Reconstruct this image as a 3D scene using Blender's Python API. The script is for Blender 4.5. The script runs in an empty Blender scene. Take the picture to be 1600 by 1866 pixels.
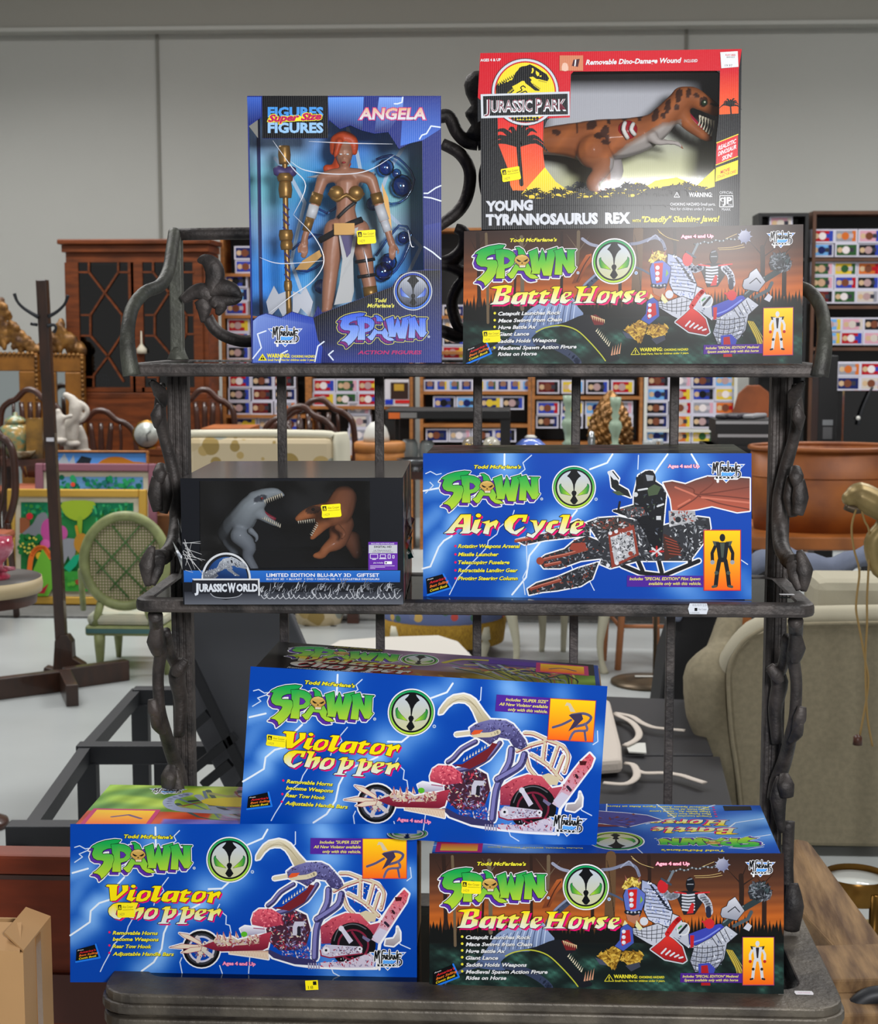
import bpy, bmesh, math, random
import numpy as np
from mathutils import Vector, Matrix, Euler
from mathutils.geometry import tessellate_polygon
SC = bpy.context.scene
COL = SC.collection
R_ = math.radians
# ------------------------------------------------------------------ camera, world, lights, exposure
F = 2900.0
CAMZ = 1.53
YAW, PITCH = 0.049632794414045146, 0.1143268600567646
cd = bpy.data.cameras.new('camera'); cam = bpy.data.objects.new('camera', cd); COL.objects.link(cam)
cam.location = (0, 0, CAMZ)
cam.rotation_euler = Euler((math.pi/2 - PITCH, 0, YAW), 'XYZ')
cd.sensor_fit = 'HORIZONTAL'; cd.sensor_width = 36.0; cd.lens = 36.0*F/1600
cd.clip_start = 0.05; cd.clip_end = 100
cd.dof.use_dof = True; cd.dof.focus_distance = 2.06; cd.dof.aperture_fstop = 19.0
SC.camera = cam
SC.cycles.transparent_max_bounces = 32
SC.view_settings.view_transform = 'Standard'; SC.view_settings.look = 'None'
SC.view_settings.exposure = 0.0; SC.view_settings.gamma = 1.0; SC.view_settings.use_curve_mapping = False
W = bpy.data.worlds.new('hall_ambient'); SC.world = W; W.use_nodes = True
W.node_tree.nodes['Background'].inputs[0].default_value = (1.0, 0.99, 0.97, 1)
W.node_tree.nodes['Background'].inputs[1].default_value = 0.40
def area(name, loc, rot, sx, sy, power, colr=(1, .985, .97), spread=180):
    l = bpy.data.lights.new(name, 'AREA'); l.shape = 'RECTANGLE'; l.size = sx; l.size_y = sy
    l.energy = power; l.color = colr; l.spread = R_(spread)
    o = bpy.data.objects.new(name, l); COL.objects.link(o); o.location = loc; o.rotation_euler = rot
    return o
for (lx, ly, pw) in ((-3.0, 3.6, 130), (3.0, 3.6, 130), (-3.0, 8.0, 190), (3.0, 8.0, 190)):
    area('ceiling_light', (lx, ly, 4.9), (0, 0, 0), 2.4, 1.2, pw)
for lx in (-4.2, 0, 4.2): area('ceiling_light', (lx, 10.9, 4.7), (0, 0, 0), 3.6, .3, 70, spread=118)
area('camera_flash', (0.46, -0.25, 1.78), (R_(76), 0, R_(13)), 0.36, 0.28, 52, (1, .99, .98))

def lin(c):
    c = c/255.0
    return c/12.92 if c <= .04045 else ((c+.055)/1.055)**2.4
def rgb(c): return tuple(lin(v) for v in c)

_r = Vector((math.cos(YAW), math.sin(YAW), 0))
_f = Vector((-math.sin(YAW)*math.cos(PITCH), math.cos(YAW)*math.cos(PITCH), -math.sin(PITCH)))
_u = _r.cross(_f)
CAM = Vector((0, 0, CAMZ))
def ray(px, py): return _f + _r*((px-800)/F) - _u*((py-933)/F)
def at(px, py, Y):
    d = ray(px, py); return CAM + d*(Y/d.y)
def atz(px, py, Z):
    d = ray(px, py); return CAM + d*((Z-CAMZ)/d.z)
def proj(P):
    d = Vector(P)-CAM; z = d.dot(_f); return (800+F*d.dot(_r)/z, 933-F*d.dot(_u)/z)

# ------------------------------------------------------------------ objects
def thing(name, label, cat, loc=(0, 0, 0), rot=(0, 0, 0), group=None):
    o = bpy.data.objects.new(name, None); COL.objects.link(o); o.empty_display_size = .02
    o.location = loc; o.rotation_euler = rot
    o['label'] = label; o['category'] = cat
    if group: o['group'] = group
    return o
def tag(o, label, cat, group=None):
    o['label'] = label; o['category'] = cat
    if group: o['group'] = group
    return o
def dup(root, loc, rot=None, label=None, group=None):
    r = root.copy(); COL.objects.link(r); r.location = loc
    if rot is not None: r.rotation_euler = rot
    if label: r['label'] = label
    if group: r['group'] = group
    for ch in list(root.children):
        c = ch.copy(); COL.objects.link(c); c.parent = r
        for g in ch.children:
            d = g.copy(); COL.objects.link(d); d.parent = c
    return r
_M = {}
def mat(name, c, rough=.5, metal=0., bump=0., bscale=60., var=0., vscale=8., c2=None, spec=.5, coat=0., emit=0., stretch=None):
    if name in _M: return _M[name]
    m = bpy.data.materials.new(name); m.use_nodes = True; nt = m.node_tree; b = nt.nodes['Principled BSDF']
    col = rgb(c)+(1,)
    b.inputs['Base Color'].default_value = col; b.inputs['Roughness'].default_value = rough
    b.inputs['Metallic'].default_value = metal; b.inputs['Specular IOR Level'].default_value = spec
    b.inputs['Coat Weight'].default_value = coat
    tc = nt.nodes.new('ShaderNodeTexCoord'); vec = tc.outputs['Object']
    if stretch:
        mp = nt.nodes.new('ShaderNodeMapping'); mp.inputs['Scale'].default_value = stretch
        nt.links.new(vec, mp.inputs[0]); vec = mp.outputs[0]
    if var or c2:
        n = nt.nodes.new('ShaderNodeTexNoise'); n.inputs['Scale'].default_value = vscale; n.inputs['Detail'].default_value = 5
        nt.links.new(vec, n.inputs['Vector'])
        rp = nt.nodes.new('ShaderNodeValToRGB'); nt.links.new(n.outputs[0], rp.inputs[0])
        rp.color_ramp.elements[0].position = .35; rp.color_ramp.elements[1].position = .65
        a = c2 if c2 else tuple(max(0, v*(1-var)) for v in c)
        rp.color_ramp.elements[0].color = rgb(a)+(1,); rp.color_ramp.elements[1].color = col
        nt.links.new(rp.outputs[0], b.inputs['Base Color'])
    if bump:
        n = nt.nodes.new('ShaderNodeTexNoise'); n.inputs['Scale'].default_value = bscale; n.inputs['Detail'].default_value = 4
        nt.links.new(vec, n.inputs['Vector'])
        bp = nt.nodes.new('ShaderNodeBump'); bp.inputs['Strength'].default_value = bump; bp.inputs['Distance'].default_value = .004
        nt.links.new(n.outputs[0], bp.inputs['Height']); nt.links.new(bp.outputs[0], b.inputs['Normal'])
    _M[name] = m; return m
def print_mat(name, rough=.32, coat=.3, metal=0., corr=0., cscale=420.):
    m = bpy.data.materials.new(name); m.use_nodes = True; nt = m.node_tree; b = nt.nodes['Principled BSDF']
    a = nt.nodes.new('ShaderNodeAttribute'); a.attribute_name = 'Col'
    nt.links.new(a.outputs['Color'], b.inputs['Base Color'])
    b.inputs['Specular IOR Level'].default_value = .1
    b.inputs['Roughness'].default_value = rough; b.inputs['Coat Weight'].default_value = coat
    b.inputs['Coat Roughness'].default_value = .15; b.inputs['Metallic'].default_value = metal
    if corr:
        tc = nt.nodes.new('ShaderNodeTexCoord'); w = nt.nodes.new('ShaderNodeTexWave')
        w.bands_direction = 'X'; w.inputs['Scale'].default_value = cscale/6.283; w.inputs['Distortion'].default_value = 1.2
        w.inputs['Detail'].default_value = 2; w.inputs['Detail Scale'].default_value = 6
        nt.links.new(tc.outputs['Object'], w.inputs['Vector'])
        n = nt.nodes.new('ShaderNodeTexNoise'); n.inputs['Scale'].default_value = 260; nt.links.new(tc.outputs['Object'], n.inputs['Vector'])
        ad = nt.nodes.new('ShaderNodeMath'); ad.operation = 'MULTIPLY_ADD'
        nt.links.new(n.outputs[0], ad.inputs[0]); ad.inputs[1].default_value = .7; nt.links.new(w.outputs['Fac'], ad.inputs[2])
        bp = nt.nodes.new('ShaderNodeBump'); bp.inputs['Strength'].default_value = corr; bp.inputs['Distance'].default_value = .0012
        nt.links.new(ad.outputs[0], bp.inputs['Height']); nt.links.new(bp.outputs[0], b.inputs['Normal'])
    return m
def glass_mat(name, c, refl=.10, haze=.0, rough=.03):
    m = bpy.data.materials.new(name); m.use_nodes = True; nt = m.node_tree
    for n in list(nt.nodes):
        if n.type != 'OUTPUT_MATERIAL': nt.nodes.remove(n)
    out = [n for n in nt.nodes if n.type == 'OUTPUT_MATERIAL'][0]
    t = nt.nodes.new('ShaderNodeBsdfTransparent'); t.inputs[0].default_value = rgb(c)+(1,)
    g = nt.nodes.new('ShaderNodeBsdfGlossy'); g.inputs['Roughness'].default_value = rough
    fr = nt.nodes.new('ShaderNodeFresnel'); fr.inputs[0].default_value = 1.45
    ma = nt.nodes.new('ShaderNodeMath'); ma.operation = 'MULTIPLY_ADD'; ma.inputs[1].default_value = 1.0; ma.inputs[2].default_value = refl-.04
    nt.links.new(fr.outputs[0], ma.inputs[0]); ma.use_clamp = True
    mx = nt.nodes.new('ShaderNodeMixShader'); nt.links.new(ma.outputs[0], mx.inputs[0])
    nt.links.new(t.outputs[0], mx.inputs[1]); nt.links.new(g.outputs[0], mx.inputs[2])
    if haze:
        df = nt.nodes.new('ShaderNodeBsdfDiffuse'); df.inputs[0].default_value = rgb(c)+(1,); m2 = nt.nodes.new('ShaderNodeMixShader'); m2.inputs[0].default_value = haze
        nt.links.new(mx.outputs[0], m2.inputs[1]); nt.links.new(df.outputs[0], m2.inputs[2]); mx = m2
    nt.links.new(mx.outputs[0], out.inputs[0]); _M[name] = m; return m

def catmull(pts, n=5, closed=False):
    P = [Vector(p) for p in pts]; L = len(P); out = []
    if L < 3: return P
    rng = range(L if closed else L-1)
    for i in rng:
        if closed: a, b, c, d = P[(i-1) % L], P[i], P[(i+1) % L], P[(i+2) % L]
        else: a, b, c, d = P[max(i-1, 0)], P[i], P[i+1], P[min(i+2, L-1)]
        for k in range(n):
            t = k/n; t2 = t*t; t3 = t2*t
            out.append(.5*((2*b)+(c-a)*t+(2*a-5*b+4*c-d)*t2+(3*b-a-3*c+d)*t3))
    if not closed: out.append(P[-1])
    return out

class MB:
    def __init__(s): s.v = []; s.f = []; s.c = []; s.cur = None; s.sm = []
    def color(s, c): s.cur = rgb(c); return s
    def add(s, vs, fs, smooth=False):
        b = len(s.v); s.v += [tuple(v) for v in vs]; s.f += [tuple(i+b for i in f) for f in fs]
        s.c += [s.cur]*len(fs); s.sm += [smooth]*len(fs); return s
    def box(s, a, b):
        x0, y0, z0 = a; x1, y1, z1 = b
        return s.add([(x0, y0, z0), (x1, y0, z0), (x1, y1, z0), (x0, y1, z0), (x0, y0, z1), (x1, y0, z1), (x1, y1, z1), (x0, y1, z1)],
                     [(3, 2, 1, 0), (4, 5, 6, 7), (0, 1, 5, 4), (1, 2, 6, 5), (2, 3, 7, 6), (3, 0, 4, 7)])
    def bar(s, p, q, w, h, up=(0, 0, 1)):
        p = Vector(p); q = Vector(q); d = (q-p).normalized(); up = Vector(up)
        if abs(d.dot(up)) > .95: up = Vector((0, 1, 0))
        x = d.cross(up).normalized()*(w/2); z = x.cross(d).normalized()*(h/2)
        vs = [p-x-z, p+x-z, p+x+z, p-x+z, q-x-z, q+x-z, q+x+z, q-x+z]
        return s.add(vs, [(3, 2, 1, 0), (4, 5, 6, 7), (0, 1, 5, 4), (1, 2, 6, 5), (2, 3, 7, 6), (3, 0, 4, 7)])
    def tube(s, pts, r, n=10, smooth=4, flat=1.0, up=(0, 1, 0), cap=True, closed=False):
        rs = r if isinstance(r, (list, tuple)) else [r]*len(pts)
        P = [Vector((p[0], p[1], p[2], rr)) if False else (Vector(p), rr) for p, rr in zip(pts, rs)]
        if smooth > 1 and len(P) > 2:
            A = catmull([p for p, _ in P], smooth, closed); k = len(P)
            RR = []
            for i in range(len(A)):
                t = i/smooth; i0 = min(int(t), k-1); i1 = (i0+1) % k if closed else min(i0+1, k-1); RR.append(P[i0][1]+(P[i1][1]-P[i0][1])*(t-int(t)))
            P = list(zip(A, RR))
        m = len(P); vs = []; fs = []; up = Vector(up)
        for i, (p, rr) in enumerate(P):
            if closed: d = P[(i+1) % m][0]-P[i-1][0]
            else: d = P[min(i+1, m-1)][0]-P[max(i-1, 0)][0]
            if d.length < 1e-9: d = Vector((0, 0, 1))
            d.normalize(); a = up-d*up.dot(d)
            if a.length < .05: a = Vector((1, 0, 0))-d*d.x
            a.normalize(); b = d.cross(a)
            for k in range(n):
                t = 2*math.pi*k/n; vs.append(p+a*(math.cos(t)*rr*flat)+b*(math.sin(t)*rr))
        for i in range(m if closed else m-1):
            for k in range(n):
                k2 = (k+1) % n; i2 = (i+1) % m
                fs.append((i*n+k, i*n+k2, i2*n+k2, i2*n+k))
        if cap and not closed:
            fs.append(tuple(range(n))[::-1]); fs.append(tuple(range((m-1)*n, m*n)))
        return s.add(vs, fs, True)
    def lathe(s, prof, c=(0, 0, 0), n=24, sx=1., sy=1., caps=True):
        vs = []; fs = []; m = len(prof); c = Vector(c)
        for (r, z) in prof:
            for k in range(n):
                t = 2*math.pi*k/n; vs.append(c+Vector((math.cos(t)*r*sx, math.sin(t)*r*sy, z)))
        for i in range(m-1):
            for k in range(n):
                k2 = (k+1) % n; fs.append((i*n+k, i*n+k2, (i+1)*n+k2, (i+1)*n+k))
        if caps and prof[0][0] > 1e-6: fs.append(tuple(range(n))[::-1])
        if caps and prof[-1][0] > 1e-6: fs.append(tuple(range((m-1)*n, m*n)))
        return s.add(vs, fs, True)
    def ball(s, c, r, n=14, m=8, sx=1, sy=1, sz=1):
        prof = [(max(1e-7, r*math.sin(math.pi*i/m)), -r*sz*math.cos(math.pi*i/m)) for i in range(m+1)]
        return s.lathe(prof, c, n, sx, sy)
    def prism(s, pts, y0, y1):               # outline in xz, depth along y
        n = len(pts); vs = [(x, y0, z) for x, z in pts]+[(x, y1, z) for x, z in pts]
        fs = [tuple(range(n)), tuple(range(2*n-1, n-1, -1))]+[(i, i+n, (i+1) % n+n, (i+1) % n) for i in range(n)]
        return s.add(vs, fs)
    def slab(s, poly, th):                    # polygon of 3-D points pushed by a vector
        n = len(poly); th = Vector(th); vs = [Vector(p) for p in poly]; vs = vs+[v+th for v in vs]
        fs = [tuple(range(n)), tuple(range(2*n-1, n-1, -1))]+[(i, i+n, (i+1) % n+n, (i+1) % n) for i in range(n)]
        return s.add(vs, fs)
    def build(s, name, m, parent=None, bevel=0., sub=0, recalc=True):
        me = bpy.data.meshes.new(name); me.from_pydata(s.v, [], s.f)
        if any(c is not None for c in s.c):
            at_ = me.color_attributes.new('Col', 'FLOAT_COLOR', 'CORNER'); arr = []
            for p, c in zip(me.polygons, s.c): arr += list((c or (.5, .5, .5))+(1.,))*p.loop_total
            at_.data.foreach_set('color', arr)
        me.polygons.foreach_set('use_smooth', s.sm)
        if recalc:
            bm = bmesh.new(); bm.from_mesh(me); bmesh.ops.recalc_face_normals(bm, faces=bm.faces); bm.to_mesh(me); bm.free()
        o = bpy.data.objects.new(name, me); COL.objects.link(o)
        for q in (m if isinstance(m, (list, tuple)) else [m]): me.materials.append(q)
        if bevel:
            b = o.modifiers.new('bevel', 'BEVEL'); b.width = bevel; b.segments = 2; b.limit_method = 'ANGLE'; b.harden_normals = False
        if sub:
            q = o.modifiers.new('sub', 'SUBSURF'); q.levels = sub; q.render_levels = sub
        if parent: o.parent = parent
        return o
def struct(o): o['kind'] = 'structure'; return o
def fuse(name, chains, m, parent=None, voxel=.004, smooth=6, extra=None):
    """closed tapering tubes fused into one continuous skin (voxel remesh)"""
    mb = MB()
    for ch in chains:
        pts = [c[0] for c in ch]; rs = [c[1] for c in ch]
        mb.tube(pts, rs, 12, 4)
        mb.ball(pts[0], rs[0]*.98, 12, 8); mb.ball(pts[-1], rs[-1]*.98, 12, 8)
    if extra: extra(mb)
    me = bpy.data.meshes.new('tmp'); me.from_pydata(mb.v, [], mb.f)
    bm = bmesh.new(); bm.from_mesh(me); bmesh.ops.recalc_face_normals(bm, faces=bm.faces); bm.to_mesh(me); bm.free()
    o = bpy.data.objects.new(name, me); COL.objects.link(o)
    r = o.modifiers.new('r', 'REMESH'); r.mode = 'VOXEL'; r.voxel_size = voxel
    sm = o.modifiers.new('s', 'SMOOTH'); sm.iterations = smooth; sm.factor = .5
    dg = bpy.context.evaluated_depsgraph_get(); ev = o.evaluated_get(dg)
    nm = bpy.data.meshes.new_from_object(ev); o.modifiers.clear(); o.data = nm
    nm.polygons.foreach_set('use_smooth', [True]*len(nm.polygons)); nm.materials.clear(); nm.materials.append(m); nm.name = name
    if parent: o.parent = parent
    return o

# ------------------------------------------------------------------ printed artwork: flat coloured shapes laid on a panel
_T = {}
def text_geo(txt, bold=0., shear=0.):
    key = (txt, round(bold, 4), shear)
    if key in _T: return _T[key]
    cu = bpy.data.curves.new('t', 'FONT'); cu.body = txt; cu.offset = bold; cu.shear = shear; cu.resolution_u = 2; cu.size = 1
    o = bpy.data.objects.new('t', cu); me = bpy.data.meshes.new_from_object(o)
    v = np.array([tuple(q.co)[:2] for q in me.vertices]).reshape(-1, 2); f = [tuple(p.vertices) for p in me.polygons]
    bpy.data.objects.remove(o); bpy.data.curves.remove(cu); bpy.data.meshes.remove(me)
    _T[key] = (v, f); return _T[key]
def homog(src):
    A = []; b = []
    for (x, y), (u, v) in zip(src, ((0, 0), (1, 0), (1, 1), (0, 1))):
        A.append([x, y, 1, 0, 0, 0, -u*x, -u*y]); b.append(u); A.append([0, 0, 0, x, y, 1, -v*x, -v*y]); b.append(v)
    h = np.linalg.solve(np.array(A, float), np.array(b, float)); return np.append(h, 1).reshape(3, 3)
class Art:
    def __init__(s, src, O, U, V, N, step=2e-6):
        s.H = homog(src); s.O = np.array(O, float); s.U = np.array(U, float); s.V = np.array(V, float); s.N = np.array(N, float)
        s.z = 2e-5; s.step = step; s.v = []; s.f = []; s.c = []; s.fr = (0, 0, 1, 1)
    def frame(s, ox=0, oy=0, sx=1, sy=None): s.fr = (ox, oy, sx, sy if sy else sx); return s
    def raw(s, P, fs, col):
        P = np.asarray(P, float); ox, oy, sx, sy = s.fr
        X = np.stack([ox+P[:, 0]/sx, oy+P[:, 1]/sy, np.ones(len(P))], 1) @ s.H.T
        uv = X[:, :2]/X[:, 2:3]
        W3 = s.O+uv[:, :1]*s.U+uv[:, 1:2]*s.V+s.N*s.z
        s.z += s.step; b = len(s.v); s.v += [tuple(w) for w in W3]; s.f += [tuple(i+b for i in f) for f in fs]
        if callable(col): s.c += [rgb(col(p[0], p[1])) for p in P]
        else: s.c += [rgb(col)]*len(P)
    def poly(s, pts, col, sm=0):
        if sm: pts = [tuple(p)[:2] for p in catmull([Vector((p[0], p[1], 0)) for p in pts], sm, True)]
        s.raw(pts, [tuple(range(len(pts)))], col); return s
    def disc(s, x, y, r, col, ry=None, n=28):
        ry = ry or r; s.raw([(x+r*math.cos(2*math.pi*k/n), y+ry*math.sin(2*math.pi*k/n)) for k in range(n)], [tuple(range(n))], col); return s
    def rect(s, x0, y0, x1, y1, col): return s.poly([(x0, y0), (x1, y0), (x1, y1), (x0, y1)], col)
    def stroke(s, pts, w, col, closed=False, sm=0, taper=False, rnd=True):
        if sm: pts = [tuple(p)[:2] for p in catmull([Vector((p[0], p[1], 0)) for p in pts], sm, closed)]
        P = []; fs = []; n = len(pts); segs = [(i, (i+1) % n) for i in range(n if closed else n-1)]
        def wd(i): return (w*(1-i/(n-1)*.9) if taper else w)/2
        for i, j in segs:
            a = pts[i]; b = pts[j]; dx, dy = b[0]-a[0], b[1]-a[1]; L = math.hypot(dx, dy)
            if L < 1e-6: continue
            nx, ny = -dy/L, dx/L; k = len(P); wa, wb = wd(i), wd(j)
            P += [(a[0]+nx*wa, a[1]+ny*wa), (a[0]-nx*wa, a[1]-ny*wa), (b[0]-nx*wb, b[1]-ny*wb), (b[0]+nx*wb, b[1]+ny*wb)]; fs.append((k, k+1, k+2, k+3))
        s.raw(P, fs, col)
        if rnd:
            P = []; fs = []
            for i, a in enumerate(pts):
                k = len(P); q = wd(i); P += [(a[0]+q*math.cos(t*math.pi/4), a[1]+q*math.sin(t*math.pi/4)) for t in range(8)]; fs.append(tuple(range(k, k+8)))
            s.raw(P, fs, col)
        return s
    def grid(s, x0, y0, x1, y1, nx, ny, fn):
        X, Y = np.meshgrid(np.linspace(x0, x1, nx+1), np.linspace(y0, y1, ny+1))
        C = fn(X, Y).reshape(-1, 3); P = np.stack([X.ravel(), Y.ravel()], 1); w = nx+1
        fs = [(j*w+i, j*w+i+1, (j+1)*w+i+1, (j+1)*w+i) for j in range(ny) for i in range(nx)]
        b = len(s.c); s.raw(P, fs, (0, 0, 0)); C = np.clip(C, 0, 255)/255.
        Lc = np.where(C <= .04045, C/12.92, ((C+.055)/1.055)**2.4)
        s.c[b:] = [tuple(c) for c in Lc]; return s
    def text(s, txt, x0, y0, x1, h, col, y1=None, bold=.0, shear=0., out=None, ow=.05, shadow=None):
        """fit a line of lettering: baseline from (x0,y0) to (x1,y1), capital height h"""
        y1 = y0 if y1 is None else y1
        v, f = text_geo(txt, bold, shear); 
        if not len(v): return s
        xa, xb = v[:, 0].min(), v[:, 0].max(); cap = .70+2*bold
        def put(vv, ff, c, dx=0, dy=0):
            t = (vv[:, 0]-xa)/(xb-xa); P = np.stack([x0+(x1-x0)*t+dx, y0+(y1-y0)*t-vv[:, 1]/cap*h+dy], 1); s.raw(P, ff, c)
        if out:
            vo, fo = text_geo(txt, bold+ow, shear); put(vo, fo, out)
        if shadow: put(v, f, shadow[0], shadow[1], shadow[2])
        put(v, f, col); return s
    def speck(s, poly, n, cols, size, seed=1):
        rnd = random.Random(seed); xs = [p[0] for p in poly]; ys = [p[1] for p in poly]
        def inside(x, y):
            c = False; j = len(poly)-1
            for i in range(len(poly)):
                xi, yi = poly[i][:2]; xj, yj = poly[j][:2]
                if (yi > y) != (yj > y) and x < (xj-xi)*(y-yi)/(yj-yi)+xi: c = not c
                j = i
            return c
        k = 0; it = 0; st = s.step; s.step = 3e-7
        while k < n and it < n*30:
            it += 1; x = rnd.uniform(min(xs), max(xs)); y = rnd.uniform(min(ys), max(ys))
            if not inside(x, y): continue
            a = rnd.uniform(0, 3.14); L = size*rnd.uniform(.5, 1.6); w = size*rnd.uniform(.2, .6)
            ca, sa = math.cos(a), math.sin(a)
            s.raw([(x+ca*L+sa*w*.3, y+sa*L-ca*w*.3), (x+sa*w, y-ca*w), (x-ca*L, y-sa*L), (x-sa*w, y+ca*w)], [(0, 1, 2, 3)], rnd.choice(cols)); k += 1
        s.step = st; s.z += st; return s
    def build(s, name, m, parent):
        me = bpy.data.meshes.new(name); me.from_pydata(s.v, [], s.f)
        at_ = me.color_attributes.new('Col', 'FLOAT_COLOR', 'POINT')
        at_.data.foreach_set('color', np.hstack([np.array(s.c), np.ones((len(s.c), 1))]).ravel())
        me.materials.append(m); o = bpy.data.objects.new(name, me); COL.objects.link(o)
        # faces look outwards
        nn = Vector(s.N); 
        if len(me.polygons) and me.polygons[0].normal.dot(nn) < 0: me.flip_normals()
        o.parent = parent; return o
# ------------------------------------------------------------------ the hall
PRINT = print_mat('printed_card', .38, .06)
FLOORM = mat('painted_concrete', (172, 177, 177), .32, bump=.02, bscale=3, var=.07, vscale=1.2)
WALLM = mat('wall_paint', (170, 170, 165), .8, bump=.05, bscale=12, var=.03, vscale=.7)
b = MB(); b.box((-9, -4, -.1), (9, 12.9, 0)); struct(b.build('floor', FLOORM))
b = MB(); b.box((-9, 12.9, -.1), (9, 13.1, 5.6)); struct(b.build('wall_back', WALLM))
b = MB(); b.box((-9.2, -4, -.1), (-9, 13.1, 5.6)); struct(b.build('wall_left', WALLM))
b = MB(); b.box((9, -4, -.1), (9.2, 13.1, 5.6)); struct(b.build('wall_right', WALLM))
CEIL = mat('ceiling_panel', (150, 150, 146), .9)
b = MB(); b.box((-9.2, -4, 5.6), (9.2, 13.1, 5.7)); struct(b.build('ceiling', CEIL))
zz = at(800, 51, 12.9).z
b = MB(); b.box((-9, 12.74, zz), (9, 12.9, 5.6)); struct(b.build('trim_1', mat('wall_band_paint', (150, 148, 140), .8)))
b = MB(); b.box((-9, 12.72, zz-.03), (9, 12.9, zz)); struct(b.build('trim_2', mat('wall_trim_grey', (176, 176, 170), .6)))
for i, px in enumerate((291, 1247)):
    x = at(px, 300, 12.9).x; b = MB(); b.box((x-.012, 12.885, 0), (x+.012, 12.9, zz-.03)); struct(b.build('trim_%d' % (i+3), mat('wall_seam', (120, 119, 112), .8)))
x0, x1 = -9, at(560, 700, 9).x
RUG = mat('grey_ribbed_matting', (120, 120, 118), .9, var=.25, vscale=40, stretch=(1, 12, 1), bump=.3, bscale=60)
b = MB(); b.box((-5, 8.25, 0), (3.5, 9.1, .012)); tag(b.build('floor_mat', RUG), 'long grey ribbed floor mat under the paintings and tables', 'mat')

# ------------------------------------------------------------------ the iron baker's rack
IRON = mat('aged_iron', (74, 68, 66), .55, .35, bump=.35, bscale=140, c2=(34, 32, 33), vscale=26)
IRON_LIT = mat('aged_iron_deck_lit', (104, 97, 86), .5, .3, bump=.35, bscale=120, c2=(62, 57, 52), vscale=14)  # paler copy of the iron, light falling on the deck put into its colour
IRON2 = mat('aged_iron_green', (82, 84, 76), .55, .35, bump=.35, bscale=140, c2=(48, 47, 46), vscale=18)
SHGL = glass_mat('shelf_glass', (150, 170, 166), .06, rough=.03)
RL = Vector((-.058, 2.12, 0)); XC = RL.x
rack = thing('bakers_rack', "dark wrought iron baker's rack with leaf scrolls and glass shelves, carrying the toy boxes", 'shelf rack', RL)
def rp(px, py, Y): return at(px, py, Y)-RL
def mir(p): return Vector((-p.x, p.y, p.z))
XP = .423; YB = .12      # posts, local
def rounded(x0, y0, x1, y1, r, n=5):
    o = []
    for cx, cy, a0 in ((x0+r, y0+r, math.pi), (x1-r, y0+r, 1.5*math.pi), (x1-r, y1-r, 0), (x0+r, y1-r, .5*math.pi)):
        for k in range(n+1): t = a0+k*math.pi/2/n; o.append((cx+r*math.cos(t), cy+r*math.sin(t)))
    return o
def ring(b, o, i, z0, z1):      # flat frame between two outlines with the same number of points
    n = len(o); vs = [(x, y, z0) for x, y in o]+[(x, y, z1) for x, y in o]+[(x, y, z0) for x, y in i]+[(x, y, z1) for x, y in i]; fs = []
    for k in range(n):
        j = (k+1) % n; fs += [(k, j, j+n, k+n), (2*n+j, 2*n+k, 3*n+k, 3*n+j), (k+n, j+n, 3*n+j, 3*n+k), (j, k, 2*n+k, 2*n+j)]
    b.add(vs, fs)
for s in (-1, 1):
    b = MB()
    b.box((s*XP-.0145, YB-.0115, 0), (s*XP+.0145, YB+.0115, 1.486))
    for k in (-1, 0, 1): b.box((s*XP+k*.0095-.0032, YB-.0145, .69), (s*XP+k*.0095+.0032, YB-.0115, 1.47))
    b.build('post', IRON, rack, bevel=.0015)
    b = MB(); b.box((s*XP-.009, YB-.008, 1.487), (s*XP+.009, YB+.008, rp(322, 420, 2.24).z)); b.tube([(s*XP, YB, 1.487), (s*XP, YB, 1.496), (s*XP, YB, 1.506)], [.016, .012, .009], 10, 1); b.build('upright', IRON2, rack, bevel=.002)
for px in (515.5, 692, 870, 1048, 1226):
    x = rp(px, 900, 2.24).x; b = MB(); b.box((x-.0062, YB-.0062, .68), (x+.0062, YB+.0062, 1.475)); b.build('bar', IRON, rack, bevel=.0015)
# deck
DKZ = .688
deck = MB()
for (g, z0, z1, r) in ((0, -.014, 0, .04), (-.004, -.026, -.012, .042), (.008, -.034, -.024, .036), (-.002, -.048, -.032, .04), (.012, -.056, -.046, .034)):
    o = rounded(-.472+g, -.198+g, .472-g, .19-g, r); i = rounded(-.425, -.138, .425, .135, .025); ring(deck, o, i, DKZ+z0, DKZ+z1)
deck.build('deck_frame', IRON_LIT, rack, bevel=.003)
b = MB(); b.slab([(x, y, DKZ-.008) for x, y in rounded(-.43, -.143, .43, .14, .025)], (0, 0, .0065)); b.build('deck_glass', glass_mat('deck_glass', (150, 176, 180), .08, rough=.04), rack)
# middle and top shelves
for nm, z, hw, th in (('middle_shelf_frame', 1.1845, .436, .017), ('top_shelf_frame', 1.487, .441, .0165)):
    b = MB(); o = rounded(-hw, -.122, hw, .131, .022); i = rounded(-hw+.024, -.096, hw-.024, .105, .012); ring(b, o, i, z-th, z); b.build(nm, IRON, rack, bevel=.005)
    b = MB(); b.slab([(x, y, z-.0075) for x, y in rounded(-hw+.02, -.1, hw-.02, .109, .012)], (0, 0, .006)); b.build(nm.replace('frame', 'glass'), SHGL, rack)
# curved end rails
pth = [(240,684,1.998),(233,640,1.999),(233,600,2.01),(242,560,2.04),(264,533,2.07),(292,520,2.11),(307,493,2.16),(313,458,2.2),(318,424,2.236)]
L_ = [rp(*p) for p in pth]
for s in (1, -1):
    b = MB(); b.tube([p if s > 0 else mir(p) for p in L_], [.0115, .0105, .0092, .0088, .0088, .0088, .0088, .0088, .009], 12, 5); b.build('end_rail', IRON2, rack)
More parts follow.
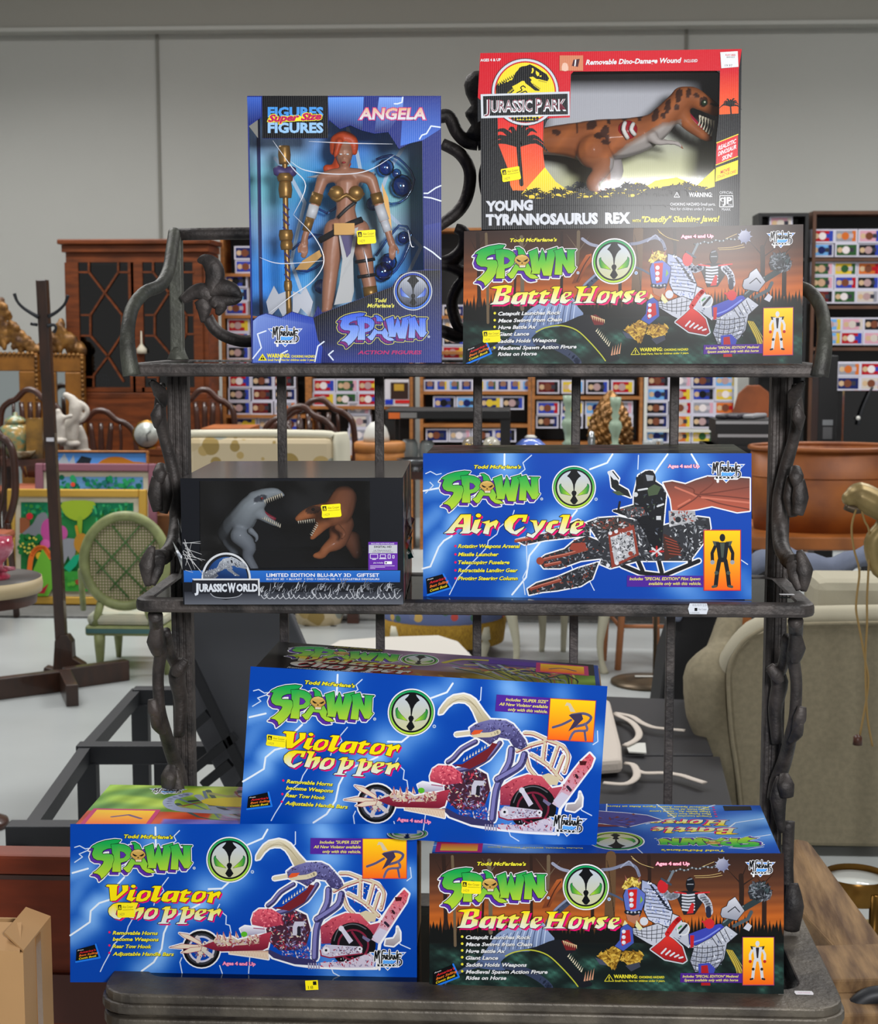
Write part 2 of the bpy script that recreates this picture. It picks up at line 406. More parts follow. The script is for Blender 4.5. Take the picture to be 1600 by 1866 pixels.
# back crest
ZT_ = rp(322, 427, 2.24).z
for s in (-1, 1):
    b = MB(); b.tube([(s*XP, YB, ZT_), (s*.3, YB, ZT_+.001), (s*.18, YB, ZT_), (s*.13, YB, ZT_+.004)], .0088, 10, 3); b.build('top_rail', IRON, rack)
def crest(name, pts, r, sm=5):
    P = [rp(px, py, 2.24) for px, py in pts]
    for s in (1, -1): b = MB(); b.tube([p if s > 0 else mir(p) for p in P], r, 10, sm); b.build(name, IRON, rack)
XCp = proj((XC, 2.24, 1.8))[0]
def left(pts): return [(2*XCp-x, y) for x, y in pts]
crest('arch_scroll', [(XCp,262),(850,258),(832,240),(820,215),(806,212),(790,225),(740,330),(700,425)], .0095)
crest('heart_scroll', [(806,262),(838,280),(856,312),(852,355),(835,385),(800,412),(760,440)], [.008,.009,.009,.009,.009,.008,.006])
crest('small_scroll', [(830,416),(845,424),(846,450),(826,472),(800,478),(770,470)], [.007,.009,.01,.01,.009,.006])
crest('cross_bar', [(700,482),(800,482),(846,496),(XCp,498)], .009)
crest('loop_scroll', [(XCp,505),(842,514),(824,548),(832,588),(852,610),(XCp,616)], [.008,.0085,.0085,.0085,.0085,.008])
crest('low_scroll', [(700,596),(790,600),(830,612),(850,610)], [.006,.009,.0095,.008])
b = MB(); c = rp(XCp, 250, 2.24); zs = lambda py: rp(XCp, py, 2.24).z
b.lathe([(.006, zs(262)), (.0155, zs(252)), (.016, zs(242)), (.009, zs(228)), (.0165, zs(212)), (.0175, zs(205)), (.009, zs(192)), (.0165, zs(172)), (.019, zs(155)), (.016, zs(140)), (.008, zs(131)), (0, zs(129))], (0, YB, 0), 18); b.build('finial', IRON, rack)
# lily ornaments on the uprights
LILY = [([(332,548),(352,534),(370,532),(385,545)], [.006,.010,.0135,.010]), ([(384,540),(392,500),(385,482),(372,474),(360,476)], [.010,.014,.013,.009,.002]), ([(378,540),(400,524),(425,530),(441,544)], [.009,.0125,.011,.001]), ([(380,545),(405,548),(428,547),(441,544)], [.006,.008,.007,.001]), ([(365,545),(372,560),(370,588)], [.010,.012,.003]), ([(385,545),(402,556),(396,574)], [.010,.011,.003])]
for s in (1, -1):
    fl = MB(); P = [rp(x, y, 2.225) for x, y in ((378,578),(392,600),(415,615),(450,622),(500,615))]; fl.tube([p if s > 0 else mir(p) for p in P], [.0085, .0085, .0085, .009, .008], 10, 4); so = fl.build('lily_stem', IRON, rack)
    fl = MB()
    for pts, r in LILY: P = [rp(x, y, 2.22) for x, y in pts]; fl.tube([p if s > 0 else mir(p) for p in P], r, 10, 4, flat=.55)
    fl.build('lily', IRON, rack)
# vines and leaves: stems run down the posts, leaves curl towards the front
STEM = [([(296,700,2.16),(293,725,2.17),(292,760,2.18),(300,800,2.19),(314,850,2.2),(322,900,2.2),(323,950,2.19),(316,990,2.15),(300,1013,2.1),(284,1018,2.06)], [.004,.008,.009,.008,.009,.011,.011,.011,.011,.012]),
        ([(283,1120,2.04),(286,1150,2.08),(293,1185,2.12),(288,1230,2.13),(291,1290,2.14),(300,1330,2.16),(312,1370,2.2),(326,1410,2.21),(330,1440,2.21)], [.010,.009,.009,.008,.008,.009,.010,.011,.011]),
        ([(303,1150,2.1),(310,1190,2.15),(322,1215,2.2)], [.006,.008,.008]), ([(336,1205,2.2),(322,1230,2.2),(330,1280,2.21),(326,1340,2.21)], [.010,.012,.010,.008])]
LEAF = [([(276,694,2.1),(292,716,2.12),(300,740,2.14)], [.003,.010,.003]), ([(290,735,2.13),(286,758,2.13),(284,780,2.14)], [.003,.0095,.002]), ([(293,846,2.16),(291,862,2.15),(288,880,2.15)], [.006,.010,.007]), ([(286,868,2.15),(284,900,2.15),(288,932,2.15)], [.007,.0115,.007]), ([(301,862,2.17),(303,900,2.17),(298,935,2.17)], [.006,.010,.006]), ([(278,995,2.05),(268,1030,2.045),(270,1068,2.045)], [.004,.011,.004]), ([(292,1016,2.06),(284,1040,2.05),(276,1066,2.045)], [.008,.010,.005]),
        ([(285,1140,2.06),(283,1170,2.07),(286,1195,2.08)], [.006,.012,.005]), ([(306,1165,2.12),(302,1172,2.12),(299,1185,2.12)], [.003,.007,.003]), ([(277,1274,2.12),(281,1296,2.12),(290,1318,2.13)], [.006,.009,.004]), ([(280,1302,2.12),(286,1322,2.13),(298,1338,2.14)], [.005,.008,.004]), ([(338,1202,2.17),(326,1218,2.17),(318,1232,2.17)], [.006,.010,.005]), ([(312,1395,2.18),(308,1415,2.17),(306,1436,2.17)], [.006,.012,.009]), ([(318,1400,2.18),(322,1440,2.18),(316,1500,2.18)], [.006,.012,.004]), ([(296,1590,2.17),(292,1630,2.16),(298,1672,2.17)], [.008,.014,.012]), ([(305,1480,2.2),(306,1560,2.2),(304,1640,2.19)], [.009,.008,.010])]
for s in (1, -1):
    for pts, r in STEM:
        P = [rp(*p) for p in pts]; b = MB(); b.tube([p if s > 0 else mir(p) for p in P], r, 10, 4); b.build('vine', IRON, rack)
    for pts, r in LEAF:
        P = [rp(*p) for p in pts]; b = MB(); b.tube([p if s > 0 else mir(p) for p in P], r, 10, 5, flat=.6); b.build('leaf', IRON, rack)
# apron of scrolls under the deck and front legs
for s in (-1, 1):
    b = MB(); b.tube([(s*.43, -.16, .64), (s*.437, -.165, .5), (s*.42, -.15, .3), (s*.43, -.17, .06), (s*.445, -.19, 0)], [.02, .017, .014, .013, .016], 12, 4); b.build('leg', IRON, rack)
    for k, (x, r) in enumerate(((.335, .04), (.245, .032), (.13, .036), (.05, .028))):
        b = MB(); b.tube([(s*x+r*math.cos(t*.55)*(1-.05*t), -.155, .606+r*math.sin(t*.55)*(1-.05*t)) for t in range(14)], .0055, 8, 3); b.build('apron_scroll', IRON, rack)
    b = MB(); b.tube([(s*.42, -.155, .56), (s*.21, -.155, .565), (s*.0, -.155, .57)], .006, 8, 3); b.build('apron_rail', IRON, rack)
# labels stuck on the rack
a = Art([(0, 0), (100, 0), (100, 56), (0, 56)], tuple(rp(1254, 1097, 1.9955)), (.0255, 0, 0), (0, 0, -.016), (0, -1, 0))
a.poly([(8,6),(92,6),(100,30),(92,54),(8,54),(0,30)], (206, 212, 222)); a.text('02/07/23', 22, 18, 90, 9, (110, 114, 126)); a.rect(32, 26, 46, 40, BLK if 'BLK' in globals() else (14,16,20)); a.text('Alex Cooper', 50, 36, 92, 8, (90, 92, 100)); a.text('10000.', 12, 52, 60, 8, (130, 134, 142))
o = a.build('price_label', PRINT, rack); o['label'] = 'white lot label on the middle shelf rail'
def flat_label(px, py, z, w, d, colr, marks, name):
    p = atz(px, py, z)-RL; a = Art([(0, 0), (100, 0), (100, 60), (0, 60)], (p.x-w/2, p.y+d/2, z+.0006), (w, 0, 0), (0, -d, 0), (0, 0, 1)); a.poly([(5,4),(95,4),(100,30),(95,56),(5,56),(0,30)], colr)
    for m in marks: a.text(*m)
    o = a.build('price_label', PRINT, rack); o['label'] = name
flat_label(1465, 1810, DKZ, .024, .014, (226, 224, 228), [('ALEX COOPER', 18, 34, 84, 10, (190, 60, 140))], 'white lot label on the deck corner')
flat_label(1434, 1084, 1.1845, .02, .012, (214, 216, 222), [], 'small white label on the middle shelf glass')
a = Art([(0, 0), (100, 0), (100, 90), (0, 90)], tuple(rp(556, 1787, 1.917)), (.016, 0, .001), (.0008, 0, -.0125), (0, -1, 0)); a.rect(0, 0, 100, 90, (240, 222, 20)); a.rect(60, 10, 88, 45, (20,20,16)); a.text('18', 20, 80, 60, 30, (90, 84, 20)); o = a.build('price_label', PRINT, rack); o['label'] = 'yellow lot label on the deck edge'
# ------------------------------------------------------------------ lettering and emblems that are printed on several cartons
WHT = (232, 234, 240); BLK = (14, 16, 20)
def lerp(a, b, t):
    t = min(1, max(0, t)); return tuple(p+(q-p)*t for p, q in zip(a, b))
def vgrad(y0, y1, a, b): return lambda x, y: lerp(a, b, (y-y0)/(y1-y0))
S_ = [(512,108),(430,100),(300,118),(200,150),(130,190),(110,212),(150,215),(138,248),(122,300),(140,350),(190,380),(250,383),(280,395),(272,425),(240,465),(190,515),(135,555),(195,565),(232,592),(248,635),(305,588),(362,520),(402,455),(418,390),(413,330),(392,303),(340,297),(270,300),(256,282),(275,252),(330,226),(385,220),(380,165),(440,155),(475,150)]
P_ = [(378,168),(480,160),(560,172),(622,202),(656,248),(650,312),(630,360),(585,395),(510,415),(510,540),(393,538),(402,440),(422,375),(412,310),(395,290),(390,230)]
P_IN = [(505,265),(550,278),(578,312),(550,345),(505,355)]
A1 = [(655,355),(710,395),(690,440),(630,540),(595,545),(540,490),(590,460)]
A2 = [(690,440),(710,395),(780,395),(820,335),(845,380),(872,430),(862,488),(930,510),(972,545),(900,555),(858,545),(800,500),(770,445)]
A3 = [(655,142),(700,138),(760,175),(790,238),(692,234),(688,180)]
W_ = [(830,205),(945,160),(960,240),(966,335),(1015,170),(1050,240),(1067,335),(1090,200),(1075,190),(1215,150),(1190,250),(1140,520),(1035,515),(1000,405),(985,492),(868,488),(882,460),(856,300)]
N_ = [(1170,195),(1285,160),(1340,300),(1355,330),(1355,190),(1325,183),(1475,185),(1450,210),(1455,405),(1478,415),(1425,490),(1370,490),(1290,360),(1285,510),(1185,505),(1200,300),(1190,215)]
def spawn_logo(a, top=(8,158,78), bot=(172,208,52), shade=(84,44,158), halo=WHT, edge=None, skull=True):
    L = [S_, P_, A1, A2, A3, W_, N_]
    sh = [[(x-34, y+38) for x, y in p] for p in L]
    if edge:
        for p in L+sh: a.stroke(p, 52, edge, True)
    for p in L+sh: a.stroke(p, 36, halo, True); 
    for p in sh: a.stroke(p, 8, BLK, True)
    for p in sh: a.poly(p, shade)
    for p in L: a.stroke(p, 17, BLK, True)
    g = vgrad(120, 520, top, bot)
    for p in (S_, A1, A2, A3): a.poly(p, g)
    a.stroke(P_, 12, BLK, True); a.poly(P_, g); a.stroke(P_IN, 9, BLK, True); a.poly(P_IN, shade)
    for p in (W_, N_): a.stroke(p, 12, BLK, True); a.poly(p, g)
    if skull:
        sk = [(640,312),(655,272),(690,246),(745,236),(800,250),(832,280),(846,315),(822,345),(796,362),(790,402),(712,403),(700,366),(662,342)]
        a.stroke(sk, 12, BLK, True); a.poly(sk, lambda x, y: lerp((240,214,140), (172,124,44), math.hypot(x-735, y-270)/150))
        for e in ([(668,288),(738,325),(702,332),(674,314)], [(824,288),(756,325),(792,332),(820,314)], [(745,332),(732,355),(758,355)]): a.poly(e, (30,22,14))
        for i in range(4): a.rect(716+i*19, 376, 730+i*19, 402, (228,226,214))
        a.stroke([(712,405),(790,405)], 6, BLK)
    a.disc(1502, 488, 20, (190,200,215)); a.disc(1502, 488, 9, (110,130,170))
def spawn_emblem(a, ring=((14,150,90),(180,215,60)), face=((186,196,210),(196,196,158)), eye=((20,130,60),(170,210,50)), halo=WHT, reg=True):
    cx, cy = 815, 775
    a.disc(cx, cy, 640, halo, n=48); a.disc(cx, cy, 606, BLK, n=48)
    a.disc(cx, cy, 592, vgrad(250, 1300, *ring), n=48); a.disc(cx, cy, 542, BLK, n=48)
    a.disc(cx, cy, 495, vgrad(400, 1100, *face), n=48)
    h = [(735,270),(700,340),(612,440),(680,490),(740,570),(785,680),(803,860),(765,875),(740,930),(765,995),(780,1020),(700,1160),(785,1262)]
    m = [(1634-x, y) for x, y in h][::-1]
    a.poly(h+m, BLK)
    e = [(435,660),(440,720),(530,830),(640,930),(720,1005),(580,975),(440,945),(405,870),(385,750),(395,690)]
    for p in (e, [(1642-x, y) for x, y in e]):
        a.stroke(p, 16, (20,40,26), True); a.poly(p, lambda x, y: lerp(eye[1], eye[0], (abs(x-818)-190)/200))
    if reg: a.disc(1458, 1112, 48, (176,196,226)); a.disc(1458, 1112, 24, (90,120,180))
MCF = [([(890,270),(905,90),(930,225),(958,80),(985,330)], 1), ([(997,92),(975,84),(968,108),(990,114)], .7), ([(1018,310),(1030,92),(1090,86)], 1), ([(1025,172),(1072,164)], .9),
       ([(1045,235),(1066,160),(1090,235)], .9), ([(1050,208),(1085,208)], .7), ([(1106,236),(1106,165),(1138,172),(1130,196),(1108,202),(1142,240)], .9), ([(1165,66),(1165,240)], 1),
       ([(1180,238),(1205,160),(1228,238)], .9), ([(1186,214),(1222,214)], .7), ([(1246,240),(1252,170),(1286,236),(1310,92)], 1), ([(1382,148),(1326,152),(1314,310)], 1), ([(1322,202),(1368,200)], .8), ([(1342,352),(1382,322),(1384,262),(1340,232)], .9)]
def toys_logo(a):
    a.poly([(785,105),(1478,105),(1130,452)], WHT); a.poly([(812,120),(1450,120),(1130,430)], (30,110,215)); a.poly([(850,134),(1412,134),(1130,405)], (86,165,245))
    for p, w in MCF: a.stroke(p, 50, WHT, sm=3)
    a.stroke([(975,345),(978,425)], 46, WHT); a.stroke([(935,365),(1330,365)], 50, WHT)
    a.poly([(1080,300),(1130,268),(1190,300)], (86,165,245))
    for p, w in MCF: a.stroke(p, 24*w, BLK, sm=3)
    a.stroke([(940,345),(1320,345)], 50, BLK, rnd=False)
    a.text('TOYS', 945, 365, 1318, 46, WHT, bold=.03)
# display letters, traced in units of the x-height (baseline 0)
GL = {
 'V': (28,290,145,[(28,98),(50,75),(190,75),(168,100),(160,230),(232,155),(228,100),(222,85),(302,80),(298,150),(150,290),(85,295),(72,110)],[]),
 'i': (303,290,145,[(348,145),(415,135),(375,245),(425,240),(370,300),(303,270)],['dot']),
 'o': (440,290,145,[(440,262),(455,205),(490,160),(530,145),(620,153),(612,225),(565,282),(505,300),(440,292)],[[(497,255),(510,205),(560,168),(575,180),(562,228),(517,258)]]),
 'l': (632,290,145,[(645,105),(680,85),(765,85),(712,240),(765,238),(690,303),(632,285),(686,110)],[]),
 'a': (772,290,145,[(772,270),(800,192),(850,150),(1000,148),(955,300),(895,300),(905,270),(850,298),(790,290)],[[(852,255),(866,202),(925,172),(915,220),(878,255)]]),
 't': (1015,290,145,[(1015,168),(1090,130),(1120,125),(1110,153),(1168,153),(1140,187),(1100,187),(1075,240),(1145,238),(1088,303),(1015,285),(1047,182)],[]),
 'r': (1350,300,140,[(1350,185),(1440,162),(1435,190),(1510,158),(1532,178),(1495,258),(1480,215),(1442,240),(1425,315),(1365,303),(1398,200)],[]),
 'C': (690,262,135,[(930,70),(907,145),(868,140),(882,102),(830,104),(782,160),(770,212),(792,242),(898,190),(880,220),(812,276),(750,260),(700,220),(686,180),(692,140),(740,90),(800,70)],[]),
 'h': (350,530,150,[(365,325),(390,310),(472,315),(436,405),(480,380),(545,375),(538,440),(490,512),(438,545),(466,450),(478,420),(442,440),(415,525),(350,518),(400,350)],[]),
 'p': (720,530,150,[(768,398),(820,362),(885,358),(875,392),(960,390),(955,450),(902,510),(840,527),(825,575),(872,575),(850,593),(720,593),(737,575),(765,570),(812,400)],[[(850,482),(866,412),(902,405),(895,452)]]),
 'e': (1195,530,150,[(1195,500),(1215,435),(1265,392),(1355,390),(1350,430),(1265,470),(1282,490),(1352,480),(1270,542),(1200,530)],[[(1262,448),(1275,415),(1306,410),(1300,432)]]),
 'B': (40,207,108,[(50,55),(80,42),(200,30),(255,40),(246,98),(192,120),(240,135),(230,185),(170,210),(40,207),(75,187),(112,65)],[[(150,105),(165,60),(202,60),(195,92)],[(125,180),(140,132),(182,135),(170,172)]]),
 'H': (858,213,115,[(893,50),(1025,48),(990,72),(972,118),(1062,118),(1078,72),(1055,50),(1138,48),(1110,75),(1060,195),(1102,213),(960,213),(1006,195),(1035,145),(958,145),(940,195),(988,213),(858,213),(897,195),(930,75)],[]),
 's': (1310,213,115,[(1452,95),(1425,132),(1390,128),(1414,160),(1404,190),(1352,218),(1308,205),(1326,172),(1362,186),(1340,160),(1328,140),(1350,110)],[]),
 'A': (55,262,135,[(230,70),(335,68),(325,235),(347,240),(312,266),(215,266),(247,240),(252,202),(180,202),(158,238),(178,244),(146,264),(55,264),(96,235)],[[(205,168),(255,105),(258,168)]]),
 'y': (895,262,135,[(925,128),(1000,128),(1012,192),(1052,130),(1102,128),(1062,200),(962,312),(893,290),(905,258),(945,276),(987,250),(960,150)],[]),
 'c': (1095,262,135,[(1098,200),(1130,150),(1180,130),(1232,133),(1220,162),(1166,170),(1150,222),(1217,208),(1160,267),(1095,240)],[]),
}
def title(a, word, x0, y0, x1, xh, top, bot, y1=None, shadow=(232,10,110), gap=.02, sd=.13):
    """heavy slanted display lettering, baseline (x0,y0)-(x1,y1), x-height xh"""
    y1 = y0 if y1 is None else y1
    adv = []; X = 0
    for ch in word:
        if ch == ' ': X += .45; continue
        gx, by, gs, out, ins = GL[ch]; w = (max(p[0] for p in out)-gx)/gs; adv.append((ch, X)); X += w*(.94 if ch not in 'rV' else .9)+gap
    k = (x1-x0)/X
    def mp(ch, X0, pts): 
        gx, by, gs = GL[ch][:3]; r = []
        for x, y in pts:
            xx = x0+((x-gx)/gs+X0)*k; r.append((xx, y0+(y1-y0)*(xx-x0)/(x1-x0)+(y-by)/gs*xh))
        return r
    shp = []
    for ch, X0 in adv:
        shp.append(mp(ch, X0, GL[ch][3]))
        if 'dot' in GL[ch][4]: shp.append(mp(ch, X0, [(388+30*math.cos(t*.5236), 95+22*math.sin(t*.5236)) for t in range(12)]))
    ins = [mp(ch, X0, q) for ch, X0 in adv for q in GL[ch][4] if q != 'dot']
    d = xh*sd
    for p in shp: a.poly([(x+d*1.1, y+d) for x, y in p], shadow)
    for p in shp: a.stroke([(x, y) for x, y in p], xh*.1, (30,16,24), True)
    def g(x, y):
        b = y0+(y1-y0)*(x-x0)/(x1-x0); return lerp(top, bot, (y-(b-xh*1.3))/(xh*1.3))
    for p in shp: a.poly(p, g)
    for p in ins: a.poly(p, shadow); a.stroke(p, xh*.05, (40,20,30), True, rnd=False)
    return ins
def inset(a, x0, y0, x1, y1, fig=None, edge=(196,40,110)):
    a.rect(x0-6, y0-6, x1+6, y1+6, edge)
    a.rect(x0, y0, x1, y1, vgrad(y0, y1, (250,205,20), (245,100,25)))
def dummy(a, x, y, h, body, trim, glove=None):
    """plain posed toy figure, feet at (x,y), height h"""
    u = h/8.; glove = glove or trim
    for sx in (-1, 1):
        a.stroke([(x+sx*.45*u, y-4*u), (x+sx*.8*u, y-2.1*u), (x+sx*1.0*u, y-.2*u)], .62*u, body); a.stroke([(x+sx*1.0*u, y-.1*u), (x+sx*1.45*u, y)], .4*u, trim)
        a.stroke([(x+sx*.95*u, y-6.4*u), (x+sx*1.55*u, y-5.1*u), (x+sx*1.5*u, y-3.9*u)], .5*u, body); a.disc(x+sx*1.5*u, y-3.7*u, .33*u, glove)
        a.disc(x+sx*.9*u, y-2.1*u, .3*u, trim); a.poly([(x+sx*.5*u, y-6.8*u), (x+sx*1.5*u, y-6.9*u), (x+sx*1.25*u, y-6.2*u), (x+sx*.6*u, y-6.2*u)], trim)
    a.poly([(x-1.0*u, y-6.7*u), (x+1.0*u, y-6.7*u), (x+.65*u, y-4.2*u), (x+.4*u, y-3.7*u), (x-.4*u, y-3.7*u), (x-.65*u, y-4.2*u)], body)
    a.poly([(x-.35*u, y-6.6*u), (x+.35*u, y-6.6*u), (x+.15*u, y-4.4*u), (x-.15*u, y-4.4*u)], trim)
    a.disc(x, y-7.4*u, .42*u, body, .58*u)
def comic_tag(a, q):
    """black corner flag with a blue edge; q = four corners (lower left, upper left, upper right, lower right)"""
    (bx, by), (tx, ty), (ux, uy), (cx, cy) = q
    a.poly(q, (8,9,12)); a.stroke([(ux, uy), (cx, cy), (bx, by)], 3.2, (30,120,230))
    def L(t, s): return (bx+(cx-bx)*s+(tx-bx)*t, by+(cy-by)*s+(ty-by)*t)
    for txt, t, s0, s1, c in (('From', .86, .05, .3, WHT), ("America's", .62, .12, .82, (226,40,48)), ('Best Selling', .38, .12, .92, (236,120,40)), ('Comic Book', .14, .12, .86, (240,215,40))):
        p = L(t, s0); r = L(t, s1); a.text(txt, p[0], p[1], r[0], abs(ty-by)*(.16 if t < .8 else .08), c, r[1], bold=.02, shear=.2)
def lightning_bg(paths, base=(0,66,170), glow=(140,192,250), seed=3):
    """dark blue card with pale glow printed along the bolts"""
    segs = []
    for p, sg, st in paths:
        for q, r in zip(p[:-1], p[1:]): segs.append((q, r, sg, st))
    def fn(X, Y):
        G = np.zeros_like(X)
        for (ax, ay), (bx, by), sg, st in segs:
            dx, dy = bx-ax, by-ay; L2 = dx*dx+dy*dy+1e-9
            t = np.clip(((X-ax)*dx+(Y-ay)*dy)/L2, 0, 1); d2 = (X-ax-t*dx)**2+(Y-ay-t*dy)**2
            G = np.maximum(G, st*np.exp(-d2/(1.9*sg*sg)))
        G = G*(.82+.18*np.sin(X*.013+1.3*np.sin(Y*.017)))
        G = G[..., None]; b = np.array(base, float); g = np.array(glow, float)
        return b+(g-b)*G
    return fn
def price_sticker(a, x, y, w, h, rot=0.):
    """yellow auction label: small black mark, trader's name, lot number"""
    c, s = math.cos(rot), math.sin(rot)
    def T(u, v): return (x+c*u*w-s*v*h, y+s*u*w+c*v*h)
    o = [(.04,.0),(.96,0),(1,.06),(.98,.35),(1,.9),(.94,1),(.06,1),(0,.9),(.03,.5),(0,.1)]
    a.poly([T(*p) for p in o], (248,232,30))
    a.poly([T(*p) for p in ((.07,.1),(.27,.1),(.27,.46),(.07,.46))], BLK)
    p, q = T(.1, .42), T(.25, .42); a.text('&', p[0], p[1], q[0], h*.24, (248,232,30), q[1])
    p, q = T(.33, .34), T(.92, .34); a.text('Alex Cooper', p[0], p[1], q[0], h*.17, (60,52,20), q[1])
    a.stroke([T(.33, .47), T(.92, .47)], h*.025, (90,80,20))
    p, q = T(.1, .86), T(.4, .86); a.text('1429', p[0], p[1], q[0], h*.2, (150,140,50), q[1])
GR_YW = ((246,222,10), (222,228,222))
# ------------------------------------------------------------------ shelf units with small windowed boxes, far back
WOODO = mat('orange_pine', (176, 112, 54), .5, var=.2, vscale=6, stretch=(1, 1, 8))
WOODB = mat('brown_laminate', (92, 58, 38), .5, var=.2, vscale=6)
DARKB = mat('black_laminate', (24, 24, 26), .5)
WHITEL = mat('white_laminate', (206, 206, 200), .5)
def bx(b, px0, py0, px1, py1, Y, d):       # box whose front face covers a pixel rectangle at depth Y
    p, q = at(px0, py1, Y), at(px1, py0, Y); return b.box((p.x, Y, p.z), (q.x, Y+d, q.z))
def unit(label, px0, px1, Y, pyt, shelves, m, d=.3, back=DARKB, th=.022):
    x0, x1, zt = at(px0, 700, Y).x, at(px1, 700, Y).x, at((px0+px1)/2, pyt, Y).z
    t = thing('shelf_unit', label, 'shelf unit', ((x0+x1)/2, Y, 0)); hw = (x1-x0)/2
    for s in (-1, 1): b = MB(); b.box((s*hw-(th if s > 0 else 0), 0, 0), (s*hw+(th if s < 0 else 0), d, zt)); b.build('side_panel', m, t)
    b = MB(); b.box((-hw+th, d-.01, .05), (hw-th, d, zt)); b.build('back_panel', back, t)
    b = MB(); b.box((-hw+th, 0, zt-th), (hw-th, d-.01, zt)); b.build('top_panel', m, t)
    for py in shelves:
        z = at((px0+px1)/2, py, Y).z; b = MB(); b.box((-hw+th, .002, z-th), (hw-th, d-.01, z)); b.build('shelf', m, t)
    return t
unit('orange pine shelf unit of boxed figures beside the glazed cabinet', 405, 562, 11, 415, (498, 574, 655, 756, 830), WOODO)
unit('orange pine shelf unit behind the shield-back chairs, red boxes above', 562, 752, 11, 415, (575, 655, 740, 830), WOODO)
unit('orange pine shelf unit behind the black side table', 765, 968, 11, 415, (575, 640, 713, 773, 830), WOODO)
unit('orange pine shelf unit behind the gold pine cone', 969, 1172, 11, 415, (575, 640, 722, 806), WOODO)
unit('white shelf unit full of boxed figures right of the gold pine cone', 1174, 1344, 11, 560, (640, 782, 842), WHITEL, back=WHITEL)
unit('tall black shelf unit beside the brown shelf unit', 1376, 1466, 11, 388, (470, 560, 655, 760), DARKB)
unit('brown shelf unit at the right edge with black back', 1474, 1664, 11, 384, (470, 557, 633, 812), WOODB)
POPC = {'red': (176,24,36), 'black': (30,30,34), 'blue': (52,70,170), 'sky blue': (110,170,226), 'green': (50,90,50), 'grey': (150,150,160), 'yellow': (220,190,60), 'pink': (214,160,176), 'maroon': (100,30,36), 'navy': (30,40,96), 'orange': (206,110,50), 'cream': (206,196,186)}
KEYS = list(POPC)
def pop_mesh(key, seed, upright=False, w=.155, h=.093, d=.1):
    r = random.Random(seed); b = MB(); b.color((206, 204, 218)); b.box((-w/2, 0, 0), (w/2, d, h))
    def q(x0, z0, x1, z1, c, y): b.color(c); b.add([(x0, -y, z0), (x1, -y, z0), (x1, -y, z1), (x0, -y, z1)], [(0, 1, 2, 3)])
    def dsk(x, z, rr, c, y): b.color(c); b.add([(x+rr*math.cos(k*.628), -y, z+rr*math.sin(k*.628)) for k in range(10)], [tuple(range(10))])
    m = .011; c = POPC[key]; q(-w/2+m, m, w/2-m, h-m, c, .0008)
    c2 = POPC[r.choice(KEYS)]; q(w/2-m-w*.16, m, w/2-m, h-m, c2, .0012)
    if not upright:
        dsk(-w/2+m+h*.24, h*.5, h*.2, (206, 176, 140), .0016); dsk(-.004, h*.5, h*.28, r.choice([(196,160,130),(120,70,50),c2,(180,150,150),(230,220,220)]), .0018); q(.02, h*.36, w/2-m-.018, h*.66, r.choice([c2, (60,60,70), (190,180,190)]), .0017)
    else: dsk(0, h*.62, w*.26, (150,110,90), .0016); q(-w*.22, h*.16, w*.22, h*.42, (40,80,180), .0017)
    o = b.build('boxed_figure', PRINT); me = o.data; bpy.data.objects.remove(o); return me
PM = {k: [pop_mesh(k, 100*i+j) for j in range(2)] for i, k in enumerate(KEYS)}
PU = [pop_mesh(k, 900+i, True, .085, .078, .1) for i, k in enumerate(('navy', 'blue', 'sky blue'))]
ORD = ['first', 'second', 'third', 'fourth', 'fifth', 'sixth', 'seventh', 'eighth', 'ninth', 'tenth', 'eleventh', 'twelfth']
def pops(where, px0, n, py, rows, cols, Y=11.0, pitch=41.5, dx=0, seed=0):
    r = random.Random(seed)
    for j in range(rows):
        for i in range(n):
            k = cols[(i+j*n) % len(cols)]; o = bpy.data.objects.new('boxed_figure', PM[k][r.randrange(2)]); COL.objects.link(o)
            p = at(px0+21+i*pitch+r.uniform(-1.5, 1.5), py, Y); o.location = (p.x, Y+.02+r.uniform(0, .02), p.z+j*.0935); 
            tag(o, '%s-window boxed figure, %s along, %s row up, %s' % (k, ORD[i], ORD[j], where), 'toy box', 'boxed figures on the back shelves')
pops('top of pine unit by cabinet', 426, 1, 498, 2, ['blue', 'navy'], seed=1)
pops('middle of pine unit by cabinet', 410, 1, 574, 3, ['blue', 'sky blue', 'blue'], seed=2)
pops('under-middle of pine unit by cabinet', 412, 1, 655, 3, ['black', 'red', 'red'], seed=3)
pops('shelf above chairs in pine unit by cabinet', 415, 3, 756, 3, ['black', 'maroon', 'grey', 'black', 'maroon', 'black', 'red', 'black', 'maroon'], seed=4)
pops('low shelf in pine unit by cabinet', 425, 3, 786, 1, ['navy', 'grey', 'blue'], seed=5)
pops('pine unit behind the chairs', 568, 3, 740, 2, ['red', 'green', 'red', 'red', 'green', 'red'], seed=6)
pops('low in pine unit behind the chairs', 634, 1, 830, 4, ['cream', 'grey', 'cream', 'grey'], seed=7)
pops('pine unit seen left of the horse box', 805, 1, 655, 4, ['red', 'black', 'grey', 'black'], seed=8)
pops('low shelf behind black side table', 788, 4, 747, 1, ['blue', 'sky blue', 'navy', 'black'], seed=9)
pops('bottom shelf behind black side table', 775, 4, 806, 1, ['navy', 'grey', 'black', 'blue'], seed=10)
pops('upper shelf behind gold pine cone', 977, 4, 718, 1, ['maroon', 'yellow', 'black', 'red'], pitch=46, seed=11)
pops('lower shelf behind gold pine cone', 977, 4, 781, 2, ['black', 'blue', 'yellow', 'pink', 'blue', 'navy', 'sky blue', 'grey'], pitch=45, seed=12)
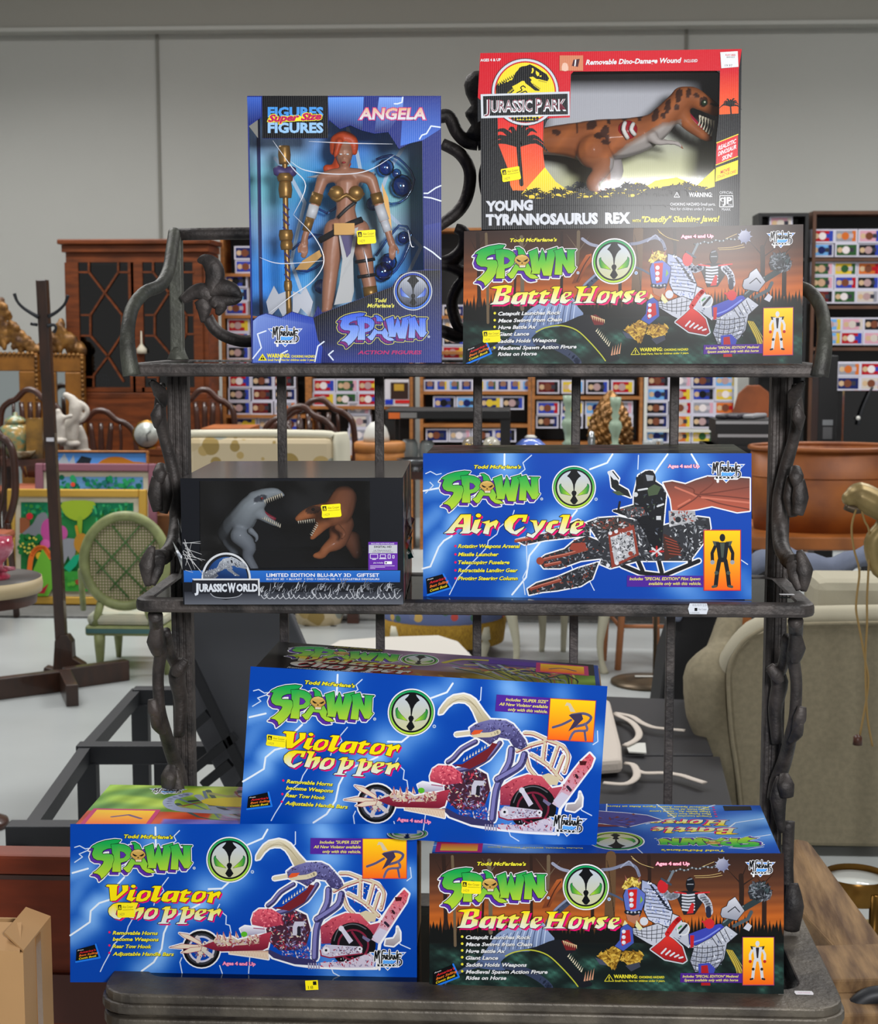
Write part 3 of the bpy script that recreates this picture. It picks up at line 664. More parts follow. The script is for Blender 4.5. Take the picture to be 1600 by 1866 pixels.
pops('main shelf of white unit', 1177, 4, 781, 4, ['black', 'orange', 'black', 'red', 'black', 'cream', 'grey', 'orange', 'sky blue', 'red', 'blue', 'yellow', 'maroon', 'grey', 'navy', 'sky blue'], seed=13)
pops('low shelf of white unit', 1177, 4, 808, 1, ['sky blue', 'orange', 'yellow', 'pink'], seed=14)
pops('top shelf of brown unit', 1480, 3, 468, 2, ['sky blue', 'green', 'black', 'red', 'grey', 'pink'], seed=15)
pops('second shelf of brown unit', 1478, 3, 553, 3, ['maroon', 'green', 'cream', 'green', 'blue', 'black', 'green', 'yellow', 'orange'], seed=16)
pops('third shelf of brown unit', 1492, 3, 629, 2, ['sky blue', 'red', 'pink', 'sky blue', 'pink', 'black'], seed=17)
pops('stack below the brown unit shelves', 1527, 2, 712, 2, ['navy', 'cream', 'grey', 'red'], Y=10.6, pitch=43, seed=18)
pops('top shelf of tall black unit', 1402, 1, 470, 3, ['grey', 'orange', 'pink'], seed=19)
pops('second shelf of tall black unit', 1424, 1, 556, 2, ['yellow', 'sky blue'], seed=20)
pops('third shelf of tall black unit', 1424, 1, 652, 3, ['navy', 'sky blue', 'blue'], seed=21)
for i in range(9):
    o = bpy.data.objects.new('boxed_figure', PU[i % 3]); COL.objects.link(o); p = at(783+i*22.3, 713, 11); o.location = (p.x, 11.02, p.z)
    tag(o, 'upright boxed figure, %s along the row behind the black side table' % ORD[i], 'toy box', 'upright boxed figures')
b = MB(); b.color((214,210,214)); bx(b, 701, 692, 745, 740, 10.98, .2); b.color((60,44,40)); bx(b, 712, 697, 744, 727, 10.976, .003); b.color((190,150,60)); bx(b, 718, 700, 736, 712, 10.973, .003); b.color((200,40,40)); bx(b, 720, 729, 746, 735, 10.973, .003); b.color((40,60,180)); bx(b, 702, 728, 716, 737, 10.973, .003)
tag(b.build('large_toy_box', PRINT), 'large white toy box with a dark window beside the red boxes', 'toy box')
# ------------------------------------------------------------------ glazed cabinet
REDW = mat('mahogany', (120, 60, 26), .5, var=.3, vscale=5, stretch=(1, 1, 6), spec=.3)
DKW = mat('dark_mahogany', (76, 40, 28), .4, var=.3, vscale=6, stretch=(1, 1, 5), coat=.2)
Y = 10.6; L = at(248, 700, Y); L.z = 0
cab = thing('china_cabinet', 'tall mahogany china cabinet with lattice glazed doors against the back wall', 'cabinet', L)
def cb(px0, py0, px1, py1, y0, y1, name, m=REDW, parent=cab, bevel=0):
    p, q = at(px0, py1, Y)-L, at(px1, py0, Y)-L; b = MB(); b.box((p.x, y0-Y, p.z), (q.x, y1-Y, q.z)); return b.build(name, m, parent, bevel)
cb(108, 436, 386, 446, Y-.06, Y+.38, 'cornice', bevel=.008); cb(114, 446, 381, 460, Y-.03, Y+.38, 'cornice', bevel=.004); cb(120, 460, 378, 478, Y, Y+.4, 'frieze')
cb(122, 478, 130, 716, Y+.02, Y+.4, 'side_panel'); cb(368, 478, 376, 716, Y+.02, Y+.4, 'side_panel'); cb(130, 478, 368, 716, Y+.36, Y+.4, 'back_panel', mat('cabinet_inside', (50, 34, 26), .7))
cb(120, 716, 378, 726, Y-.02, Y+.38, 'waist_moulding', bevel=.004)
p, q = at(118, 726, Y)-L, at(384, 726, Y)-L; b = MB(); b.box((p.x, -.06, .0), (q.x, .37, p.z)); b.build('base_cupboard', REDW, cab)
for py in (560, 640): cb(132, py, 366, py+3, Y+.06, Y+.36, 'shelf', DKW)
LAT = [[(560,470),(660,600),(770,740),(770,860),(680,1000),(780,1160)], [(745,470),(660,600),(570,740),(570,870),(680,1000),(590,1120),(590,1195)], [(495,470),(560,470)], [(745,470),(820,470)], [(560,405),(560,470)], [(745,405),(745,470)], [(510,740),(570,740)], [(510,870),(570,870)], [(525,1130),(590,1130)], [(770,740),(820,740)], [(770,860),(820,860)]]
for dx, lab in ((0, 'left'), (117, 'right')):
    dr = MB()
    for (x0, y0, x1, y1) in ((126, 478, 142, 714), (238, 478, 242.8 if dx == 0 else 250.5, 714), (142, 706, 238, 714)):
        pp, qq = at(x0+dx, y1, Y)-L, at(x1+dx, y0, Y)-L; dr.box((pp.x, -.002, pp.z), (qq.x, .022, qq.z))
    door = dr.build('door', REDW, cab)
    lt = MB()
    for pl in LAT:
        P = [at(x/3.456+dx, 360+y/3.456, Y)-L for x, y in pl]
        for u, v in zip(P[:-1], P[1:]): lt.bar(u, v, .012, .016, (0, 1, 0))
    lt.build('lattice', REDW, door); gl_ = MB(); pp, qq = at(142+dx, 706, Y)-L, at(238+dx, 477, Y)-L; gl_.add([(pp.x, .012, pp.z), (qq.x, .012, pp.z), (qq.x, .012, qq.z), (pp.x, .012, qq.z)], [(0, 1, 2, 3)]); gl_.build('glass_pane', glass_mat('cabinet_glass', (120, 124, 126), .07), door)
b = MB(); c = at(186, 695, Y+.2); b.tube([(0, 0, 0), (0, .008, 0)], .055, 20, 1, up=(0, 0, 1)); b.tube([(0, -.002, 0), (0, .004, 0)], .03, 16, 1, up=(0, 0, 1)); o = b.build('plate', mat('blue_white_china', (150, 160, 172), .3, c2=(60, 72, 100), vscale=60)); o.location = c; tag(o, 'blue and white plate standing inside the left glazed door', 'plate')
b = MB(); c = at(258, 636, Y-.02); b.lathe([(.035, -.03), (.034, 0), (.02, .016), (.006, .035), (.004, .12)], (0, 0, 0), 14); o = b.build('key_tassel', mat('cream_tassel', (206, 200, 180), .9, bump=.4, bscale=200)); o.location = c; tag(o, 'cream tassel hanging from the cabinet door key', 'tassel')
# ------------------------------------------------------------------ gilt mirrors, coat stand, statues
GILT = mat('gilt_carving', (150, 106, 48), .45, .4, bump=.5, bscale=40, c2=(70, 44, 22), vscale=14)
MIR = mat('mirror_glass', (190, 200, 200), .06, 1.0)
def mirror(px0, px1, pytop, pyf, Y, label, seed):
    p, q = at(px0, 800, Y), at(px1, pyf, Y); zt = q.z; L = Vector(((p.x+q.x)/2, Y, .0)); hw = (q.x-p.x)/2
    t = thing('gilt_mirror', label, 'mirror', L); r = random.Random(seed)
    for s in (-1, 1): b = MB(); b.box((s*hw-(0.13 if s > 0 else 0), 0, 0), (s*hw+(0.13 if s < 0 else 0), .05, zt-.12)); b.build('frame_side', mat('gilt_frame', (158, 104, 40), .4, .25, var=.2), t, bevel=.008)
    b = MB(); b.box((-hw, 0, zt-.12), (hw, .055, zt)); b.build('frame_top', mat('gilt_frame', (176, 128, 60), .4, .35, var=.2), t, bevel=.008)
    b = MB(); b.box((-hw+.12, .02, .3), (hw-.12, .03, zt-.11)); b.build('mirror_glass', MIR, t)
    b = MB(); n = int(hw*2/.03)
    for i in range(n): b.ball((-hw+.015+i*.03, -.004, zt-.006), .014, 8, 6)
    for i in range(14): b.ball((hw-.01, -.004, zt-.03-i*.03), .014, 8, 6)
    b.build('beading', GILT, t)
    ht = at((px0+px1)/2, pytop, Y).z-zt
    def cv(mb):
        for i in range(150):
            u = r.uniform(-1, 1); hh = ht*(1-abs(u)**.8)*r.uniform(.02, 1.05)+.02; mb.ball((u*hw, .03+r.uniform(-.02, .02), zt+hh*.95), r.uniform(.012, .03), 8, 6, r.uniform(.6, 1.6), .8, r.uniform(.7, 1.6))
    fuse('carved_crest', [[(Vector((-hw, .03, zt+.02)), .02), (Vector((-hw*.5, .03, zt+.08)), .02), (Vector((0, .03, zt+ht*.4)), .03), (Vector((0, .03, zt+ht*.85)), .025)], [(Vector((hw, .03, zt+.02)), .02), (Vector((hw*.5, .03, zt+.08)), .02), (Vector((0, .03, zt+ht*.3)), .03)]], GILT, t, .009, 1, cv)
    return t
mirror(-62, 68, 548, 643, 10.42, 'gilt mirror with a carved crest at the left edge behind the coat stand', 1)
mirror(70, 152, 590, 645, 10.48, 'second gilt mirror, half hidden by the coat stand and cabinet', 2)
COATW = mat('stained_oak', (56, 30, 16), .4, var=.3, vscale=8, stretch=(4, 4, 1), coat=.3)
Y = 6.75; L = at(118, 1262, Y); L.z = 0
cs = thing('coat_stand', 'dark wooden coat stand with a cross base and metal hooks', 'coat stand', L)
T = at(77, 510, Y)-L; B = at(112, 1165, Y)-L
b = MB(); b.bar(B, T, .046, .046, (0, 1, 0)); b.build('pole', COATW, cs, bevel=.004)
HK = mat('dark_hook_metal', (52, 54, 58), .4, .7)
for pts in ([(70,578),(45,563),(32,550),(26,535)], [(88,577),(104,568),(118,554),(124,538)], [(86,594),(98,592),(102,598),(98,606)], [(68,592),(56,590)]):
    b = MB(); b.tube([at(x, y, Y-.03)-L for x, y in pts], [.009, .007, .006, .008], 8, 4) if len(pts) == 4 else b.tube([at(x, y, Y-.03)-L for x, y in pts], .007, 8, 1); b.build('hook', HK, cs)
q = [(96,1220),(99,1168),(108,1158),(122,1158),(130,1170),(132,1200),(152,1212),(152,1224),(78,1224),(80,1216)]
b = MB(); pq = [at(x, y, Y-.03)-L for x, y in q]; b.prism([(p.x, p.z) for p in pq], pq[0].y, pq[0].y+.06); b.build('base_block', COATW, cs, bevel=.004)
for (x0, y0, x1, y1) in ((110,1240,-30,1258), (118,1236,232,1220), (118,1238,132,1268)):
    p, q_ = atz(x0, y0, .045)-L, atz(x1, y1, .045)-L; b = MB(); b.bar(p, q_, .05, .09); b.build('foot', COATW, cs, bevel=.004)
b = MB(); p = at(91, 801, Y-.04)-L; b.box((p.x-.016, p.y, p.z-.008), (p.x+.016, p.y+.004, p.z+.008)); o = b.build('tag', mat('white_paper', (214, 214, 222), .7), cs)
STAT = mat('white_plaster', (196, 190, 180), .6, var=.12, vscale=12)
def statue(label, base, ch, Y, name='statuette'):
    L = at(base[0], base[1], Y); u = Y/2900; t = thing(name, label, 'statue', L)
    fuse('figure', [[(at(c[0], c[1], Y+(c[3] if len(c) > 3 else 0))-L, c[2]*u) for c in q] for q in ch], STAT, t, .008, 3)
    p = MB(); p.lathe([(.06, 0), (.06, .02), (.045, .03)], (0, 0, 0), 16); p.build('plinth', STAT, t); return t
statue('white statuette with an arm arched overhead, behind the shield-back chair', (128, 812), [[(122,800,9),(124,780,10),(136,760,12),(138,742,13),(132,728,8),(124,722,6),(120,720,6)], [(146,735,6),(156,742,5),(159,752,5),(148,766,5),(130,768,5),(112,766,4)], [(134,800,8),(136,775,9)]], 9.5)
statue('white nude statuette beside the coat stand', (104, 806), [[(104,800,10),(106,778,11),(108,762,10),(107,754,6),(106,750,6)], [(112,762,5),(122,760,4),(130,758,4)], [(112,800,8),(110,780,9)]], 9.4)
statue('white draped statuette seen through the chair back', (148, 826), [[(148,822,14),(146,800,14),(146,788,10),(146,780,6)], [(128,822,11),(126,800,11),(128,786,8)]], 9.6)
# console with ornaments
b = MB(); p, q_ = atz(-60, 846, .76), atz(222, 842, .76); L = Vector(((p.x+q_.x)/2, 9.3, 0)); hw = (q_.x-p.x)/2
con = thing('console_table', 'long dark console table carrying jars and statuettes behind the paintings', 'table', L); b.box((-hw, 0, .72), (hw, .36, .76)); b.build('tabletop', DKW, con)
for s in (-1, 1):
    for y in (.03, .28): b = MB(); b.box((s*hw*.95-.03, y, 0), (s*hw*.95+.03, y+.05, .72)); b.build('leg', DKW, con)
b = MB(); b.box((-hw*.95, .05, .3), (hw*.95, .33, .33)); b.build('shelf', DKW, con)
JARM = mat('teal_gilt_porcelain', (70, 128, 112), .25, c2=(180, 140, 70), vscale=22, coat=.4)
c = at(30, 832, 9.45); c.z = .76; jar = thing('ginger_jar', 'teal and gilt lidded porcelain jar left of the coat stand', 'jar', c)
b = MB(); b.lathe([(.05, 0), (.085, .05), (.105, .12), (.095, .18), (.06, .205)], (0, 0, 0), 24); b.build('body', JARM, jar); b = MB(); b.lathe([(.066, .206), (.062, .23), (.03, .25), (.012, .255), (.014, .27), (0, .276)], (0, 0, 0), 20); b.build('lid', JARM, jar)
c = at(42, 843, 9.35); c.z = .76; b = MB(); b.lathe([(.03, 0), (.05, .02), (.075, .05), (.07, .05), (.045, .022), (0, .015)], (0, 0, 0), 22); o = b.build('bowl', mat('brown_gilt_bowl', (120, 90, 56), .3, c2=(196, 186, 160), vscale=20)); o.location = c; tag(o, 'small brown and white bowl in front of the teal jar', 'bowl')
b = MB(); p = at(66, 830, 9.4); p.z = .76; b.box((-.05, -.03, 0), (.05, .05, .24)); o = b.build('lacquer_box', mat('black_lacquer_gold', (22, 20, 20), .25, c2=(150, 110, 40), vscale=7, coat=.4)); o.location = p; tag(o, 'black lacquer block with gold marks behind the coat stand', 'ornament')
# mantel clock on an orange wood stand
c = at(268, 822, 9.35); c.z = at(268, 818, 9.35).z; ck = thing('mantel_clock', 'brass mantel clock with a silvered round dial beside the rack post', 'clock', c)
u = 9.35/2900; BRASS = mat('polished_brass', (196, 150, 70), .25, .9)
b = MB(); b.tube([(0, 0, .085), (0, .05, .085)], 27*u, 10, 1, up=(0, 0, 1)); b.build('case', BRASS, ck); b = MB(); b.tube([(0, -.006, .085), (0, .0, .085)], 23*u, 24, 1, up=(0, 0, 1)); b.build('dial', mat('silver_dial', (190, 196, 190), .35, .2, var=.15, vscale=30), ck)
b = MB(); b.bar((0, -.009, .085), (.028, -.009, .11), .004, .003, (0, 1, 0)); b.build('hand', HK, ck); b = MB(); b.bar((0, -.009, .085), (.006, -.009, .045), .004, .003, (0, 1, 0)); b.build('hand', HK, ck)
b = MB(); b.box((-.05, .0, 0), (.05, .06, .016)); b.build('base', BRASS, ck)
x0, x1 = at(230, 815, 9.0).x, at(325, 815, 9.0).x; L = Vector(((x0+x1)/2, 9.32, 0)); wt = thing('side_cabinet', 'orange wooden side cabinet under the mantel clock', 'cabinet', L); b = MB(); b.box((-(x1-x0)/2, -.02, c.z-.03), ((x1-x0)/2, .24, c.z)); b.build('top', REDW, wt); b = MB(); b.box((-(x1-x0)/2+.02, 0, 0), ((x1-x0)/2-.02, .22, c.z-.03)); b.build('body', mat('orange_wood', (170, 96, 44), .5, var=.2), wt)
# shield-back chairs
CHW = mat('chair_mahogany', (68, 36, 24), .35, var=.25, vscale=8, coat=.3)
def shield_chair(cx, pytop, Y, wpx, label, lean=0.):
    u = Y/2900; L = at(cx, pytop, Y); zt = L.z; L = Vector((L.x, Y, 0)); hw = wpx*u/2
    t = thing('dining_chair', label, 'chair', L, group='shield-back dining chairs')
    zs = zt*.47
    b = MB(); b.tube([(-hw*.62, 0, zs+.03), (-hw, 0, zs+.18), (-hw*.98, 0, zt-.16), (-hw*.72, 0, zt-.085), (-hw*.45, 0, zt-.06), (-hw*.2, 0, zt-.012), (0, 0, zt), (hw*.2, 0, zt-.012), (hw*.45, 0, zt-.06), (hw*.72, 0, zt-.085), (hw*.98, 0, zt-.16), (hw, 0, zs+.18), (hw*.62, 0, zs+.03)], .02, 10, 4); b.build('back_frame', CHW, t)
    b = MB(); 
    for k in (-1, 0, 1): b.tube([(k*.012, 0, zs+.04), (k*hw*.2, 0, zs+.25), (k*hw*.3, .0, zt-.08)], [.016, .022, .016], 8, 3, flat=.5)
    b.build('splat', CHW, t)
    for s in (-1, 1): b = MB(); b.tube([(s*hw*.2, 0, zs+.04), (s*hw*.55, 0, zs+.25), (s*hw*.55, 0, zt-.08)], .011, 8, 3); b.build('splat_rib', CHW, t)
    b = MB(); b.box((-hw*.95, -.42, zs-.05), (hw*.95, .02, zs)); b.build('seat', mat('chair_seat', (150, 80, 50), .7), t, bevel=.02)
    for s in (-1, 1):
        b = MB(); b.tube([(s*hw*.62, 0, zs+.04), (s*hw*.7, .0, zs-.05), (s*hw*.75, .06, 0)], .018, 8, 2); b.build('leg', CHW, t)
        b = MB(); b.tube([(s*hw*.85, -.38, zs-.03), (s*hw*.85, -.38, 0)], [.022, .014], 8, 1); b.build('leg', CHW, t)
    return t
shield_chair(183, 748, 10.15, 130, 'dark shield-back chair right of the coat stand above the paintings')
shield_chair(54, 710, 10.12, 112, 'dark shield-back chair left of the coat stand in front of the mirrors')
shield_chair(-18, 775, 8.2, 86, 'dark chair back cut by the left edge')
shield_chair(372, 710, 10.15, 110, 'dark shield-back chair right of the rack post, above the floral armchair')
shield_chair(545, 741, 9.35, 132, 'shield-back chair with a yellow tag, behind the floral armchair back')
shield_chair(580, 728, 9.9, 130, 'rearmost of the two shield-back chairs behind the floral armchair')
shield_chair(512, 772, 8.75, 90, 'low dark chair rail just above the floral armchair back')
b = MB(); p, q_ = at(372, 782, 9.2), at(458, 772, 9.2); b.box((p.x, 9.1, p.z-.04), (q_.x, 9.5, p.z+.01)); ot = b.build('orange_tabletop', mat('orange_wood', (170, 96, 44), .5, var=.2)); 
rt = thing('small_table', 'small orange wooden table behind the floral armchair', 'table', ((p.x+q_.x)/2, 9.3, 0)); ot.parent = rt; ot.location = -rt.location; ot.name = 'tabletop'
for dx in (-.12, .12): b = MB(); b.box((dx-.02, -.02, 0), (dx+.02, .02, p.z-.04)); b.build('leg', REDW, rt)
# ------------------------------------------------------------------ paintings
def painting(label, px0, py0, px1, py1, Y, fr, fw, art, mount=True, tilt=.1):
    p, q_ = at(px0, py1, Y), at(px1, py0, Y); w, h = q_.x-p.x, q_.z-p.z; u = Y/2900
    t = thing('framed_painting', label, 'painting', (p.x+w/2, Y, p.z), (-tilt, 0, 0)); f = fw*u
    for (a0, b0, a1, b1) in ((-w/2, 0, -w/2+f, h), (w/2-f, 0, w/2, h), (-w/2+f, 0, w/2-f, f), (-w/2+f, h-f, w/2-f, h)):
        b = MB(); b.box((a0, -.03, b0), (a1, .01, b1)); b.build('frame_rail', fr, t, bevel=.007)
    if mount: b = MB(); b.box((-w/2+f, -.012, f), (w/2-f, .004, h-f)); b.build('mount', mat('cream_mount', (206, 200, 180), .8), t)
    m_ = f+(9*u if mount else 0); a = Art([(px0, py0), (px1, py0), (px1, py1), (px0, py1)], (-w/2, -.014, h), (w, 0, 0), (0, 0, -h), (0, -1, 0), 2e-4)
    art(a, px0+m_/u, py0+m_/u, px1-m_/u, py1-m_/u); a.build('canvas', print_mat('oil_paint_'+label[:6], .6, .0), t); return t
GOLDF = mat('gold_frame', (206, 164, 70), .35, .4)
def jungle(a, x0, y0, x1, y1):
    G = (44, 130, 70)
    a.rect(x0, y0, x1, y1, G); a.rect(x0, y0, x1, y0+24, (30, 130, 90)); r = random.Random(2)
    for i in range(60): x = r.uniform(x0+4, x1-4); y = r.uniform(y0+2, y0+24); a.disc(x, y, r.uniform(2, 4), r.choice([(50,160,100),(26,110,74),(60,140,60)]))
    a.poly([(38,945),(56,945),(56,975),(38,972)], (150,90,60)); a.poly([(115,916),(170,915),(166,935),(145,950),(120,940)], (150,176,50), sm=3); a.stroke([(146,945),(144,980),(140,1010)], 9, (140,170,50)); a.poly([(40,975),(62,955),(70,940),(84,935),(90,952),(88,980),(60,976),(40,974)], (128,132,140), sm=2)
    a.disc(90, 968, 14, (190,80,150), 22); a.disc(112, 972, 12, (186,84,150), 14); a.disc(56, 942, 6, (206,50,60)); a.disc(84, 992, 9, (214,100,170))
    for i in range(26): x, y = r.uniform(38, 75), r.uniform(976, 1010); a.disc(x, y, 5, (36,120,60))
    for i in range(14): a.disc(r.uniform(40, 72), r.uniform(978, 1008), 2, (220,210,90))
    a.stroke([(56,1046),(60,1015),(70,1000),(84,1000),(94,1015)], 9, (236,120,50), sm=4); a.disc(75, 1013, 7, (220,180,50)); a.poly([(112,985),(138,982),(140,1000),(132,1028),(126,1012),(118,1028),(112,1010)], (138,142,150), sm=2)
    a.poly([(54,1060),(80,1000),(96,1025),(98,1070),(90,1085),(58,1085)], (110,180,60)); a.rect(98, 1040, x1, y1, (60,150,60)); a.poly([(118,1034),(136,1012),(150,1008),(140,1030),(128,1042)], (30,160,120)); a.stroke([(140,960),(146,990)], 5, (190,140,40)); a.disc(150, 990, 14, (180,130,50), 18)
    for i in range(30): a.disc(r.uniform(100, x1-3), r.uniform(1044, y1-3), r.uniform(2, 5), r.choice([(50,136,56),(90,170,60),(70,150,70),(150,70,50)]))
    for q in ([(52,1080),(58,1054),(64,1066),(66,1082)], [(70,1080),(92,1062),(84,1080)], [(68,1062),(74,1050),(76,1062),(72,1070)]): a.poly(q, (170,40,60))
    for i in range(26): x = r.uniform(x1-70, x1-4); y = r.uniform(y0+3, y0+30); a.stroke([(x, y), (x+r.uniform(-3, 3), y+8)], 3, r.choice([(60,170,110),(30,120,84)]))
def leaves(a, x0, y0, x1, y1):
    a.rect(x0, y0, x1, y1, (110,160,210)); r = random.Random(5)
    for i in range(150): a.disc(r.uniform(x0+2, x1-2), r.uniform(y0+1, min(y1, y0+40)), r.uniform(2, 5), r.choice([(30,140,90),(20,110,80),(50,160,100),(40,120,120)]))
    a.disc(135, y0+14, 4, (230,80,60))
def bluepic(a, x0, y0, x1, y1):
    a.rect(x0, y0, x1, y1, (90,150,226)); a.poly([(x0,y0+20),(x0+14,y0+2),(x0+22,y0+18),(x0+30,y0+4),(x0+34,y0+24)], (170,180,190)); a.poly([(138,845),(148,832),(166,836),(162,848)], (40,46,54)); a.poly([(176,846),(196,834),(220,834),(240,842),(262,844),(262,860),(176,860)], (190,120,40), sm=2); a.rect(x0, y0+24, x1, y1, (70,110,80))
painting('naive jungle painting with animals in a wide gold frame, leaning behind the coat stand', 15, 893, 264, 1100, 8.6, GOLDF, 15, jungle)
painting('green leaf painting in a mauve wooden frame, behind the gold-framed one', 66, 846, 281, 1085, 8.85, mat('mauve_frame', (138, 88, 104), .5), 15, leaves)
painting('blue sky painting with a thin brown frame, rearmost in the leaning group', 100, 822, 266, 1060, 9.1, WOODO, 4, bluepic, mount=False)
b = MB(); bx(b, 286, 940, 335, 1090, 8.98, .2); o = b.build('wooden_chest', mat('chest_wood', (120, 76, 40), .5, var=.2)); tag(o, 'brown wooden chest behind the cane-back chair', 'chest')
# ------------------------------------------------------------------ cane-back chair
GRN = mat('pale_green_paint', (150, 158, 104), .5, var=.2, vscale=14)
Y = 6.9; u = Y/2900; L = at(228, 1250, Y); L.z = 0
gc = thing('cane_chair', 'pale green oval-back chair with a cane back and blue seat trim', 'chair', L)
def gp(x, y, dy=0): return at(x, y, Y+dy)-L
ov = [(228+75*math.cos(t), 1022+82*math.sin(t)) for t in [k*math.pi/12 for k in range(24)]]
b = MB(); b.tube([gp(x, y) for x, y in ov], 9.5*u, 10, 2, closed=True); b.build('back_frame', GRN, gc)
CANE = bpy.data.materials.new('woven_cane'); CANE.use_nodes = True; nt = CANE.node_tree; bs = nt.nodes['Principled BSDF']; tc = nt.nodes.new('ShaderNodeTexCoord'); sp = nt.nodes.new('ShaderNodeSeparateXYZ'); nt.links.new(tc.outputs['Object'], sp.inputs[0])
def sn(o_):
    m_ = nt.nodes.new('ShaderNodeMath'); m_.operation = 'MULTIPLY'; m_.inputs[1].default_value = 480; nt.links.new(o_, m_.inputs[0]); s_ = nt.nodes.new('ShaderNodeMath'); s_.operation = 'SINE'; nt.links.new(m_.outputs[0], s_.inputs[0]); g_ = nt.nodes.new('ShaderNodeMath'); g_.operation = 'GREATER_THAN'; g_.inputs[1].default_value = .0; nt.links.new(s_.outputs[0], g_.inputs[0]); return g_.outputs[0]
mu = nt.nodes.new('ShaderNodeMath'); mu.operation = 'MULTIPLY'; nt.links.new(sn(sp.outputs['X']), mu.inputs[0]); nt.links.new(sn(sp.outputs['Z']), mu.inputs[1])
mx = nt.nodes.new('ShaderNodeMix'); mx.data_type = 'RGBA'; mx.inputs[6].default_value = rgb((112,116,70))+(1,); mx.inputs[7].default_value = rgb((206,184,168))+(1,); nt.links.new(mu.outputs[0], mx.inputs[0]); nt.links.new(mx.outputs[2], bs.inputs['Base Color']); bs.inputs['Roughness'].default_value = .7
b = MB(); n = 32; P = [gp(228+68*math.cos(k*2*math.pi/n), 1022+75*math.sin(k*2*math.pi/n), .004) for k in range(n)]; b.slab(P, (0, .008, 0)); cp = b.build('cane_panel', CANE, gc)
b = MB()
for q in ([(205,958),(285,1060)], [(170,980),(268,1080)], [(172,1020),(235,1090)], [(255,958),(190,1030),(176,1045)], [(285,980),(200,1075)], [(290,1040),(255,1082)]):
    P = [gp(x, y, -.004) for x, y in q]; b.tube(P, 1.6*u, 6, 1)
o = b.build('painted_trellis', mat('trellis_green', (70, 110, 56), .6), cp)
b = MB(); P = [(-.17, -.02), (.19, -.02), (.21, .28), (.16, .42), (-.14, .42), (-.19, .28)]; zs = gp(228, 1140).z; b.slab([(x, y, zs-.045) for x, y in P], (0, 0, .045)); b.build('seat_rail', GRN, gc, bevel=.01)
b = MB(); b.slab([(x*.96, y*.96+.005, zs) for x, y in P], (0, 0, .05)); b.build('seat_cushion', mat('cream_floral', (196, 190, 166), .8, c2=(170, 176, 160), vscale=9), gc, bevel=.02)
b = MB(); p, q_ = gp(165, 1152), gp(300, 1134); b.box((-.165, -.023, zs-.032), (.185, -.02, zs-.012)); b.build('blue_trim', mat('trim_blue', (70, 110, 110), .6), gc)
for x, y in ((-.11, .0), (.19, .0), (-.12, .37), (.16, .37)): b = MB(); b.tube([(x, y, zs-.04), (x, y, zs-.09), (x, y, 0)], [.026, .024, .012], 12, 1); b.build('leg', GRN, gc)
for s in (-1, 1): b = MB(); b.tube([(s*.1+.0, 0, gp(228, 1098).z), (s*.13, .0, zs)], .018, 8, 1); b.build('back_post', GRN, gc)
b = MB(); b.tube([gp(160, 1070, .02), gp(148, 1040, .15), gp(152, 1110, .3)], [.014, .016, .014], 8, 4); b.build('arm', GRN, gc)
# ------------------------------------------------------------------ left foreground
c = atz(-45, 1052, .78); tb = thing('round_table', 'round table with a cream edge and grey top at the left edge', 'table', (c.x, c.y, 0))
b = MB(); b.lathe([(.0, .74), (.19, .745), (.195, .78), (0, .78)], (0, 0, 0), 48); b.build('tabletop', mat('grey_tabletop', (92, 88, 86), .4), tb); b = MB(); b.lathe([(.186, .735), (.197, .735), (.2, .757), (.197, .779), (.193, .779)], (0, 0, 0), 48, caps=False); b.build('edge_band', mat('cream_edge', (196, 178, 140), .5), tb); b = MB(); b.lathe([(.18, .70), (.185, .735)], (0, 0, 0), 40, caps=False); b.build('apron', DKW, tb); b = MB(); b.lathe([(.03, .02), (.03, .70)], (0, 0, 0), 16); b.build('pedestal', DKW, tb); b = MB(); b.lathe([(.08, 0), (.075, .02), (.03, .04)], (0, 0, 0), 24); b.build('foot', DKW, tb)
PINK = mat('pink_glass', (176, 40, 70), .15, coat=.5, c2=(214, 140, 160), vscale=20)
g = thing('glass_vase', 'ruby and pink ruffled glass vase on the round table', 'vase', (c.x+.075, c.y-.03, .78)); b = MB(); b.lathe([(.04, 0), (.042, .01), (.02, .03), (.022, .05), (.05, .08), (.055, .1), (.05, .13)], (0, 0, 0), 24); b.build('bowl', PINK, g); b = MB(); [b.tube([(.02*math.cos(k*.7), .02*math.sin(k*.7), .03), (.06*math.cos(k*.7), .06*math.sin(k*.7), .03)], [.01, .002], 6, 1) for k in range(9)]; b.build('ruffle', PINK, g)
STL = mat('black_powder_steel', (44, 46, 50), .5, .3)
L = atz(160, 1500, 0); fr_ = thing('bed_base', 'black steel bed base frame behind the lowest motorcycle carton', 'bed frame', (L.x, L.y, 0)); L = Vector((L.x, L.y, 0)); zf = .44
def fp(x, y, z=zf): return atz(x, y, z)-L
for a_, b_ in (((15,1520),(330,1520)), ((142,1372),(420,1372)), ((244,1268),(420,1268))): b = MB(); b.bar(fp(*a_), fp(*b_), .05, .05); b.build('cross_bar', STL, fr_, bevel=.003)
p0, p1, p2 = fp(58, 1515), fp(160, 1368), fp(250, 1266); b = MB(); b.bar(p0, p1, .03, .04); b.build('side_bar', STL, fr_); b = MB(); b.bar(p1, p2, .03, .04); b.build('side_bar', STL, fr_)
for x, y in ((30,1525), (160,1374), (256,1270), (300,1374)): p = fp(x, y); b = MB(); b.box((p.x-.025, p.y-.02, -.0), (p.x+.025, p.y+.02, zf-.02)); b.build('leg', STL, fr_, bevel=.003)
L = at(440, 1430, 3.9); L.z = 0; ft = thing('folding_table', 'grey folding table standing on its edge behind the rack', 'table', L)
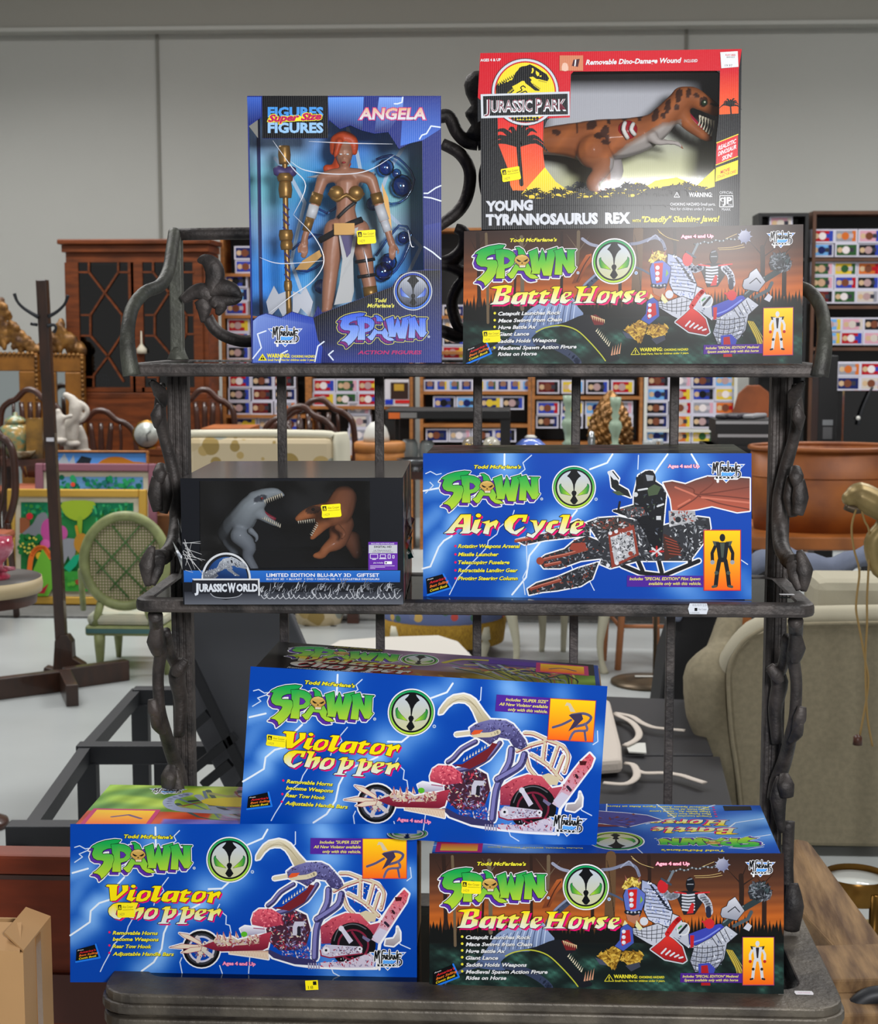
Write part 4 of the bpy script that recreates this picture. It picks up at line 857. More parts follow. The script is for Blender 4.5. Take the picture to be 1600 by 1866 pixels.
GREY = mat('grey_table_plastic', (86, 88, 94), .6); P = [at(x, y, Y_)-L for x, y, Y_ in ((330,1050,3.95), (516,1050,4.0), (575,1205,3.95), (590,1470,3.9), (440,1500,3.9), (345,1300,3.92))]; P = [Vector((p.x, .0, p.z)) for p in P]; b = MB(); b.slab(P, (0, .04, 0)); b.build('top', GREY, ft, bevel=.006)
for a_, b_ in (((330,1170),(450,1420)), ((430,1340),(330,1420)), ((380,1300),(322,1350)), ((370,1430),(420,1390))): b = MB(); b.bar(at(*a_, 3.85)-L, at(*b_, 3.85)-L, .022, .022); b.build('folded_leg', STL, ft)
b = MB(); b.bar(at(330, 1560, 3.85)-L, at(450, 1420, 3.85)-L, .02, .02); b.build('folded_leg', STL, ft)
for x in (-.05, .2): b = MB(); b.box((x-.02, 0, 0), (x+.02, .04, P[4].z+.04)); b.build('foot', STL, ft)
RW = mat('red_cherry_wood', (132, 54, 26), .5, var=.15, vscale=7, stretch=(1, 1, 5), spec=.3)
Y = 2.62; L = at(40, 1866, Y); L.z = 0; hb = thing('headboard', 'reddish cherry wood headboard behind the lowest carton at the left', 'headboard', L)
x0, x1 = at(-60, 1700, Y).x-L.x, at(206, 1700, Y).x-L.x; z = lambda py: at(100, py, Y).z
b = MB(); b.box((x0, 0, .02), (x1, .03, z(1602))); b.build('panel', RW, hb); b = MB(); b.box((x0, -.012, z(1592)), (x1, .045, z(1556))); b.build('top_rail', RW, hb, bevel=.006); b = MB(); b.box((x0, -.006, z(1602)), (x1, .035, z(1594))); b.build('bead', DKW, hb); b = MB(); b.box((x0, -.01, z(1860)), (x1, .03, z(1772))); b.build('lower_rail', mat('dark_cherry', (82, 36, 22), .5), hb)
b = MB(); b.box((x1-.05, -.005, 0), (x1, .035, .1)); b.build('foot', RW, hb); b = MB(); b.box((x0, -.005, 0), (x0+.05, .035, .1)); b.build('foot', RW, hb)
KR = mat('brown_carton', (188, 146, 98), .8, var=.08, vscale=4, bump=.05, bscale=40)
Y = 1.9; p = at(-90, 1866, Y); q_ = at(42, 1737, Y); cx = thing('cardboard_box', 'brown cardboard box with loose flaps at the bottom left corner', 'box', ((p.x+q_.x)/2, Y, 0)); hw = (q_.x-p.x)/2; zt = q_.z
b = MB(); b.box((-hw, 0, .32), (hw, .004, zt)); b.box((hw-.004, .004, .32), (hw, .12, zt)); b.box((-hw, .116, .32), (hw-.004, .12, zt)); b.box((-hw, .004, .32), (-hw+.004, .116, zt)); b.box((-hw, 0, .316), (hw, .12, .32)); b.build('carton_body', KR, cx)
b = MB(); b.slab([(-hw, .0, zt), (hw-.004, 0, zt), (hw-.02, .06, zt+.014), (-hw, .06, zt+.014)], (0, 0, .003)); b.build('flap', KR, cx); b = MB(); b.slab([(hw, .002, zt), (hw, .12, zt), (hw-.03, .11, zt+.016), (hw-.03, .02, zt+.016)], (0, 0, .003)); b.build('flap', KR, cx)
b = MB(); b.box((hw+.0002, .05, zt-.16), (hw+.0008, .072, zt)); b.build('packing_tape', mat('brown_tape', (150, 106, 60), .15, coat=.6), cx)
for s in (0, 1): pass
pl = thing('low_stool', 'plain wooden stool carrying the cardboard box', 'stool', ((p.x+q_.x)/2, Y+.06, 0)); b = MB(); b.box((-hw, -.06, .29), (hw, .06, .315)); b.build('seat', DKW, pl)
for sx in (-1, 1):
    for sy in (-1, 1): b = MB(); b.box((sx*(hw-.03)-.015, sy*.04-.015, 0), (sx*(hw-.03)+.015, sy*.04+.015, .29)); b.build('leg', DKW, pl)
# ------------------------------------------------------------------ centre background
def floral(name, base, cols, scale, th=.42):
    m = bpy.data.materials.new(name); m.use_nodes = True; nt = m.node_tree; bs = nt.nodes['Principled BSDF']; bs.inputs['Roughness'].default_value = .9
    vo = nt.nodes.new('ShaderNodeTexVoronoi'); vo.inputs['Scale'].default_value = scale; tc = nt.nodes.new('ShaderNodeTexCoord'); nt.links.new(tc.outputs['Object'], vo.inputs[0]); rp1 = nt.nodes.new('ShaderNodeValToRGB'); rp1.color_ramp.interpolation = 'CONSTANT'
    for i, (p_, c_) in enumerate(zip((0, .28, .5, .7), cols)):
        e = rp1.color_ramp.elements[i] if i < 2 else rp1.color_ramp.elements.new(p_); e.position = p_; e.color = rgb(c_)+(1,)
    sx = nt.nodes.new('ShaderNodeSeparateColor'); nt.links.new(vo.outputs['Color'], sx.inputs[0]); nt.links.new(sx.outputs[0], rp1.inputs[0]); lt_ = nt.nodes.new('ShaderNodeMath'); lt_.operation = 'LESS_THAN'; lt_.inputs[1].default_value = th; nt.links.new(vo.outputs['Distance'], lt_.inputs[0]); mx = nt.nodes.new('ShaderNodeMix'); mx.data_type = 'RGBA'; mx.inputs[6].default_value = rgb(base)+(1,); nt.links.new(lt_.outputs[0], mx.inputs[0]); nt.links.new(rp1.outputs[0], mx.inputs[7]); nt.links.new(mx.outputs[2], bs.inputs['Base Color']); return m
FLOR = floral('cream_floral_fabric', (206,190,158), ((160,136,80),(146,150,142),(186,160,104),(196,178,142)), 10, .5); CREAM = mat('cream_piping', (214, 210, 190), .8)
Y = 8.0; L = at(495, 1170, Y); L.z = 0; fa = thing('floral_armchair', 'cream floral armchair seen from behind with a rolled white side', 'armchair', L)
def fz(x, y, dy=0): return at(x, y, Y+dy)-L
p, q_ = fz(345, 1060), fz(606, 798); b = MB(); b.box((p.x, 0, p.z), (q_.x, .12, q_.z)); b.build('back', FLOR, fa, bevel=.03)
b = MB(); b.tube([fz(345, 791, .04), fz(480, 790, .04), fz(590, 792, .04), fz(606, 795, .04)], 8*Y/2900, 10, 3); b.build('top_roll', CREAM, fa)
b = MB(); b.tube([fz(622, 1040, .05), fz(622, 840, .05), fz(621, 805, .05), fz(620, 788, .05)], [17*Y/2900]*3+[13*Y/2900], 14, 3); b.build('side_wing', CREAM, fa)
b = MB(); p, q_ = fz(535, 1146), fz(628, 1060); b.tube([fz(582, 1142, .2), fz(582, 1105, .2), fz(582, 1060, .2)], [40*Y/2900, 48*Y/2900, 50*Y/2900], 20, 2); b.build('seat', FLOR, fa)
for x in (608, 560): b = MB(); p = fz(x, 1146, .1); b.tube([(p.x, p.y, p.z), (p.x, p.y, 0)], [.026, .018], 8, 1); b.build('foot', mat('reddish_foot', (120, 52, 34), .5), fa)
b = MB(); p = fz(365, 1146, .1); b.tube([(p.x, p.y, p.z+.05), (p.x, p.y, 0)], [.026, .018], 8, 1); b.build('foot', mat('reddish_foot', (120, 52, 34), .5), fa)
BLF = floral('blue_flower_fabric', (100,112,156), ((190,74,66),(206,170,96),(70,110,80),(110,120,160)), 17)
Y = 7.2; u = Y/2900; L = at(800, 1225, Y); L.z = 0; ot = thing('floral_ottoman', 'round blue flowered ottoman with yellow fringe behind the white table', 'ottoman', L); zt = at(800, 1100, Y).z; zb = at(800, 1148, Y).z
b = MB(); b.lathe([(118*u, zb), (122*u, zb+.03), (122*u, zt-.04), (112*u, zt), (0, zt+.02)], (0, .3, 0), 40); b.build('cushion', BLF, ot); FRG = mat('yellow_fringe', (196, 156, 50), .9, bump=.6, bscale=150, c2=(140, 100, 30), vscale=60, stretch=(6, 6, .4)); b = MB(); b.lathe([(119*u, zb-.10), (122*u, zb-.04), (124*u, zb), (120*u, zb+.02)], (0, .3, 0), 48, caps=False); b.build('fringe', FRG, ot)
for s in (-1, 1):
    for y in (.1, .5): b = MB(); b.lathe([(.03, 0), (.02, .02), (.034, .07), (.02, .1), (.036, zb-.06), (.03, zb)], (s*.2, y, 0), 14); b.build('leg', CREAM, ot)
WT = mat('white_table_top', (212, 208, 200), .4); P = [atz(x, y, .36) for x, y in ((596,1178), (618,1166), (700,1160), (800,1157), (835,1168), (905,1240), (890,1330), (560,1330))]; c = sum(P, Vector())/len(P); wt = thing('white_coffee_table', 'low white table top showing behind the tilted carton', 'table', (c.x, c.y, 0)); b = MB(); b.slab([p-Vector((c.x, c.y, 0)) for p in P], (0, 0, -.03)); b.build('tabletop', WT, wt, bevel=.006)
for dx, dy in ((-.3, -.15), (.3, -.15), (-.25, .35), (.2, .35)): b = MB(); b.tube([(dx, dy, .33), (dx, dy, 0)], .018, 8, 1); b.build('leg', WT, wt)
Y = 7.0; u = Y/2900; L = at(1020, 1235, Y); L.z = 0; wl = thing('painted_table', 'cream painted table with curved legs behind the flying-cycle carton', 'table', L); PT = mat('cream_paint', (186, 182, 160), .5); zt = at(1020, 1060, Y).z; b = MB(); b.box((at(915, 0, Y).x-L.x, 0, zt-.1), (at(1125, 0, Y).x-L.x, .55, zt)); b.build('top', PT, wl, bevel=.01)
for pts, dy in (([(924,1080),(932,1130),(941,1180),(940,1215),(936,1232)], .02), ([(986,1080),(990,1130),(992,1190),(990,1232)], .5), ([(1040,1080),(1036,1130),(1034,1180),(1032,1232)], .5), ([(1108,1080),(1102,1130),(1094,1180),(1096,1215),(1102,1240)], .02)):
    P = [at(x, y, Y)-L for x, y in pts]; zb = P[-1].z; b = MB(); b.tube([(p.x, dy, (p.z-zb)*zt/(P[0].z-zb)*.94) for p in P], [.03, .026, .017, .013, .02][:len(P)], 10, 4); b.build('leg', PT, wl)
Y = 7.1; L = at(1160, 1245, Y); L.z = 0; sw = thing('wooden_stool', 'orange wooden stool with rungs right of the cream table legs', 'stool', L); ST = mat('stool_wood', (182, 118, 76), .5); zt = .62
X = lambda px: at(px, 1200, Y).x-L.x
for a_, b_, y in ((1140, 1126, 0), (1116, 1104, .2), (1212, 1226, 0), (1195, 1205, .2)): b = MB(); b.tube([(X(a_), y, zt-.02), (X(b_), y, 0)], [.017, .015], 8, 1); b.build('leg', ST, sw)
for a_, b_, z_ in ((1134, 1216, .2), (1138, 1213, .36)): b = MB(); b.tube([(X(a_), 0, z_), (X(b_), 0, z_)], .009, 8, 1); b.build('rung', ST, sw)
b = MB(); b.tube([(X(1134), 0, .18), (X(1108), .2, .24)], .009, 8, 1); b.build('rung', ST, sw); b = MB(); b.lathe([(.16, zt-.03), (.165, zt), (0, zt+.005)], (0, .1, 0), 24); b.build('seat', ST, sw)
p = atz(1182, 1245, 0); fl = thing('floor_lamp_base', 'round tarnished floor lamp base with a thin pole and white tag', 'lamp', p); BRZ = mat('tarnished_brass', (112, 96, 76), .4, .6, var=.3); b = MB(); b.lathe([(.165, 0), (.165, .012), (.1, .02), (.02, .03), (.0, .03)], (0, 0, 0), 36); b.build('foot', BRZ, fl); b = MB(); b.tube([(.03, .05, .02), (.03, .05, 1.05)], .009, 10, 1); b.build('pole', BRZ, fl); b = MB(); b.box((-.06, -.02, .0305), (.04, .0, .034)); b.build('tag', WHITEL, fl)
# ornaments on the long table
ZT6 = .80; p0, p1 = atz(640, 860, ZT6), atz(1345, 845, ZT6); lt = thing('display_table', 'long dark display table crowded with glass and ornaments', 'table', ((p0.x+p1.x)/2, 8.6, 0)); hw = (p1.x-p0.x)/2+.05
b = MB(); b.box((-hw, -.45, ZT6-.04), (hw, .45, ZT6)); b.build('tabletop', DKW, lt)
for sx_ in (-1, 1):
    for y in (-.4, .4): b = MB(); b.box((sx_*(hw-.05)-.03, y-.03, 0), (sx_*(hw-.05)+.03, y+.03, ZT6-.04)); b.build('leg', DKW, lt)
def on(px, Y=8.5): v = at(px, 800, Y); return Vector((v.x, Y, ZT6))
GLS = glass_mat('clear_glassware', (206, 212, 214), .12, haze=.5, rough=.15)
def lathe_thing(name, label, cat, px, prof, m, Y=8.5, parts=(), n=24, sx=1., group=None):
    t = thing(name, label, cat, on(px, Y), group=group); b = MB(); b.lathe(prof, (0, 0, 0), n, sx); b.build('body', m, t)
    for nm, pr, mm in parts: b = MB(); b.lathe(pr, (0, 0, 0), n, sx); b.build(nm, mm, t)
    return t
HB = mat('tan_leather', (190, 124, 62), .6, var=.12); lathe_thing('hat_box', 'tan round hat box with a lid beside the black side table', 'box', 692, [(.13, 0), (.13, .11)], HB, 8.35, [('lid', [(.136, .09), (.136, .135), (.125, .142), (0, .142)], HB)])
b = MB(); b.lathe([(.07, 0), (.068, .03), (.055, .07), (.03, .1), (0, .105)], (0, 0, 0), 22); o = b.build('white_bowl', WHITEL); o.location = on(686, 8.35)+Vector((0, 0, .143)); tag(o, 'white domed bowl upside down on the tan hat box', 'bowl')
Y = 8.6; u = Y/2900; b0 = at(818, 745, Y); bt = thing('black_side_table', 'black square side table standing on the display table with an orange tag', 'table', (b0.x, Y, ZT6)); hw = 112*u; zt = b0.z-ZT6; b = MB(); b.box((-hw, -.18, zt-.045), (hw, .2, zt)); b.build('tabletop', DARKB, bt, bevel=.004)
for s in (-1, 1):
    for y in (-.17, .15): b = MB(); b.box((s*(hw-.026)-.026, y, 0), (s*(hw-.026)+.026, y+.04, zt-.045)); b.build('leg', DARKB, bt)
b = MB(); b.box((-hw+.02, -.183, zt-.044), (-hw+.08, -.1805, zt-.012)); b.build('price_tag', mat('orange_tag', (226, 110, 40), .6), bt); b = MB(); b.box((-hw+.082, -.183, zt-.04), (-hw+.17, -.1805, zt-.012)); b.build('printed_tag', mat('grey_tag', (130, 130, 130), .6), bt)
lathe_thing('glass_jar', 'round clear glass bowl vase under the black side table, left of the figurines', 'vase', 746, [(.03, 0), (.044, .03), (.05, .07), (.044, .115), (.034, .135)], GLS, 8.62); lathe_thing('glass_jar', 'clear glass bowl vase touching the first one on its right', 'vase', 778, [(.028, 0), (.04, .03), (.045, .07), (.04, .11), (.03, .13)], GLS, 8.62)
lathe_thing('green_dish', 'wide green glass dish under the black side table', 'dish', 800, [(.03, 0), (.1, .02), (.16, .035), (.16, .04), (.1, .026), (0, .01)], mat('green_glass', (110, 160, 130), .15, coat=.5), 8.45); lathe_thing('silver_bowl', 'silver footed bowl in front of the glass vases', 'bowl', 758, [(.045, 0), (.03, .015), (.06, .03), (.1, .06), (.105, .065), (.06, .035), (0, .025)], mat('silver_plate', (176, 180, 184), .2, .9), 8.2)
for px, c_, lab in ((858, (150,140,124), 'brown and silver owl figurine behind a rack bar'), (896, (200,196,180), 'white hen figurine with a red comb and yellow breast')):
    t = thing('bird_figurine', lab, 'figurine', on(px, 8.4)); m_ = mat('glazed_%d' % px, c_, .2, coat=.6, var=.15, vscale=20); b = MB(); b.lathe([(.045, 0), (.05, .02), (.06, .06), (.05, .105)], (0, 0, 0), 18); b.ball((0, 0, .12), .047, 16, 10); b.build('body', m_, t); b = MB(); b.tube([(-.005, -.045, .12), (-.005, -.062, .112)], [.01, .002], 8, 1); b.build('beak', mat('yellow_glaze', (206, 170, 50), .3), t)
    if px > 880: b = MB(); b.ball((.04, .0, .1), .024, 12, 8, .6, 1, 1); b.build('comb', mat('red_glaze', (190, 40, 40), .3), t); b = MB(); b.ball((.03, -.03, .05), .03, 12, 8); b.build('breast_patch', mat('yellow_glaze', (206, 170, 50), .3), t)
    else: [(_b := MB(), _b.ball((s*.02, -.04, .125), .01, 10, 6), _b.build('eye', mat('brass_eye', (206, 170, 90), .2, .8), t)) for s in (-1, 1)]
lathe_thing('blue_jar', 'glossy blue glass jar with a pale lid right of the black side table', 'jar', 967, [(.085, 0), (.1, .03), (.1, .07), (.08, .12), (.045, .148), (.03, .15)], mat('blue_glass', (96, 124, 206), .1, coat=.6), 8.5, [('lid', [(.03, .15), (.034, .158), (.02, .168), (0, .17)], WHITEL)])
t = thing('bowl_of_shells', 'black bowl heaped with white sticks beside the blue jar', 'bowl', on(1016, 8.6)); b = MB(); b.lathe([(.06, 0), (.085, .03), (.09, .055), (.07, .05), (0, .03)], (0, 0, 0), 24); b.build('bowl', DARKB, t); rr = random.Random(6); b = MB(); [b.tube([(rr.uniform(-.07, .07), rr.uniform(-.05, .05), .05+rr.uniform(0, .04)), (rr.uniform(-.07, .07), rr.uniform(-.05, .05), .05+rr.uniform(0, .05))], .007, 6, 1) for _ in range(26)]; o = b.build('sticks', PT, t); o['kind'] = 'stuff'
CG = mat('pale_green_ceramic', (150, 172, 150), .4); CPR = [(.055, 0), (.05, .015), (.025, .03), (.02, .06), (.04, .075), (.02, .09), (.018, .11), (.034, .125), (.016, .14), (.02, .18), (.036, .225), (.03, .25), (.016, .265), (.022, .285), (.014, .3), (.026, .34), (.03, .38)]
lathe_thing('candlestick', 'pale green turned candlestick behind a rack bar', 'candlestick', 1035, CPR, CG, 8.5, n=16, group='green candlesticks'); lathe_thing('candlestick', 'pale green turned candlestick in front of the gold pine cone', 'candlestick', 1121, CPR, CG, 8.3, n=16, group='green candlesticks')
t = thing('gold_pine_cone', 'large gold pine cone ornament behind the green candlestick', 'ornament', on(1112, 8.7)); GC = mat('gold_paint', (150, 106, 54), .35, .5, var=.3, vscale=10)
def cone(mb):
    for k in range(150):
        z = .03+.36*k/150; a_ = k*2.39996; r_ = .115*math.sin(math.pi*min(1, (z+.07)/.46))**.8; mb.ball((r_*math.cos(a_), r_*math.sin(a_), z), .016, 8, 6)
fuse('cone_body', [[(Vector((0, 0, .03)), .05), (Vector((0, 0, .12)), .1), (Vector((0, 0, .22)), .1), (Vector((0, 0, .33)), .06), (Vector((0, 0, .38)), .02)]], GC, t, .008, 1, cone); b = MB(); b.lathe([(.06, 0), (.05, .02), (.03, .04)], (0, 0, 0), 16); b.build('foot', GC, t)
SV = mat('silver_plate', (176, 180, 184), .2, .9); t = lathe_thing('silver_teapot', 'silver covered dish between the pine cone and a rack bar', 'dish', 1078, [(.07, 0), (.075, .02), (.06, .05), (.04, .075), (.03, .08)], SV, 8.3, [('lid', [(.04, .078), (.03, .1), (.018, .12), (.02, .16), (.012, .2), (0, .205)], SV)])
lathe_thing('white_dish', 'small white footed dish right of the candlestick', 'dish', 1142, [(.03, 0), (.02, .012), (.06, .03), (.065, .034), (.03, .02), (0, .016)], WHITEL, 8.35)
for i, px in enumerate((1182, 1198)): lathe_thing('wine_glass', 'clear stemmed glass in front of the white shelf unit, %s one' % ('left' if i == 0 else 'right'), 'glass', px, [(.03, 0), (.006, .008), (.005, .07), (.025, .09), (.032, .13), (.028, .15)], GLS, 8.4+.1*i, n=18, group='stemmed glasses')
# ------------------------------------------------------------------ right background
Y = 7.4; u = Y/2900; z0 = at(1360, 808, Y).z; av = thing('av_stand', 'dark stand under the stacked players', 'stand', (at(1365, 800, Y).x, Y, 0)); b = MB(); b.box((-.2, -.15, 0), (.2, .15, z0)); b.build('body', DARKB, av); b = MB(); b.box((-.21, -.16, z0-.02), (.21, .16, z0)); b.build('top', DARKB, av)
SLV = mat('silver_fascia', (170, 174, 178), .3, .6); zc = z0
for i, (h_, dx, lab) in enumerate(((.055, .0, 'lower silver-edged black disc player on the dark stand'), (.06, -.01, 'upper silver-edged black disc player under the remotes'))):
    t = thing('disc_player', lab, 'player', (av.location.x+dx, Y, zc), group='stacked disc players'); b = MB(); b.box((-.16, -.13, 0), (.16, .13, h_)); b.build('case', DARKB, t); b = MB(); b.box((-.16, -.134, h_-.018), (.16, -.1302, h_-.004)); b.build('fascia', SLV, t); zc += h_
for i, (dx, c_) in enumerate(((-.1, (50,50,56)), (-.045, (60,56,66)), (.025, (150,150,154)))):
    b = MB(); b.box((-.028, -.09, 0), (.028, .09, .02)); o = b.build('remote_control', mat('remote_%d' % i, c_, .35), None, bevel=.008); o.location = (av.location.x+dx, Y, zc+.002); o.rotation_euler = (0, .0, -.5); tag(o, ('black remote control, left of three on the players', 'dark grey remote control, middle of three on the players', 'silver remote control, right of three on the players')[i], 'remote control', 'remote controls')
p = at(1372, 745, 9.5); t = thing('wood_chair', 'orange curved plywood chair back behind the disc players', 'chair', (p.x, 9.5, 0)); OW = mat('orange_plywood', (150, 80, 40), .4, var=.2); zq = at(1372, 702, 9.5).z; hw = 36*9.5/2900; b = MB(); b.prism([(-hw, zq-.4), (hw, zq-.4), (hw, zq-.14), (hw*.75, zq-.04), (hw*.3, zq), (-hw*.3, zq), (-hw*.75, zq-.05), (-hw, zq-.16)], -.01, .012); b.build('back', OW, t, bevel=.004); b = MB(); b.box((-hw, -.4, zq-.42), (hw, .01, zq-.4)); b.build('seat', OW, t)
for sx_ in (-1, 1):
    for y in (-.36, -.03): b = MB(); b.box((sx_*(hw-.02)-.013, y, 0), (sx_*(hw-.02)+.013, y+.026, zq-.42)); b.build('leg', OW, t)
Y = 8.8; p, q_ = at(1484, 1000, Y), at(1528, 648, Y); t = thing('tower_speaker', 'tall black tower speaker in front of the brown shelf unit', 'speaker', ((p.x+q_.x)/2, Y, 0)); hw = (q_.x-p.x)/2; b = MB(); b.box((-hw, 0, 0), (hw, .2, q_.z)); b.build('cabinet', DARKB, t, bevel=.004); b = MB(); b.box((-hw*.5, -.003, at(1500, 775, Y).z), (hw*.6, -.0005, at(1500, 765, Y).z)); b.build('maker_label', SLV, t); b = MB(); b.box((-hw*.45, -.003, at(1500, 800, Y).z), (hw*.55, -.0005, at(1500, 778, Y).z)); b.build('badge', mat('grey_badge', (92, 92, 94), .4), t)
Y = 8.4; p, q_ = at(1532, 960, Y), at(1668, 712, Y); t = thing('television', 'large black television screen at the right edge with a cable and white tag', 'television', ((p.x+q_.x)/2, Y, 0)); hw = (q_.x-p.x)/2; b = MB(); b.box((-hw, 0, p.z), (hw, .05, q_.z)); b.build('screen', mat('black_glass', (10, 10, 12), .12, coat=.5), t); b = MB(); b.tube([at(1590, 705, Y-.03)-Vector(t.location), at(1572, 745, Y-.03)-Vector(t.location), at(1564, 775, Y-.03)-Vector(t.location)], .007, 8, 4); b.build('cable', STL, t); b = MB(); c_ = at(1564, 762, Y-.03)-Vector(t.location); b.ball(c_, .012, 10, 8); b.build('tag', WHITEL, t); b = MB(); b.box((-.06, 0, .0), (.06, .06, p.z)); b.build('stand', DARKB, t)
Y = 5.9; u = Y/2900; c = at(1502, 975, Y+.2); zb = at(1502, 975, Y).z; zt = at(1502, 822, Y).z; t = thing('copper_tub', 'large oval copper tub with a rolled rim on an orange wooden table', 'tub', (c.x, Y+.2, zb)); CU = mat('aged_copper', (170, 98, 36), .5, .15, bump=.15, bscale=30, c2=(120, 66, 34), vscale=5); h_ = zt-zb
b = MB(); b.lathe([(132*u, 0), (137*u, h_*.3), (140*u, h_), (137*u, h_), (130*u, h_*.1), (0, .008)], (0, 0, 0), 48, 1, .62); b.build('body', CU, t); b = MB(); b.tube([(142*u*math.cos(k*.2618), 142*u*.62*math.sin(k*.2618), h_) for k in range(24)], .009, 8, 2, closed=True); b.build('rim', CU, t); b = MB(); b.tube([(139*u*math.cos(k*.2618), 139*u*.62*math.sin(k*.2618), h_*.66) for k in range(24)], .003, 6, 2, closed=True); b.build('band', CU, t)
t = thing('wooden_table', 'orange wooden table under the copper tub', 'table', (c.x, Y+.2, 0)); OWT = mat('orange_table', (176, 104, 48), .4, var=.2); b = MB(); b.box((-.36, -.26, zb-.05), (.5, .3, zb)); b.build('tabletop', OWT, t, bevel=.006)
for sx_ in (-.33, .46):
    for y in (-.22, .24): b = MB(); b.box((sx_-.025, y-.025, 0), (sx_+.025, y+.025, zb-.05)); b.build('leg', OWT, t)
# sofa
SOF = mat('beige_upholstery', (140, 131, 108), .95, bump=.12, bscale=240, var=.08, vscale=60); SOL = mat('light_upholstery', (176, 170, 150), .95, bump=.12, bscale=240)
Y = 4.55; L = at(1450, 1558, Y); L.z = 0; sf = thing('sofa', 'beige upholstered sofa with a scrolled arm, seen from behind at the right', 'sofa', L)
def so(x, y, dy=0): return at(x, y, Y+dy)-L
q = [(1326,1230),(1340,1190),(1370,1158),(1430,1140),(1660,1136),(1660,1560),(1354,1560),(1350,1480),(1342,1400),(1332,1330)]
b = MB(); P = [so(x, y) for x, y in q]; b.prism([(p.x, max(p.z, .03)) for p in P], 0, .1); b.build('back_panel', SOF, sf, bevel=.012)
b = MB(); P = [so(x, y, .0) for x, y in ((1356,1556),(1350,1480),(1342,1400),(1332,1330),(1327,1230),(1342,1186),(1372,1156),(1430,1139),(1660,1134))]; b.tube([p+Vector((0, -.004, 0)) for p in P], .006, 8, 4); b.build('piping', SOF, sf)
b = MB(); b.tube([so(1420, 1128, .05), so(1480, 1124, .05), so(1660, 1122, .05)], [.02, .032, .034], 14, 3); b.build('back_roll', SOL, sf)
b = MB(); b.tube([so(1310, 1260, .08), so(1330, 1200, .05), so(1372, 1150, .05), so(1430, 1127, .05)], [.02, .03, .032, .028], 14, 4); b.build('back_roll', SOL, sf)
b = MB(); p, q_ = so(1464, 1090, .3), so(1680, 1040, .3); b.box((p.x, .1, p.z-.05), (q_.x, .32, q_.z)); b.build('back_cushion', SOL, sf, bevel=.03)
fuse('arm', [[(so(1330,1540,.1), .02), (so(1322,1450,.1), .03), (so(1308,1370,.1), .045), (so(1295,1300,.1), .075), (so(1297,1235,.1), .085), (so(1316,1200,.12), .06)], [(so(1297,1235,.5), .085), (so(1297,1235,.1), .085)], [(so(1308,1370,.6), .05), (so(1295,1300,.6), .075), (so(1297,1235,.6), .085)], [(so(1318,1180,.15), .05), (so(1330,1130,.2), .04), (so(1330,1105,.25), .04)], [(so(1340,1500,.08), .04), (so(1336,1400,.08), .05), (so(1326,1300,.08), .05)]], SOF, sf, .012, 4)
b = MB(); b.box((so(1340, 1500).x, .1, .1), (so(1660, 1500).x, .7, .4)); b.build('seat', SOF, sf, bevel=.02)
for x in (1362, 1640): b = MB(); p = so(x, 1560); b.box((p.x-.02, .02, 0), (p.x+.02, .06, .05)); b.build('foot', DKW, sf)
# draped blanket, garment, low black tables, straps
b = MB(); n = 26; vs = []; fs = []
for i in range(n+1):
    t_ = i/n; px = 1366+t_*280; top = 1012-12*math.sin(t_*9)-20*t_
    for k, (dy, off) in enumerate(((-.02, 40), (-.02, 22), (.02, 4), (.12, 0), (.22, 10))): vs.append(at(px, top+off+3*math.sin(i*1.3+k), 4.9+dy))
for i in range(n):
    for k in range(4): fs.append((i*5+k, (i+1)*5+k, (i+1)*5+k+1, i*5+k+1))
b.add(vs, fs, True); o = b.build('blanket', mat('grey_blue_wool', (104, 112, 132), .95, bump=.2, bscale=120)); so_ = o.modifiers.new('s', 'SOLIDIFY'); so_.thickness = .012; tag(o, 'grey blue blanket folded along the top of the sofa', 'blanket')
BLKF = mat('black_cloth', (24, 24, 27), .85, bump=.2, bscale=60)
Y = 5.6; L = at(1250, 1290, Y); L.z = 0; t = thing('covered_chair', 'chair draped in black cloth between the rack and the sofa arm', 'chair', L); P = [at(x, y, Y)-L for x, y in ((1236,1100),(1320,1100),(1316,1180),(1285,1230),(1268,1300),(1205,1290),(1190,1270),(1212,1210),(1232,1150))]; b = MB(); b.prism([(p.x, 0 if p.z < .24 else p.z) for p in P], 0, .35); b.build('cover', BLKF, t, bevel=.02); b = MB(); P = [at(x, y, Y-.02)-L for x, y in ((1212,1130),(1240,1135),(1250,1112),(1320,1108),(1320,1085),(1216,1100))]; b.prism([(p.x, p.z) for p in P], -.02, .3); b.build('blue_throw', mat('grey_blue_wool', (104, 112, 132), .95), t, bevel=.01)
BT = mat('black_tabletop', (42, 42, 46), .45)
def lowtop(label, q, z, seed):
    P = [atz(x, y, z) for x, y in q]; c = sum(P, Vector())/len(P); t = thing('low_table', label, 'table', (c.x, c.y, 0), group='low black tables'); c.z = 0; b = MB(); b.slab([p-c for p in P], (0, 0, -.03)); b.build('tabletop', BT, t, bevel=.004)
    for p in P: d_ = (p-c)*.9; b = MB(); b.box((d_.x-.02, d_.y-.02, 0), (d_.x+.02, d_.y+.02, z-.03)); b.build('leg', BT, t)
lowtop('low black table with a white bag strap across its far half', [(1040,1266),(1262,1275),(1300,1374),(1040,1376)], .34, 1); lowtop('nearest low black table with a loose white strap end', [(1020,1378),(1312,1378),(1338,1480),(1338,1560),(1020,1560)], .34, 2)
